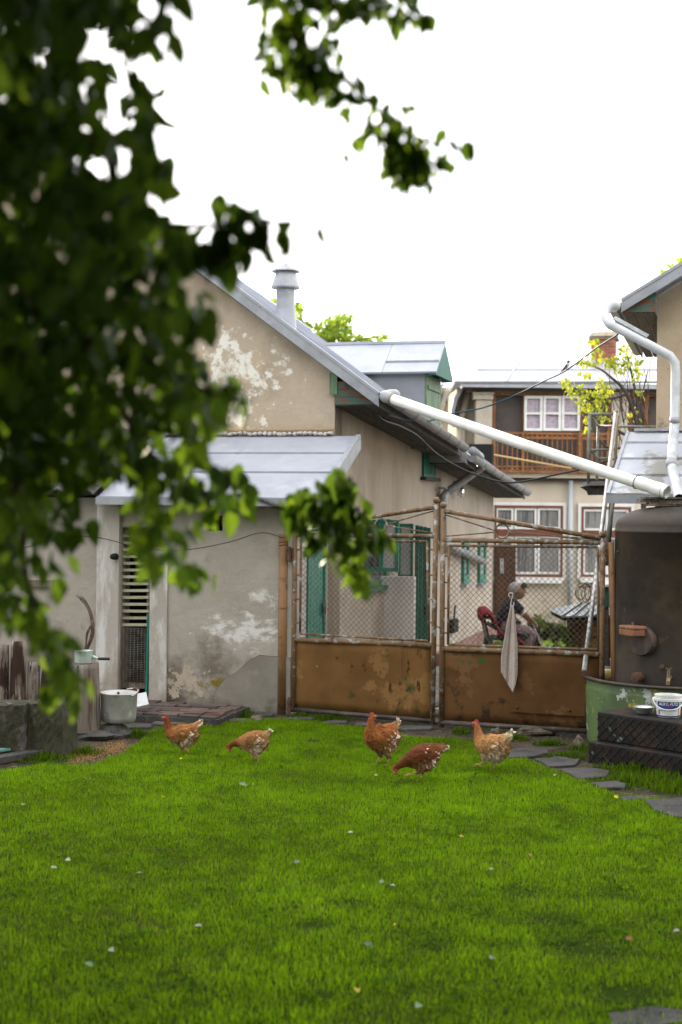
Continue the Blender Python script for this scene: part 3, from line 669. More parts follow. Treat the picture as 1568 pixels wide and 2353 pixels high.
# side wall with the green boarded door
mb = MB(); wall_holes(mb, H(TF,wR,0), A, B, -TF, (-.1,-.1), (2.17,2.80), [(.52, 1.22, .05, 1.86)], .1); part(mb, 'side_wall', M['lightwall'], lean)
mb = MB(); frame_quad(mb, H(TF+.52,wR-.03,.05), A, ZU, .70, 1.81, .05, .05, B); dr = part(mb, 'door', M['green'], lean)
for k in range(5):
    mb = MB(); mb.obox(H(TF+.571+k*.12,wR-.03,.10), A*.113, ZU*1.7, B*.03); part(mb, 'plank', M['green'], dr)
mb = MB(); mb.box(H(TF+1.13,wR+.03,1.0), .03, .05, .14); part(mb, 'handle', M['wirem'], dr)
# black sheet, the dark of the interior put into its colour
mb = MB(); mb.obox(H(TF+.9,wL,0), B*(wR-wL-.1), A*.02, V(0,0,2.2)); part(mb, 'dark_lining', M['black'], lean)
# left hand pilaster
pl0, pl1 = LW_(226,1400)[1], LW_(277,1400)[1]
mb = MB(); mb.obox(H(TF-.05,pl0,-.05), B*(pl1-pl0-.002), V(0,0,2.22), A*.049); part(mb, 'pilaster', M['whitewash'], lean)
pr0, pr1 = LW_(345,1400)[1], LW_(385,1400)[1]
mb = MB(); mb.obox(H(TF-.018,pr0+.003,-.05), B*(pr1-pr0), V(0,0,2.2), A*.017); part(mb, 'door_jamb', M['whitewash'], lean)
# roof
ztp = 2.87; zbt = 2.17
def zl(t): return zbt+(ztp-zbt)*(t-(TF-.22))/(0-(TF-.22))
rowt = [0, (HT(600,1044,-.4)-P0).dot(A), None, TF-.22]
def t_on_roof(py):
    best = None
    for i in range(200):
        t = (TF-.22)*(i/199); p = H(t, -.8, zl(t)); r = p-CAMP
        # projected row
        u = r.x/r.y; v_ = r.z/r.y; yy = HY-FPX*(v_*math.cos(ROLL)-u*math.sin(ROLL))
        if best is None or abs(yy-py) < best[0]: best = (abs(yy-py), t)
    return best[1]
rows = [0, t_on_roof(1044), t_on_roof(1087), TF-.22]
cols_ = [.27, -.95, -2.1]
for i in range(3):
    for j in range(2):
        mb = MB(); ta, tb = rows[i], rows[i+1]; wa, wb = cols_[j]-.002*j, cols_[j+1]
        dz = .004*(2-i)
        mb.slab([H(tb,wb,zl(tb)+dz), H(tb,wa,zl(tb)+dz), H(ta-.004,wa,zl(ta)+dz), H(ta-.004,wb,zl(ta)+dz)], .012)
        mb.beam(H(tb+.01,wb+.002,zl(tb)+dz+.009), H(tb+.01,wa-.002,zl(tb)+dz+.009), .018, .016)
        part(mb, 'roof_panel', M['roof'], lean)
mb = band(H(TF-.235,.285,zl(TF-.22)+.012), H(.0,.285,zl(0)+.012), .15, .015, B); mb.beam(H(TF-.235,.27,zl(TF-.22)+.015), H(0,.27,zl(0)+.015), .05, .02)
part(mb, 'verge_trim', M['verge'], lean)
mb = band(H(TF-.235,-2.1,zbt+.006), H(TF-.235,.29,zbt+.006), .075, .012, -A); part(mb, 'eave_trim', M['verge'], lean)
mb = MB(); mb.slab([H(TF-.2,-2.1,zbt-.06), H(TF,-2.1,zbt-.02), H(TF,.25,zbt-.02), H(TF-.2,.25,zbt-.06)], .015, V(0,0,-1)); part(mb, 'soffit_board', M['soffit'], lean)
mb = MB(); mb.beam(H(-.02,-2.0,ztp+.03), H(TF-.2,-2.9,zbt+.03), .06, .05); part(mb, 'hip_trim', M['verge'], lean)
# dark corrugated roof over the left end, pieces of sheet side by side
M['shingle'] = mk('dark_corrugated_sheet', (.075,.07,.066), [((.16,.15,.14), 16, .5, .66), ((.04,.037,.034), 4, .45, .62)], rough=.95, objrand=.15, bump=(40, .8, .01))
for k in range(5):
    w0 = -5.3+k*.64; pts = []; fs = []; nn_ = 16
    for i in range(nn_+1):
        w_ = w0+.65*i/nn_; zo = .022*math.sin(i*math.pi*2*4/nn_)
        pts += [H(TF-.25,w_,2.24+zo), H(.0,w_,2.98+zo), H(TF-.25,w_,2.225+zo), H(0,w_,2.965+zo)]
    for i in range(nn_):
        a = i*4; fs += [(a,a+4,a+5,a+1), (a+2,a+3,a+7,a+6), (a,a+2,a+6,a+4)]
    mb = MB(); mb.add(pts, fs); part(mb, 'corrugated_sheet', M['shingle'], lean)
# mortar lump line where roof meets gable
mb = MB()
for i in range(34):
    w_ = .0-.04-i*.058; mb.rock(H(-.02,w_,ztp+.035+random.uniform(-.008,.008)), (.035,.03,.022), i)
part(mb, 'mortar_joint', M['lightwall'], lean, smooth=True)
mb = MB(); mb.beam(H(-.03,.0,ztp+.085), H(-.03,-2.0,ztp+.07), .02, .012); part(mb, 'reed', mk('reed', (.42,.28,.12), rough=.8), lean)
# slatted door
td = TF+.05
def DP(px, py): return HT(px, py, td)
a = DP(279, 1580); b = DP(343, 1580); sd_u = (b-a); sd_u.z = 0; dw = sd_u.length; sd_u.normalize()
ztop_ = DP(310, 1216).z; zbot_ = DP(310, 1578).z
mb = MB(); mb.obox(a+V(0,0,0), sd_u*.035, V(0,0,ztop_-a.z), A*.04); mb.obox(a+sd_u*(dw-.035), sd_u*.03, V(0,0,ztop_-a.z), A*.04); mb.obox(a+sd_u*.036, sd_u*(dw-.072), V(0,0,.055), A*.04)
mb.obox(a+sd_u*.036+V(0,0,ztop_-a.z-.05), sd_u*(dw-.072), V(0,0,.05), A*.04)
sdoor = part(mb, 'slatted_door', M['oldwood'], lean)
slat0 = None
for k in range(14):
    z = DP(310, 1232+k*15.7).z; p = a+V(0,0,z-a.z-.014)-A*.022+sd_u*.01
    if slat0 is None:
        mb = MB(); mb.obox(p, sd_u*(dw-.015)+V(0,0,.008), V(0,0,.028), A*.018); slat0 = part(mb, 'slat', M['slat'], sdoor); z0_ = p
    else:
        c = copy_part(slat0, p-z0_); c.rotation_euler = (0, 0, 0)
mb = MB(); zg0 = DP(310,1566).z; zg1 = DP(310,1443).z
for k in range(31):
    z = zg0+(zg1-zg0)*k/30; mb.tube([a+V(0,0,z-a.z)-A*.028+sd_u*.02, a+V(0,0,z-a.z)-A*.028+sd_u*(dw-.03)], .0022, 4, False)
for k in range(7):
    x = .03+(dw-.07)*k/6; mb.tube([a+V(0,0,zg0-a.z)-A*.031+sd_u*x, a+V(0,0,zg1-a.z)-A*.031+sd_u*(x+.004)], .0028, 4, False)
part(mb, 'wire_grid', M['wirem'], sdoor, kind='stuff')
mb = MB(); g0 = HT(337,1610,td-.02); g1 = HT(342,1415,td-.02); mb.beam(g0, g1, .025, .03, A); part(mb, 'green_batten', M['green'], lean)
# knob on the pilaster, bracket beam end, green flap at the foot of the door
q = HT(264, 1279, TF-.08)
mb = MB(); mb.lathe([(.0,-.06),(.03,-.055),(.034,-.02),(.034,.03)], q, 12, A, False); part(mb, 'dark_knob', M['black'], lean, smooth=True)
a_, b_ = HT(60,1340,TF-.02), HT(140,1341,TF-.02)
mb = MB(); mb.beam(a_, b_, .07, .07); part(mb, 'beam_end', M['oldwood'], lean)
# ------------------------------------------------------------- paved step before the door
stepo = H(TF-.55, LW_(430,1600)[1], 0)
pv = thing('paved_step', 'low step of broken red and grey pavers along the lean-to wall', 'step', stepo)
w0 = LW_(290,1600)[1]; w1 = LW_(575,1600)[1]
mb = MB(); mb.obox(H(TF-.95,w0,-.05), B*(w1-w0), A*.94, V(0,0,.115)); part(mb, 'step_base', M['stone'], pv)
r4 = random.Random(4); tt = TF-.93
while tt < TF-.12:
    h = r4.uniform(.12, .17); x = w0+.02
    while x < w1-.08:
        l = r4.uniform(.13, .3); l = min(l, w1-.02-x)
        j = lambda s=.018: r4.uniform(-s, s)
        mb = MB(); z = .086+r4.uniform(-.006,.008)
        mb.slab([H(tt+j(),x+.006+j(),z), H(tt+j(),x+l-.006+j(),z), H(tt+h-.01+j(),x+l-.008+j(),z), H(tt+h-.012+j(),x+.006+j(),z)], .025, V(0,0,1))
        part(mb, 'paver', M['paver'], pv); x += l
    tt += h
# ------------------------------------------------------------- gate
M['gatepaint'] = mk('ochre_gate_paint', (.165,.083,.028), [((.125,.062,.020), 2.0, .46, .66), ((.215,.112,.042), 1.5, .56, .585, {'detail': 9}), ((.055,.026,.010), 10, .61, .67, {'stretch': (1,1,.5)}), ((.17,.24,.17), 12, .70, .72, {'detail': 9}), ((.035,.045,.015), 5, .60, .72, {'zr': (0, .30, .13)})], rough=.75, spec=.08, bump=[(30, .25, .005)])
M['gatepaint2'] = mk('brown_gate_paint', (.115,.055,.021), [((.085,.040,.015), 2.4, .44, .64), ((.145,.074,.031), 1.9, .57, .60, {'detail': 9}), ((.040,.085,.028), 11, .74, .79, {'spot': (P(1085,1525,13.35), (.50,.5,.16), .30), 'detail': 11}), ((.14,.20,.16), 15, .69, .72, {'detail': 9}), ((.03,.02,.012), 5, .60, .70, {'zr': (0, .35, .13)})], rough=.75, spec=.08, bump=[(30, .25, .005)])
M['gatetube'] = mk('flaking_gate_tube', (.175,.105,.055), [((.34,.335,.325), 12, .55, .62, {'detail': 10}), ((.09,.052,.028), 13, .53, .62), ((.05,.03,.018), 30, .61, .68)], rough=.6, spec=.25, bump=(50, .3, .003))
M['gatepost'] = mk('ochre_post', (.235,.125,.055), [((.165,.085,.036), 4, .45, .65), ((.14,.2,.14), 14, .68, .71, {'stretch': (1,1,.4)}), ((.10,.05,.03), 6, .60, .70, {'zr': (0, .4, .16)})], rough=.65, spec=.35, bump=(30, .25, .004))
M['darkrail'] = mk('dark_worn_tube', (.06,.047,.04), [((.12,.09,.075), 10, .5, .66), ((.03,.022,.018), 6, .45, .6)], rough=.5, spec=.4)
M['rustwire'] = mk('rusty_mesh_wire', (.16,.115,.08), [((.09,.055,.035), 16, .45, .6), ((.25,.21,.17), 30, .58, .68)], rough=.6, metal=.2)
M['iron'] = mk('rusty_iron', (.12,.06,.035), [((.06,.035,.025), 14, .45, .62), ((.22,.11,.055), 25, .58, .7)], rough=.75)
HG = P(676, 1500, 14.3); EG = P(1388, 1500, 12.97)
gd = (EG-HG); gd.z = 0; gd.normalize(); gn = V(gd.y, -gd.x, 0)          # gn faces the viewer
def GP(px, py, off=0.0): return plane_hit(px, py, V(HG.x, HG.y, 0)+gn*off, gn)
post_b = GP(649, 1643); 
gp = thing('gate_post', 'thick round ochre gate post beside the lean-to corner', 'post', V(post_b.x, post_b.y, 0))
mb = MB(); top = GP(653, 1228); bot = V(post_b.x, post_b.y, -.1); r_ = .052
mb.tube([bot, top-V(0,0,.03)], r_, 20); mb.lathe([(r_,-.03),(r_+.003,-.02),(r_+.003,0),(0,.004)], top, 20); part(mb, 'post_shaft', M['gatepost'], gp, smooth=True)
for py in (1241, 1248, 1384):
    c = bot.lerp(top, (1640-py)/415); mb = MB(); mb.tube([c+V(.056*math.cos(a), .056*math.sin(a), .006*math.sin(2*a+py)) for a in np.linspace(0, 6.28, 18)[:-1]], .003, 5, closed=True); part(mb, 'tie_wire', M['wirem'], gp)
c = bot.lerp(top, .78)
for py in (1275, 1620):
    a = GP(663, py, .0); b = GP(677, py-2, 0.0)
    mb = MB(); mb.obox(a+V(0,0,-.05), b-a, V(0,0,.11), gn*.035); mb.tube([a.lerp(b,.5)+gn*.045+V(0,0,-.075), a.lerp(b,.5)+gn*.045+V(0,0,.08)], .016, 8); part(mb, 'hinge', M['iron'], gp)
def leaf(name, label, st_l, st_r, diag, toprail, intop, mid, inbot, botr, ring, panel, mat, hole=None, inl=10, inr=10):
    b0 = GP(*st_l[0]); b1 = GP(*st_r[0])
    o = thing(name, label, 'gate', V((b0.x+b1.x)/2, (b0.y+b1.y)/2, 0), 'leaves of the double yard gate')
    def T(nm, pts, r, mat='gatetube', n=10, off=0.0):
        mb = MB(); mb.tube([GP(*p, off) for p in pts], r, n); return part(mb, nm, M[mat], o, smooth=True)
    for st in (st_l, st_r):
        s_ = T('stile', st, .026, st[2] if len(st) > 2 else 'gatetube') if False else None
        mb = MB(); a, b = GP(*st[0]), GP(*st[1]); mb.tube([a, b], .025, 12); s_ = part(mb, 'stile', M['gatetube'], o, smooth=True)
        mb = MB(); mb.ball(b+V(0,0,.03), .034, 12, 8); part(mb, 'ball_finial', M['gatetube'], s_, smooth=True)
    T('sloping_rail', diag, .023); T('top_rail', toprail, .023); T('middle_rail', mid, .026); T('bottom_rail', botr, .025, 'darkrail')
    xl, xr = intop[0][0], intop[1][0]
    for nm, pts in (('mesh_frame', intop), ('mesh_frame', inbot), ('mesh_frame', [intop[0], inbot[0]]), ('mesh_frame', [intop[1], inbot[1]])): T(nm, pts, .0125, n=8)
    for k in (.25, .62):
        for (ra, rb) in ((toprail, intop), (mid, inbot)):
            x = intop[0][0]+(intop[1][0]-intop[0][0])*k
            f = lambda r: r[0][1]+(r[1][1]-r[0][1])*(x-r[0][0])/(r[1][0]-r[0][0])
            T('spacer', [(x, f(ra)), (x, f(rb))], .013, n=8)
    for k in (.1, .37, .63, .88):
        for (st, xx) in ((st_l, intop[0][0]), (st_r, intop[1][0])):
            y = intop[0][1]+(inbot[0][1]-intop[0][1])*k; xs_ = st[1][0]+(st[0][0]-st[1][0])*k*.7
            T('spacer', [(xs_, y), (xx, y+1)], .009, n=6)
    cx, cy, rr = ring
    mb = MB(); c = GP(cx, cy); rad = rr*c.y/FPX
    mb.tube([c+gd*rad*math.cos(a)+V(0,0,rad*math.sin(a)) for a in np.linspace(0, 2*math.pi, 29)[:-1]], .0085, 7, closed=True); part(mb, 'ring', M['gatetube'], o, smooth=True)
    yl = lambda x: diag[0][1]+(diag[1][1]-diag[0][1])*(x-diag[0][0])/(diag[1][0]-diag[0][0])
    T('rod', [(diag[0][0]+5, yl(diag[0][0])+9), (cx-rr, cy-2)], .007, n=6); T('rod', [(toprail[0][0]+6, toprail[0][1]-9), (cx-rr, cy+2)], .007, n=6)
    T('rod', [(cx+rr, cy-2), (diag[1][0]-5, yl(diag[1][0])+9)], .007, n=6); T('rod', [(cx+rr, cy+2), (toprail[1][0]-6, toprail[1][1]-7)], .007, n=6)
    mb = MB(); p = [GP(*q) for q in panel]; 
    nx, nz = 14, 8; vs = []; rr_ = random.Random(5)
    for j in range(nz+1):
        for i in range(nx+1):
            q = p[0].lerp(p[1], i/nx).lerp(p[3].lerp(p[2], i/nx), j/nz); vs.append(q+gn*(rr_.uniform(-.003,.003)+.010*math.sin(i*.5)*math.sin(j*.6)))
    mb.add(vs, [(j*(nx+1)+i, j*(nx+1)+i+1, (j+1)*(nx+1)+i+1, (j+1)*(nx+1)+i) for j in range(nz) for i in range(nx)])
    pn = part(mb, 'sheet_panel', mat, o, smooth=True); sd = pn.modifiers.new('t', 'SOLIDIFY'); sd.thickness = .004
    # chain link
    q00 = GP(*inbot[0]); q10 = GP(*inbot[1]); q01 = GP(*intop[0]); q11 = GP(*intop[1])
    o0 = V(q00.x, q00.y, 0); wd = (V(q10.x,q10.y,0)-o0).length
    zb0, zb1, zt0, zt1 = q00.z, q10.z, q01.z, q11.z
    zb = lambda s: zb0+(zb1-zb0)*s/wd
    zt = lambda s: zt0+(zt1-zt0)*s/wd
    cell = .056; mb = MB(); hmax = zt0-zb0
    for sg in (1, -1):
        k = -int(hmax/cell)-2
        while k*cell < wd+hmax+cell:
            s0 = k*cell; pts = []
            for i in range(0, 200):
                h = i*hmax/199; s_ = s0+h*sg if sg > 0 else s0-h
                if 0 <= s_ <= wd:
                    z = zb(s_)+(zt(s_)-zb(s_))*h/hmax; pts.append((s_, z))
            if len(pts) > 3:
                ps = [pts[0], pts[-1]]; m_ = max(2, int(len(pts)/25)); idx = np.linspace(0, len(pts)-1, m_).astype(int)
                mb.tube([o0+gd*pts[i][0]+V(0,0,pts[i][1])+gn*(.0022*sg+.004*math.sin(pts[i][0]*5)) for i in idx], .0020, 4, False)
            k += 1
    part(mb, 'chain_link', M['rustwire'], o, kind='stuff')
    return o
gl1 = leaf('gate_leaf', 'left gate leaf with ochre sheet panel under chain link mesh', [(674,1636),(679,1210)], [(994,1662),(1003,1157)], [(680,1214),(1002,1165)], [(680,1229),(1001,1232)], [(692,1241),(982,1244)], [(678,1469),(993,1483)], [(690,1456),(986,1473)], [(674,1630),(993,1657)], (876,1206,14.5), [(679,1626),(991,1652),(991,1486),(680,1474)], M['gatepaint'])
gl2 = leaf('gate_leaf', 'right gate leaf with dark brown sheet panel and hung cloth', [(1014,1672),(1019,1168)], [(1383,1702),(1385,1236)], [(1020,1174),(1386,1237)], [(1021,1241),(1384,1247)], [(1032,1254),(1374,1257)], [(1017,1490),(1383,1504)], [(1030,1481),(1376,1493)], [(1014,1660),(1383,1682)], (1154,1221,16.5), [(1018,1656),(1381,1676),(1381,1508),(1019,1495)], M['gatepaint2'])
mb = MB(); a, b = GP(1172,1624,.012), GP(1345,1635,.012); mb.obox(a-V(0,0,.045), b-a, V(0,0,.09), gn*.008)
for k in (.1,.8): mb.ball(a.lerp(b,k)+gn*.01, .014, 8, 5)
part(mb, 'steel_strap', M['gatepaint2'], gl2)
mb = MB(); a = GP(924,1480,.03); mb.tube([a+V(0,0,.02)-gn*.03, a+V(0,0,.03), a, GP(923,1558,.02)], .005, 6); part(mb, 'hooked_rod', M['iron'], gl1)
mb = MB(); mb.tube([GP(1001,1428,.02), GP(1004,1440,.035), GP(1010,1442,.03), GP(1014,1446,.02)], .006, 6); mb.tube([GP(996,1481,.03), GP(1005,1484,.035), GP(1016,1483,.03)], .003, 5); part(mb, 'latch_hook', M['iron'], gl1)
# second post by the tank
c0 = P(1413, 1580, 12.98); c1 = P(1404, 1246, 12.98)
mb = MB(); d_ = (c0-c1).normalized(); mb.tube([c1+d_*1.9, c1], .030, 16); pt = solo(mb, 'gate_post', M['gatepost'], 'thinner rusty ochre post leaning beside the brown tank', 'post', V(c0.x, c0.y, 0), smooth=True)
for py in (1277, 1420):
    a = GP(1386, py, .0); b = P(1402, py, 12.98); mb = MB(); mb.tube([a, b], .013, 8); mb.tube([a.lerp(b,.6)-V(0,0,.06), a.lerp(b,.6)+V(0,0,.06)], .016, 8); part(mb, 'hinge', M['iron'], gl2)
# cloth on a hook
M['cloth'] = mk('waffle_cloth', (.44,.37,.33), [((.38,.315,.28), 12, .45, .65), ((.34,.28,.25), 90, .5, .6)], rough=.95, spec=.1, bump=(120, .6, .004))
ck = thing('cloth_hook', 'bent pale wire hook hung in the mesh of the right gate leaf', 'hook', GP(1176,1380,.03))
mb = MB(); mb.tube(interp([GP(1172,1372,.03), GP(1169,1366,.03), GP(1174,1362,.03), GP(1179,1365,.03), GP(1177,1374,.03), GP(1174,1388,.03), GP(1177,1393,.03), GP(1181,1390,.03), GP(1181,1384,.03)], 4), .0042, 6); part(mb, 'hook_wire', mk('pale_wire', (.6,.58,.5), rough=.4, metal=.3), ck, smooth=True)
prof = [(1390,1174,1179),(1400,1173,1181),(1430,1168,1184),(1470,1162,1187),(1500,1158,1189),(1530,1154,1190),(1552,1152,1190)]
rows_ = []; nc = 40
for j in range(37):
    y = 1390+(1592-1390)*j/36
    ys_ = [p[0] for p in prof]; l = np.interp(y, ys_, [p[1] for p in prof]); r = np.interp(y, ys_, [p[2] for p in prof])
    row = []
    for i in range(nc+1):
        u = i/nc; x = l+(r-l)*u
        # ragged lower outline: two corners
        ymax = np.interp(u, [0,.12,.42,.5,.72,.85,1], [1545,1553,1574,1577,1592,1575,1546]); yy = min(y, ymax)
        k = np.interp(y, [1390, 1420, 1550], [.004, .014, .026])
        off = .05+.7*k*math.sin(u*9+.5*math.sin(j*.07)+.6)+.22*k*math.sin(u*23+1+j*.02)
        row.append(GP(x, 1390+(ymax-1390)*j/36, off))
    rows_.append(row)
mb = MB(); mb.add([p for r in rows_ for p in r], [(j*(nc+1)+i, j*(nc+1)+i+1, (j+1)*(nc+1)+i+1, (j+1)*(nc+1)+i) for j in range(36) for i in range(nc)])
cl = solo(mb, 'hanging_cloth', M['cloth'], 'long pale pink waffle cloth hanging from the gate hook', 'cloth', GP(1176,1500,.04), smooth=True); sd = cl.modifiers.new('t', 'SOLIDIFY'); sd.thickness = .004
# ------------------------------------------------------------- tank on green tub
M['tank'] = mk('sooty_tank_steel', (.050,.040,.031), [((.088,.064,.042), 2.0, .46, .66), ((.022,.019,.018), 1.5, .48, .64), ((.11,.065,.035), 10, .64, .72), ((.3,.26,.2), 60, .72, .75, {'amt': .7})], rough=.6, spec=.2, rvar=.15, bump=[(30, .2, .005), (4, .15, .02)])
M['tub'] = mk('green_tub_paint', (.10,.155,.055), [((.06,.09,.038), 3, .44, .62), ((.40,.43,.40), 6.5, .62, .65, {'spot': (P(1470,1600,12.05), (.6,.6,.22), .16), 'detail': 9}), ((.34,.27,.06), 7, .64, .68, {'spot': (P(1465,1610,12.05), (.45,.6,.2), .14), 'detail': 9}), ((.04,.045,.03), 4, .62, .72), ((.24,.30,.17), 3, .6, .7, {'stretch': (1,1,.3)})], rough=.6, spec=.35, bump=(25, .25, .006))
M['tubrim'] = mk('dark_rim', (.045,.035,.03), [((.1,.06,.045), 10, .5, .66)], rough=.55)
TC = P(1562, 1400, 12.95); TC.z = 0
tank = thing('water_tank', 'big sooty brown domed metal water tank standing in the green tub', 'tank', TC+V(0,0,.5))
RT = .585; s_ = 12.6/FPX
zt_ = P(1530,1163,12.95).z; zseam = P(1480,1222,12.6).z
prof = [(RT*.995,.46),(RT,.7),(RT,zseam-.012),(RT+.006,zseam-.008),(RT+.006,zseam+.008),(RT,zseam+.014)]
for k in range(1, 13):
    a = k/12*math.pi/2; prof.append((RT*(math.cos(a)**.8 if k < 12 else 0), zseam+.014+(zt_-zseam-.014)*math.sin(a)**.8))
mb = MB(); mb.lathe(prof, TC, 64); part(mb, 'shell', M['tank'], tank, smooth=True)
def TS(px, py, off=0.0):     # point on the tank's front
    r = ray(px, py); ox, oy = CAMP.x-TC.x, CAMP.y-TC.y; a = r.x*r.x+r.y*r.y; b = 2*(ox*r.x+oy*r.y); c = ox*ox+oy*oy-(RT+off)**2
    t = (-b-math.sqrt(max(b*b-4*a*c, 0)))/(2*a); p = CAMP+r*t; n = V(p.x-TC.x, p.y-TC.y, 0).normalized(); return p, n
p, n = TS(1478, 1472)
mb = MB(); mb.lathe([(.0,.055),(.125,.05),(.135,.03),(.135,-.03)], p, 28, n); part(mb, 'round_hatch', M['tubrim'], tank, smooth=False)
for (px, py, r, l) in ((1472,1555,.042,.09),(1522,1532,.02,.03),(1422,1268,.012,.02),(1440,1292,.006,.01)):
    p, n = TS(px, py); mb = MB(); mb.lathe([(.0,l),(r,l-.004),(r,-.02)], p, 14, n); part(mb, 'stub', M['iron'], tank, smooth=False)
p, n = TS(1540, 1556); M['brass'] = mk('dull_brass', (.20,.15,.08), [((.1,.075,.05), 20, .45, .62)], rough=.45, metal=.5)
mb = MB(); q = p+n*.09; mb.tube([p-n*.02, p+n*.04, q], [.018,.022,.02], 10); mb.tube([q+V(0,0,-.005), q+n*.03+V(0,0,-.03), q+n*.035+V(0,0,-.055)], [.02,.018,.017], 10); mb.tube([q+V(0,0,.0), q+V(0,0,.05), q+V(0,0,.085)], [.019,.015,.01], 10)
mb.beam(q+V(-.03,0,.085), q+V(.03,0,.085), .012, .012); tp = part(mb, 'tap', M['brass'], tank, smooth=False)
p, n = TS(1465, 1462); tx = V(-n.y, n.x, 0)
if tx.x < 0: tx = -tx
bx = p+n*.05+V(0,0,-.005)
M['rustbox'] = mk('rusty_red_box', (.25,.105,.055), [((.14,.06,.035), 8, .45, .62), ((.38,.26,.19), 12, .62, .68)], rough=.75, bump=(40, .4, .004))
sb = thing('soap_box', 'small rusty red lidded box on the round hatch of the tank', 'box', bx)
tx = (tx*.96+n*.28).normalized(); tn = V(tx.y, -tx.x, 0)
zb_ = P(1465, 1466, 12.3).z
bx = V(bx.x, bx.y, zb_)
mb = MB(); mb.obox(bx-tx*.115-tn*.06, tx*.23, tn*.14, V(0,0,.055)); part(mb, 'box_body', M['rustbox'], sb, bevel=.006)
mb = MB(); mb.obox(bx-tx*.119-tn*.064+V(0,0,.0555), tx*.238, tn*.148, V(0,0,.03)); lid = part(mb, 'box_lid', M['rustbox'], sb, bevel=.012)
mb = MB(); mb.lathe([(.006,0),(.006,.014),(.011,.016),(.011,.026),(0,.028)], bx-tx*.03-tn*.01+V(0,0,.085), 10); part(mb, 'lid_knob', M['wirem'], lid)
# tub
tub = thing('green_tub', 'big round tub of flaking green sheet metal under the tank', 'tub', TC)
RB = .835; zr_ = .585
mb = MB(); mb.lathe([(RB*.975,-.1),(RB,.25),(RB+.004,zr_-.10),(RB+.004,zr_-.09),(RB-.006,zr_-.085),(RB+.002,zr_)], TC, 72); part(mb, 'tub_wall', M['tub'], tub, smooth=True)
mb = MB(); mb.lathe([(RB-.05,zr_-.03),(RB-.02,zr_+.004),(RB+.02,zr_+.012),(RB+.045,zr_),(RB+.03,zr_-.018),(RB+.003,zr_-.02)], TC, 72); part(mb, 'tub_rim', M['tubrim'], tub, smooth=True)
mb = MB(); mb.lathe([(RB-.05,zr_-.03),(RB-.06,.46),(.0,.45)], TC, 48); part(mb, 'tub_floor', M['tubrim'], tub, smooth=False)
# the planks on top of the tank
zt2_ = zt_
pcen = TC+V(-.09, -.05, zt2_)
r5 = random.Random(3)
pl = thing('plank_stack', 'short old planks stacked flat on the top of the brown tank', 'planks', pcen)
for k in range(5):
    L_ = r5.uniform(.42, .55); a = r5.uniform(-.08, .08); off = r5.uniform(-.05, .06)
    u = V(math.cos(a), math.sin(a), 0); v = V(-u.y, u.x, 0); o_ = pcen+V(0,0,.0+k*.0165)-u*(L_/2+.02+off)-v*(.11+r5.uniform(-.02,.02))
    mb = MB(); mb.obox(o_, u*L_, v*.2, V(0,0,.015)); part(mb, 'plank', M['oldwood'], pl)
# black meshed step in front of the tub
M['blackstep'] = mk('tarry_black_plate', (.016,.012,.010), [((.05,.026,.016), 3, .5, .64), ((.012,.011,.011), 5, .45, .6), ((.14,.18,.16), 11, .64, .69, {'spot': (P(1400,1690,11.7), (.4,.4,.2), .1)})], rough=.6, spec=.2, bump=(20, .3, .006))
M['expmesh'] = mk('expanded_mesh', (.035,.024,.018), [((.085,.065,.055), 9, .54, .66), ((.014,.012,.011), 7, .45, .6)], rough=.5, spec=.25)
s0 = G(1352, 1752); s1 = G(1575, 1790)
sd_ = (s1-s0); sd_.z = 0; sd_.normalize(); sn_ = V(sd_.y, -sd_.x, 0)
SL = 1.35
stp = thing('metal_step', 'black tarry two-tier step clad in expanded mesh before the tub', 'step', V(s0.x, s0.y, 0))
H1, H2, DD = .175, .415, .10
mb = MB(); mb.obox(s0-V(0,0,.05), sd_*SL, -sn_*.5, V(0,0,H1+.05)); part(mb, 'lower_tier', M['blackstep'], stp, bevel=.01)
mb = MB(); mb.obox(s0-sn_*DD+V(0,0,H1+.001)+sd_*.012, sd_*SL, -sn_*.40, V(0,0,H2-H1)); part(mb, 'upper_tier', M['blackstep'], stp, bevel=.012)
for (o_, z0, z1) in ((s0+sn_*.004, .0, H1-.012), (s0-sn_*(DD-.004)+sd_*.012, H1+.02, H2-.02)):
    mb = MB(); cw, ch = .082, .04; hh = z1-z0
    for sg in (1, -1):
        k = -12
        while k*cw < SL+2:
            pts = []
            for z in np.linspace(0, hh, 20):
                x = k*cw+sg*z*cw/ch*.5*2*.5
                if 0 <= x <= SL: pts.append((x, z))
            if len(pts) > 2:
                a, b = pts[0], pts[-1]; mb.beam(o_+sd_*a[0]+V(0,0,z0+a[1]), o_+sd_*b[0]+V(0,0,z0+b[1]), .006, .006, sn_)
            k += 1
    part(mb, 'expanded_mesh', M['expmesh'], stp, kind='stuff')
# things on the step and tub
def SP(px, py):   # on the upper tier's top
    r = ray(px, py); return CAMP+r*((H2+.002-EYE)/r.z)
p = SP(1480, 1641); M['enamelgrey'] = mk('worn_aluminium', (.50,.50,.49), [((.36,.35,.34), 8, .45, .65), ((.22,.19,.16), 22, .66, .71)], rough=.38, metal=.75)
mb = MB(); mb.lathe([(.0,.0),(.045,.0),(.062,.02),(.078,.056),(.086,.06),(.084,.064),(.075,.058),(.058,.02),(.0,.008)], p, 32); solo(mb, 'tin_bowl', M['enamelgrey'], 'shallow dented tin bowl on the black step left of the bucket', 'bowl', p, smooth=True)
p = SP(1536, 1646); p = p-V(0,0,.0)
bk = thing('putty_bucket', 'white plastic putty bucket with blue label on the black step', 'bucket', p)
M['plastic'] = mk('white_plastic', (.70,.69,.67), [((.58,.56,.52), 9, .52, .68)], rough=.38, spec=.5)
RBK = .108; hb = .178
rad = lambda z: .092+(RBK-.092)*z/hb
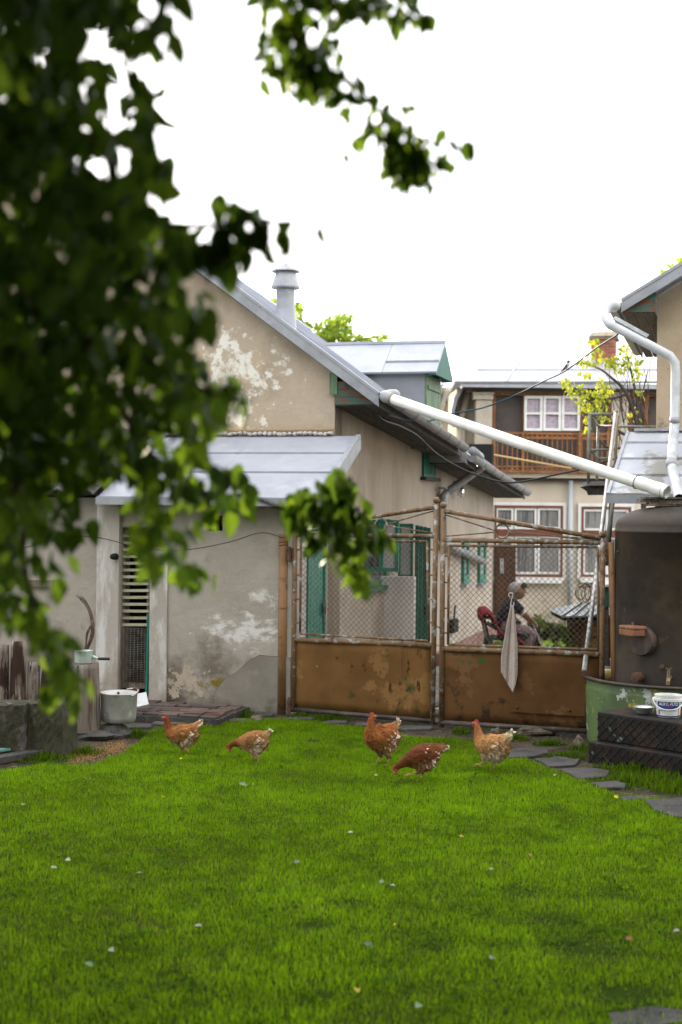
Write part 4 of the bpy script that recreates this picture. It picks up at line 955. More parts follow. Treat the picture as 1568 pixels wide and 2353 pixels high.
mb = MB(); mb.lathe([(0,.0),(.088,.0),(.092,.006),(rad(.13),.13),(RBK+.008,.131),(RBK+.009,.15),(RBK+.003,.152),(RBK+.005,hb),(RBK,hb),(RBK-.006,.16),(.086,.01),(0,.01)], p, 40); part(mb, 'bucket_body', M['plastic'], bk, smooth=False)
M['lab_blue'] = mk('label_blue', (.02,.05,.22), [((.03,.14,.42), 6, .5, .65)], rough=.35)
M['lab_white'] = mk('label_white', (.66,.66,.65), rough=.4)
M['ink_white'] = mk('white_ink', (.75,.75,.75), rough=.5); M['ink_red'] = mk('red_ink', (.5,.06,.03), rough=.5); M['ink_black'] = mk('black_ink', (.03,.03,.035), rough=.5); M['ink_orange'] = mk('orange_print', (.6,.25,.08), rough=.5); M['ink_navy'] = mk('navy_print', (.02,.035,.12), rough=.5)
fwd = math.atan2(CAMP.y-p.y, CAMP.x-p.x)
def cylp(x, z, off=.0015):       # x metres to the right as seen, on the bucket's wall
    r_ = rad(z)+off; a = fwd+x/rad(z); return p+V(r_*math.cos(a), r_*math.sin(a), z)
def patch(x0, x1, z0, z1, off, nx=16, top=lambda u: 0, bot=lambda u: 0):
    mb = MB(); vs = []
    for j in (0, 1):
        for i in range(nx+1):
            u = i/nx; x = x0+(x1-x0)*u; vs.append(cylp(x, (z1+top(u)) if j else (z0+bot(u)), off))
    mb.add(vs, [(i, i+1, nx+2+i, nx+1+i) for i in range(nx)]); return mb
part(patch(-.118, .118, .006, .128, .001, 24), 'label', M['lab_white'], bk)
part(patch(-.098, .098, .086, .1315, .0022, 20, top=lambda u: -.004*math.sin(u*math.pi*2)*0, bot=lambda u: -.016*math.sin(u*math.pi)), 'label_band', M['lab_blue'], bk)
part(patch(-.118, .118, .006, .02, .0022, 24, top=lambda u: -.006*math.sin(u*math.pi)), 'label_foot', M['ink_navy'], bk)
part(patch(-.05, -.005, .020, .028, .003, 6), 'label_box', M['ink_white'], bk); part(patch(.002, .04, .020, .028, .003, 6), 'label_box', M['ink_white'], bk); part(patch(.046, .07, .020, .028, .003, 4), 'label_box', M['ink_white'], bk)
part(patch(.088, .1, .022, .10, .003, 3), 'label_stripe', M['ink_orange'], bk)
mb = MB(); cz = .04
for rr_, mm in ((.016, 'ink_navy'), (.011, 'ink_red'), (.006, 'lab_white')):
    mb = MB(); vs = [cylp(-.085, cz, .0028+(.016-rr_)*.1)]+[cylp(-.085+rr_*math.cos(a), cz+rr_*math.sin(a), .0028+(.016-rr_)*.1) for a in np.linspace(0, 6.2832, 17)[:-1]]
    mb.add(vs, [(0, 1+k, 1+(k+1) % 16) for k in range(16)]); part(mb, 'label_emblem', M[mm], bk)
def text(s, width, z, x0, mat, h=None, shear=0., off=.0032, arc=0.0):
    c = bpy.data.curves.new('t', 'FONT'); c.body = s; c.size = 1; c.shear = shear; c.align_x = 'CENTER'; c.fill_mode = 'FRONT'; c.offset = .02
    o = bpy.data.objects.new('t', c); COL.objects.link(o); bpy.context.view_layer.update()
    me = o.evaluated_get(bpy.context.evaluated_depsgraph_get()).to_mesh()
    vs = [v.co.copy() for v in me.vertices]; fs = [tuple(f.vertices) for f in me.polygons]
    bpy.data.objects.remove(o)
    w_ = max(v.x for v in vs)-min(v.x for v in vs); h_ = max(v.y for v in vs)-min(v.y for v in vs); y0 = min(v.y for v in vs); k = width/w_; kv = (h/h_) if h else k
    mb = MB(); mb.add([cylp(x0+v.x*k, z+(v.y-y0)*kv+arc*(v.x*k)**2, off) for v in vs], fs); return part(mb, 'lettering', M[mat], bk)
text('ACRYL·PUTZ', .165, .1, 0, 'ink_white', .024, .18); text('FINISZ', .06, .084, .0, 'ink_red', .010, .2)
text('ШПАКЛЮВАЛЬНА МАСА', .15, .054, -.004, 'ink_black', .0095);
mb = MB(); hp = []
for a in np.linspace(-math.pi/2, math.pi/2, 17):
    x = (RBK+.014)*math.sin(a)
    hp.append(p+V(math.cos(fwd+math.pi/2)*0,0,0)+V(math.cos(fwd), math.sin(fwd), 0)*((RBK+.010)*math.cos(a)+.004)+V(-math.sin(fwd), math.cos(fwd), 0)*x+V(0,0,.142-.075*math.cos(a)))
mb.tube(hp, .005, 7); part(mb, 'handle', M['plastic'], bk, smooth=True)
for sg in (1, -1):
    mb = MB(); c = p+V(-math.sin(fwd), math.cos(fwd), 0)*sg*(RBK+.01)+V(0,0,.14); mb.ball(c, .014, 8, 6); part(mb, 'handle_lug', M['plastic'], bk, smooth=True)
# crockery in the tub
zq = zr_+.005
def TQ(px, py, z):
    r = ray(px, py); return CAMP+r*((z-EYE)/r.z)
q = TQ(1406, 1556, zq-.02); q = q+V(0,.1,0)
M['yellow'] = mk('yellow_enamel', (.62,.44,.16), [((.55,.37,.12), 5, .45, .65), ((.06,.035,.025), 13, .69, .71)], rough=.25, spec=.5)
c0 = P(1382, 1552, q.y-.02); c1 = P(1433, 1550, q.y+.02)
pot = thing('enamel_pot', 'yellow enamel pot lying on its side in the tub', 'pot', c0)
ax = (c1-c0).normalized(); L_ = (c1-c0).length
mb = MB(); rp = .066; mb.lathe([(0,.0),(rp*.78,.0),(rp*.95,.012),(rp,.05),(rp,L_-.02),(rp*1.06,L_-.005),(rp*1.06,L_),(rp*.97,L_),(rp*.95,.05),(0,.02)], c0+V(0,0,-.008), 32, ax); part(mb, 'pot_body', M['yellow'], pot, smooth=True)
mb = MB(); hc = c0+ax*L_*.72+V(0,-.045,.06); mb.tube(interp([hc+V(-.03,-.005,0), hc+V(-.01,-.03,.02), hc+V(.025,-.045,-.02), hc+V(.02,-.02,-.07)], 4), .006, 6); part(mb, 'handle', M['tubrim'], pot, smooth=True)
c = P(1386, 1543, q.y+.12); lidt = thing('black_pot', 'black enamel pot with grey rimmed lid behind the yellow pot', 'pot', c-V(0,0,.05))
mb = MB(); mb.lathe([(.05,-.06),(.075,-.03),(.08,.01),(.083,.02)], c, 28, (-.1,-.1,1)); part(mb, 'pot_body', M['tubrim'], lidt, smooth=True)
mb = MB(); mb.lathe([(.092,.02),(.094,.026),(.06,.038),(.0,.044)], c, 28, (-.1,-.1,1)); part(mb, 'lid', M['tubrim'], lidt, smooth=True)
mb = MB(); mb.tube([c+V(.091*math.cos(a), .091*math.sin(a), .023+.009*math.cos(a)+.009*math.sin(a)) for a in np.linspace(0,6.283,29)[:-1]], .005, 6, closed=True); part(mb, 'lid_rim', M['enamelgrey'], lidt, smooth=True)
c = P(1411, 1540, q.y+.2); mb = MB(); zb_ = .47-c.z; mb.lathe([(0,zb_),(.034,zb_),(.036,.08),(.039,.11),(.033,.11),(.03,.0)], c, 20); solo(mb, 'zinc_mug', M['enamelgrey'], 'tall zinc mug standing in the tub against the tank', 'mug', c+V(0,0,zb_), smooth=True)
# white drain pipe from the eave to the tank
M['pvc'] = mk('white_pvc', (.76,.75,.72), [((.66,.63,.57), 3, .5, .68)], rough=.35, spec=.5)
a = P(898, 915, 15.25); b = P(1533, 1131, 12.72)
wp = thing('white_drainpipe', 'long white plastic pipe running from the house gutter to the tank', 'pipe', b)
d_ = (b-a).normalized(); mid_ = a.lerp(b, .5)-V(0,0,.012)
pts = [a, a.lerp(b,.25)-V(0,0,.009), mid_, a.lerp(b,.75)-V(0,0,.009), b]
mb = MB(); mb.tube(pts, .055, 24, False); mb.tube([b+d_*.002, b-d_*.5], .049, 24, False); part(mb, 'pipe', M['pvc'], wp, smooth=True)
mb = MB(); mb.tube([b-d_*.34, b-d_*.33, b-d_*.2, b-d_*.12, b-d_*.115, b-d_*.04, b-d_*.035, b], [.0555,.061,.061,.061,.064,.064,.059,.059], 24, False); mb.tube([b, b-d_*.03], [.059,.05], 24, False); part(mb, 'collar', M['pvc'], wp, smooth=False)
mb = MB(); mb.tube([a-d_*.012, a+d_*.05], .0575, 24, False); part(mb, 'joint_band', mk('brown_band', (.25,.19,.12), rough=.7), wp, smooth=True)
q = b-d_*.33; x_ = d_.cross(V(0,0,1)).normalized(); y_ = x_.cross(d_)
mb = MB(); mb.tube([q+(x_*math.cos(t)+y_*math.sin(t))*.0635 for t in np.linspace(0,6.283,25)[:-1]], .003, 5, closed=True); part(mb, 'tie_wire', M['iron'], wp)
mb = MB(); e0 = H(.1,.6,3.33); mb.tube(interp([e0+V(-.02,0,0), e0+V(.05,-.02,-.0), a-d_*.1, a+d_*.02], 4), [.06]*13, 16); part(mb, 'elbow', M['gutter'], wp, smooth=True)
# ------------------------------------------------------------- right hand house with porch roof
Q0 = P(1508, 980, 15.3); Q0.z = 0
def RH(t, w, z): return Q0+A*t+B*w+V(0,0,z)
def RT_(px, py, t): return plane_hit(px, py, Q0+A*t, A)
def rtw(p): q = p-Q0; return q.dot(A), q.dot(B), p.z
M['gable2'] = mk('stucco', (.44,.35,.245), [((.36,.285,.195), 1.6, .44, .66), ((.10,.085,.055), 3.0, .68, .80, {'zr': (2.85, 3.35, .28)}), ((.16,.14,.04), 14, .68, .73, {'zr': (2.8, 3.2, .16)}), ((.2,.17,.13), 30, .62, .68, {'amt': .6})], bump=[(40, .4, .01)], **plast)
rh = thing('stucco_house', 'beige stucco house with overhanging grey eave at the right edge', 'house', Q0)
ev = rtw(RT_(1428, 716, -.35)); lo1 = rtw(RT_(1568, 631, -.35)); sl = (lo1[2]-ev[2])/(lo1[1]-ev[1])
we = ev[1]; zeb = ev[2]
zrr = lambda w: zeb+.10+sl*(w-we)
mb = MB(); z0 = 2.86
mb.slab([RH(0,0,z0), RH(0,5,z0), RH(0,5,zrr(5)-.12), RH(0,0,zrr(0)-.12)], .3, -A); part(mb, 'gable_wall', M['gable2'], rh)
mb = MB(); mb.slab([RH(.3,0,-.5), RH(.3,0,zeb), RH(4.1,0,zeb), RH(4.1,0,-.5)], .25, -B); mb.slab([RH(.0,0,-.3), RH(.0,5,-.3), RH(.0,5,z0-.003), RH(.0,.0,z0-.003)], .28, -A); part(mb, 'side_wall', M['gable2'], rh)
tsr = [-.35, .5, 1.6, 2.8, 4.2]
for a, b in zip(tsr[:-1], tsr[1:]):
    for wa, wb in ((we, we+1.6), (we+1.605, we+3.4)):
        roof_panel(a, b-.003, wa, wb, lambda w, t: zrr(w), rh, H=RH)
mb = band(RH(-.355,we-.0,zrr(we)+.015), RH(-.355,we+4.5,zrr(we+4.5)+.015), .125, .016, -A); mb.beam(RH(-.35,we,zrr(we)+.02), RH(-.35,we+4.5,zrr(we+4.5)+.02), .06, .03); part(mb, 'verge_trim', M['verge'], rh)
mb = MB(); mb.slab([RH(-.33,we+.01,zrr(we)+.012), RH(-.33,we+.55,zrr(we+.55)+.03), RH(.3,we+.55,zrr(we+.55)+.02), RH(.3,we-.04,zrr(we-.04)+.02)], .01, V(0,0,1)); mb.v[3] += V(0,0,.02); part(mb, 'lifted_sheet', M['roof'], rh)
mb = MB(); mb.slab([RH(-.31,we+.03,zeb-.005), RH(-.31,-.004,zeb-.005), RH(-.31,-.004,zrr(0)-.06), RH(-.31,we+.03,zrr(we)-.06)], .02, -A); part(mb, 'eave_board', M['greenboard'], rh)
for k in range(3):
    wa = we+.02-k*(we+.02)/3; wb = wa-(we+.02)/3-.01
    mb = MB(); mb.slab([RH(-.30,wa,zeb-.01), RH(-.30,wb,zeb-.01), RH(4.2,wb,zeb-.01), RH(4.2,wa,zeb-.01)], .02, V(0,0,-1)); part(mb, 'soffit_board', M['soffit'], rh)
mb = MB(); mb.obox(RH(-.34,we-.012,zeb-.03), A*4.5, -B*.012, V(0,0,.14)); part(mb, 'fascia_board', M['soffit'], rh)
pts = []; fs = []; n = 10; r = .07
for t in (-.32, 4.1):
    for k in range(n+1):
        a = math.pi*k/n; pts.append(RH(t, we-.085+r*math.cos(a), zeb+.07-r*math.sin(a)))
for k in range(n): fs.append((k, k+1, n+2+k, n+1+k))
mb = MB(); mb.add(pts, fs); mb.add(pts[:n+1], [tuple(range(n+1))]); part(mb, 'gutter', M['gutter'], rh, smooth=True)
dpts = interp([P(1420,703,14.95), P(1403,702,14.9), P(1392,714,14.85), P(1392,732,14.8), P(1402,746,14.75)], 4)+[P(1467,779,14.7), P(1540,818,14.6), P(1552,834,14.6), P(1553,860,14.6), P(1551,979,14.6), P(1543,1062,14.2), P(1545,1078,14.1), P(1561,1146,13.35)]
mb = MB(); mb.tube(dpts, .048, 16, False); mb.tube([dpts[-1], dpts[-1]+(dpts[-2]-dpts[-1]).normalized()*.3], .042, 14, False); part(mb, 'downpipe', M['pipe_zinc'], rh, smooth=True)
for (a, b, r) in ((P(1551.5,958,14.6), P(1551.2,972,14.6), .053), (P(1542,1060,14.2), P(1543.5,1072,14.13), .053)):
    mb = MB(); mb.tube([a, b], r, 16); part(mb, 'pipe_bracket', M['pipe_grey'], rh, smooth=True)
mb = MB(); a, b = P(1412,734,14.74), P(1490,777,14.66); mb.beam(a+V(0,.02,.02), b+V(0,.02,.02), .08, .012, (0,-.6,1)); part(mb, 'loose_flashing', M['gutter'], rh)
# porch roof
pt0 = RT_(1443, 995, -.01); pb0 = RT_(1397, 1138, -1.42)
zt_, zb__ = pt0.z, pb0.z; wt_, wb_ = rtw(pt0)[1], rtw(pb0)[1]
def pyf(py):
    lo_, hi_ = 0., 1.
    for _ in range(30):
        f = (lo_+hi_)/2; p = RH(-.01-1.41*f, wt_+.6, zt_+(zb__-zt_)*f); r = p-CAMP; u = r.x/r.y; v_ = r.z/r.y
        yy = HY-FPX*(v_*math.cos(ROLL)-u*math.sin(ROLL))
        if yy < py: lo_ = f
        else: hi_ = f
    return (lo_+hi_)/2
fr_ = [0, pyf(1021), pyf(1057.5), pyf(1095), 1.0]
M['porchroof'] = mk('porch_sheet_roof', (.40,.415,.455), [((.33,.345,.39), 1.3, .42, .66), ((.24,.235,.22), 1.6, .60, .63, {'spot': (P(1515,1060,14.4), (.35,.6,.7), .2), 'detail': 8}), ((.52,.53,.55), 3, .55, .7)], rough=.4, spec=.5, objrand=.06, bump=[(5, .3, .03)])
for i in range(4):
    for j, (xa, xb) in enumerate(((0, .62), (.622, 2.6))):
        f0, f1 = fr_[i], fr_[i+1]; q = lambda f, x: RH(-.01-1.41*f, (wt_+(wb_-wt_)*f if x == 0 else wt_+x), zt_+(zb__-zt_)*f+.004*(3-i))
        mb = MB(); mb.slab([q(f1, xa), q(f1, xb), q(f0, xb), q(f0, xa)], .012); mb.beam(q(f1-.012, xa)+V(0,0,.008), q(f1-.012, xb)+V(0,0,.008), .016, .014); part(mb, 'roof_panel', M['porchroof'], rh)
mb = MB(); mb.beam(RH(-.01,wt_,zt_+.01), RH(-1.42,wb_,zb__+.012), .03, .03); part(mb, 'verge_trim', M['roof'], rh)
mb = band(RH(-1.435,wb_-.01,zb__+.006), RH(-1.435,wt_+2.6,zb__+.006), .085, .014, -A); part(mb, 'eave_trim', M['verge'], rh)
mb = MB(); mb.obox(RH(-.06,wt_+.07,zt_+.02), B*3, A*.05, V(0,0,.028)); part(mb, 'ledge', M['pipe_grey'], rh)
mb = MB(); mb.slab([RH(-1.40,wb_+.05,zb__-.08), RH(-.05,wb_+.35,zb__-.05), RH(-.05,3,zb__-.05), RH(-1.40,3,zb__-.08)], .02, V(0,0,-1)); part(mb, 'porch_ceiling', M['soffit'], rh)
mb = MB(); mb.beam(RH(-1.2,wb_+.62,zb__-.1), RH(-1.2,wb_+.62,-.2), .09, .09, A); part(mb, 'porch_post', M['oldwood'], rh)
mb = MB(); mb.slab([RH(-.6,wb_+.75,-.3), RH(-.6,3.2,-.3), RH(-.6,3.2,zb__-.1), RH(-.6,wb_+.75,zb__-.1)], .1, -A); part(mb, 'porch_wall', M['oldwood'], rh)
# steel landing with railing
ln = thing('steel_landing', 'small rusty steel landing with tubular railing behind the porch roof', 'landing', P(1375,1120,17.0))
r_ = .018
def TT(root, nm, a, b, r, m='greytube'):
    mb = MB(); mb.tube([a, b], r, 10); return part(mb, nm, M[m], root, smooth=True)
f1_, b1_ = 16.8, 17.7
TT(ln,'post',P(1356,953,f1_),P(1352,1108,f1_),r_); TT(ln,'post',P(1419,954,f1_),P(1412,1108,f1_),r_); TT(ln,'post',P(1375,980,b1_),P(1372,1104,b1_),r_)
TT(ln,'rail',P(1354,952,f1_),P(1420,951,f1_),r_); TT(ln,'rail',P(1357,956,f1_),P(1375,979,b1_),r_); TT(ln,'rail',P(1375,979,b1_),P(1520,981,b1_-.5),r_)
TT(ln,'rail',P(1358,1034,f1_),P(1414,1033,f1_),.014); TT(ln,'rail',P(1359,1036,f1_),P(1374,1053,b1_),.014); TT(ln,'rail',P(1374,1053,b1_),P(1408,1053,b1_),.014)
a, b = P(1349,1106,f1_), P(1420,1106,f1_); mb = MB(); mb.obox(a, b-a, V(.12,1.0,0), V(0,0,-.05)); part(mb, 'platform', M['gutter'], ln)
a, b = P(1354,1117,f1_), P(1420,1117,f1_); mb = MB(); mb.slab([a+V(0,.05,0), b+V(0,.05,0), b+V(0,.05,-.10), a+V(.1,.05,-.10), a+V(.08,.05,-.05)], .6, V(0,-1,0)); part(mb, 'brace', M['soffit'], ln)
TT(ln,'leg',P(1415,1110,f1_),P(1392,1270,f1_),.025,'greytube'); TT(ln,'leg',P(1406,1150,17.2),P(1396,1300,17.2),.028,'soffit')
a, b = P(1416,950,16.4), P(1368,1338,13.9)
lp = thing('aluminium_pole', 'long bright aluminium pole leaning behind the right gate leaf', 'pole', b)
mb = MB(); mb.tube([b+(b-a).normalized()*1.3, a], .024, 14); part(mb, 'tube', M['steel'], lp, smooth=True); mb = MB(); mb.tube([a, a+(a-b).normalized()*.03], .026, 14); part(mb, 'end_cap', M['greytube'], lp, smooth=True)
# ------------------------------------------------------------- far house
DH = 30.0
def FP(px, py, off=0.0): return plane_hit(px, py, V(0, DH-off, 0), V(0,-1,0))
M['farwall'] = mk('far_stucco', (.60,.525,.41), [((.52,.45,.345), 1.2, .44, .66), ((.65,.575,.455), 2.5, .52, .7), ((.20,.185,.12), 2, .70, .86, {'zr': (-.6, .5, .32)})], **plast)
M['farpale'] = mk('pale_pillar', (.46,.41,.33), [((.38,.335,.265), 3, .45, .65)], **plast)
M['orange'] = mk('orange_wood', (.24,.10,.034), [((.15,.06,.022), 4, .45, .65, {'stretch': (1,1,.3)}), ((.38,.17,.05), 9, .56, .7)], rough=.6, spec=.3)
M['screen'] = mk('brown_screen', (.085,.07,.06), [((.065,.053,.046), 3, .45, .65)], rough=.75)
M['whitepaint'] = mk('white_window_paint', (.70,.69,.65), [((.58,.56,.52), 5, .5, .68)], rough=.5)
M['redframe'] = mk('red_brown_frame', (.17,.055,.032), [((.11,.04,.026), 5, .45, .65)], rough=.6)
M['curtain'] = mk('lilac_curtain_glass', (.40,.35,.39), [((.22,.18,.29), 16, .5, .62, {'amt': .7}), ((.45,.17,.22), 18, .57, .64, {'amt': .75}), ((.6,.56,.58), 20, .6, .7)], rough=.25, spec=.4)
M['lace'] = mk('lace_curtain_glass', (.20,.20,.195), [((.09,.092,.092), 5, .45, .62, {'stretch': (4,4,.2)}), ((.33,.33,.32), 9, .56, .7, {'stretch': (4,4,.3)})], rough=.12, spec=.5)
M['whiteroof'] = mk('pale_tin_roof', (.25,.26,.275), [((.21,.215,.23), 1.2, .44, .66)], rough=.35, spec=.5, objrand=.05)
M['doorwood'] = mk('brown_door', (.07,.028,.014), [((.04,.017,.01), 4, .45, .65, {'stretch': (3,3,.3)})], rough=.5)
M['friezewood'] = mk('frieze_wood', (.20,.16,.125), [((.14,.11,.085), 4, .45, .65)], rough=.8)
fh = thing('balcony_house', 'two storey beige house with orange wooden balcony and pale tin roof', 'house', V(FP(1300,1450).x, DH, gz(0,DH)))
def FB(pxa, pya, pxb, pyb, off, th):   # box on the facade between two picture corners
    p0 = FP(pxa, pyb, off); p1 = FP(pxb, pyb, off); p2 = FP(pxa, pya, off)
    return MB().obox(V(p0.x,DH-off,p0.z), V(p1.x-p0.x,0,0), V(0,0,p2.z-p0.z), V(0,th,0))
def fpart(nm, m, box, par=fh, lab=None): return part(FB(*box), nm, M[m], par, lab)
fpart('lower_wall', 'farwall', (1040,1094,1620,1480,0,.3)); fpart('upper_wall', 'farwall', (1064,888,1620,1092,-.9,.3))
fpart('cornice', 'farwall', (1062,1086,1620,1096,.30,1.2)); fpart('cornice', 'soffit', (1066,1096.5,1620,1104,.16,.3))
for (a, b) in ((1094,1130),(1405,1443)):
    fpart('pillar', 'farpale', (a,917,b,1085,.1,.5)); cp = fpart('capital', 'farpale', (a-4,904,b+4,917,.16,.6))
    part(FB(a-6,901,b+6,905,.2,.62), 'capital_top', M['farpale'], cp); part(FB(a-2,1062,b+3,1070,.15,.5), 'pillar_base', M['farpale'], fh)
fpart('screen_panel', 'screen', (1138,908,1203,1088,-.1,.05)); fpart('screen_panel', 'screen', (1334,908,1396,1088,-.1,.05)); fpart('screen_panel', 'screen', (1204,991,1333,1088,-.1,.05)); fpart('screen_panel', 'screen', (1452,908,1620,1088,-.1,.05))
for (a, b) in ((1131,1138),(1200,1203.5),(1333.5,1338),(1396,1403),(1445,1451),(1480,1488)): fpart('wooden_post', 'orange', (a,903,b,1087,.0,.12))
fpart('wooden_beam', 'orange', (1131,901,1620,908,.03,.15))
fpart('frieze', 'friezewood', (1075,889,1620,901,.05,.5)); fpart('eave_gutter', 'pipe_grey', (1062,878,1620,889,.45,.4)); fpart('eave_board', 'soffit', (1063,889.5,1620,892,.40,.4))
# window trio upstairs
for k, (a, b) in enumerate(((1204,1246),(1247.5,1288.5),(1290,1332))):
    p0 = FP(a, 990, .06); p1 = FP(b, 990, .06); p2 = FP(a, 910, .06); w_ = p1.x-p0.x; h_ = p2.z-p0.z
    mb = MB(); frame_quad(mb, p0, V(1,0,0), ZU, w_, h_, .055, .06, V(0,-1,0)); mb.obox(p0+V(.055,0,h_*.5-.022), V(w_-.11,0,0), V(0,0,.045), V(0,-.055,0)); wf_ = part(mb, 'window_frame', M['whitepaint'], fh)
    for z0 in (.055, h_*.5+.024):
        mb = MB(); mb.obox(p0+V(.055,.02,z0), V(w_-.11,0,0), V(0,0,h_*.5-.08), V(0,.01,0)); part(mb, 'pane', M['curtain'], wf_)
# balcony railing
for (a, b) in ((992,997),(1004,1007.5),(1070,1073),(1081,1085.5)): fpart('rail', 'orange', (1133,a,1400,b,.42,.05))
for a in (1133,1199,1329,1394): fpart('rail_post', 'orange', (a,992,a+6,1086,.44,.09))
b0 = None; x0_ = FP(1142,1000,.4)
for k in range(22):
    px = 1142+k*11.45
    if b0 is None: b0 = fpart('baluster', 'orange', (px,997,px+2.2,1081,.405,.025)); px0 = px
    else: copy_part(b0, FP(px,1040,.405)-FP(px0,1040,.405))
mb = MB(); c = FP(1149,1001,.40); mb.tube([c+V(.037*math.cos(a),0,.037*math.sin(a)) for a in np.linspace(0,6.283,13)[:-1]], .012, 5, closed=True); rg = part(mb, 'rail_ring', M['orange'], fh)
for k in range(21):
    for py in (1001, 1077):
        if k or py > 1010: copy_part(rg, FP(1149+k*11.45, py,.40)-c)
# roof
def RP(px, py, y): return plane_hit(px, py, V(0,y,0), V(0,-1,0))
e = [FP(x, 878, .48) for x in (1046,1165,1285,1405,1620)]; rg_ = [RP(x, 826, 33) for x in (1146,1200,1290,1400,1620)]
zr_f = rg_[0].z
for i in range(4):
    a, b, c, d = e[i], e[i+1], rg_[i+1], rg_[i]
    for f0, f1 in ((0,.5),(.503,1)):
        L_ = lambda p, q, f: p+(q-p)*f
        q = [L_(a,d,f0), L_(b,c,f0)-V(.012,0,0), L_(b,c,f1)-V(.012,0,0), L_(a,d,f1)]
        mb = MB(); mb.slab(q, .03); mb.beam(q[1]+V(0,0,.01), q[2]+V(0,0,.01), .03, .03); mb.beam(q[0]+V(0,0,.008), q[1]+V(0,0,.008), .025, .02); part(mb, 'roof_panel', M['whiteroof'], fh)
mb = MB(); mb.slab([V(e[0].x,e[0].y,e[0].z), rg_[0], V(e[0].x+.3,36.5,e[0].z)][::-1], .03); part(mb, 'roof_panel', M['whiteroof'], fh)
# curved left eave with brackets, then a second bay farther back
for (pxo, dep, s0_) in ((1062, 30.2, 1.0), (1010, 35.0, .9)):
    bay = MB(); c0_ = P(pxo, 968, dep)
    prof_ = [(pxo-22,970),(pxo-22,940),(pxo-16,915),(pxo-4,893),(pxo+8,882)]
    pts = [plane_hit(x_, y_, V(0,dep,0), V(0,-1,0)) for x_, y_ in prof_]
    fs = []; vs = []
    for q in pts: vs += [q, q+V(.05,0,-.03), q+V(.1,1.6,0)]
    for i in range(len(pts)-1): fs += [(i*3, i*3+3, i*3+4, i*3+1), (i*3+2, i*3+5, i*3+3, i*3)]
    mb = MB(); mb.add(vs, fs); o_ = part(mb, 'curved_eave', M['whiteroof'], fh); o_.modifiers.new('t','SOLIDIFY').thickness = .03
    a = plane_hit(pxo-14, 1080, V(0,dep+.5,0), V(0,-1,0)); b = plane_hit(pxo+28, 1080, V(0,dep+.5,0), V(0,-1,0)); c = plane_hit(pxo, 890, V(0,dep+.5,0), V(0,-1,0))
    mb = MB(); mb.obox(V(a.x,dep+.5,a.z), V(b.x-a.x,0,0), V(0,0,c.z-a.z), V(0,2.4,0)); part(mb, 'bay_wall', M['farpale'], fh)
    mb = MB(); a = plane_hit(pxo-3, 975, V(0,dep+.35,0), V(0,-1,0)); b = plane_hit(pxo+4, 940, V(0,dep+.35,0), V(0,-1,0)); c = plane_hit(pxo+16, 903, V(0,dep+.35,0), V(0,-1,0))
    mb.tube(interp([a+V(0,0,-.5), a, b, c, c+V(.1,0,.03)], 5), .075, 8); part(mb, 'bracket', M['farpale'], fh, smooth=True)
    mb = MB(); mb.tube([a+V(.05,0,0), a+V(.05,0,-1.0)], .06, 8); part(mb, 'bay_column', M['farpale'], fh, smooth=True)
# ground floor windows, door, pipe
def gwin(x0, cols_px, x1, y0, yt0, yt1, y1, ysill):
    p0 = FP(x0, y1, .05); w_ = FP(x1,y1,.05).x-p0.x; h_ = FP(x0,y0,.05).z-p0.z
    mb = MB(); frame_quad(mb, p0-V(.03,0,.03), V(1,0,0), ZU, w_+.06, h_+.06, .045, .05, V(0,-1,0)); f_ = part(mb, 'window_frame', M['redframe'], fh)
    mb = MB(); frame_quad(mb, p0-V(.10,0,.10), V(1,0,0), ZU, w_+.20, h_+.20, .069, .03, V(0,-1,0)); part(mb, 'window_trim', M['whitepaint'], fh)
    mb = MB(); mb.obox(V(p0.x+.031,DH-.05,FP(x0,yt1,.05).z), V(w_-.062,0,0), V(0,0,FP(x0,yt0,.05).z-FP(x0,yt1,.05).z), V(0,-.055,0)); part(mb, 'transom', M['redframe'], f_)
    for (a, b) in cols_px:
        for (ya, yb) in ((y0+3, yt0-.5),(yt1+.5, y1-2)):
            q0 = FP(a, yb, .04); q1 = FP(b, yb, .04); q2 = FP(a, ya, .04)
            mb = MB(); frame_quad(mb, V(q0.x,DH-.04,q0.z), V(1,0,0), ZU, q1.x-q0.x, q2.z-q0.z, .045, .03, V(0,-1,0)); sh_ = part(mb, 'sash', M['whitepaint'], f_)
            mb = MB(); mb.obox(V(q0.x+.04,DH-.035,q0.z+.04), V(q1.x-q0.x-.08,0,0), V(0,0,q2.z-q0.z-.08), V(0,.008,0)); part(mb, 'pane', M['lace'], f_)
    part(FB(x0-3, ysill, x1+4, ysill+13, .2, .2), 'sill', M['whitepaint'], fh)
gwin(1138, ((1139,1179.5),(1182,1233),(1235,1288)), 1289, 1164, 1216, 1231, 1321, 1326)
gwin(1338, ((1339,1390),(1392,1444)), 1445, 1167, 1219, 1234, 1322, 1327)
fpart('door_frame', 'doorwood', (1134,1252,1184,1470,.22,.1)); dd = fpart('door', 'doorwood', (1137,1256,1181,1470,.25,.04))
for (a, b, c_, d_) in ((1141,1264,1157,1330),(1161,1264,1177,1330),(1141,1340,1157,1410),(1161,1340,1177,1410)): part(FB(a,b,c_,d_,.265,.02), 'door_panel', M['doorwood'], dd)
mb = MB()
for x_ in (1150,1153,1156): mb.tube([FP(x_,1283,.3), FP(x_+.5,1318,.3)], .012, 5)
part(mb, 'door_chime', M['steel'], dd)
mb = MB(); mb.tube([FP(1312,1104,.14), FP(1310,1425,.14)], .055, 12); part(mb, 'downpipe', mk('pale_blue_pipe', (.42,.44,.46), rough=.45), fh, smooth=True)
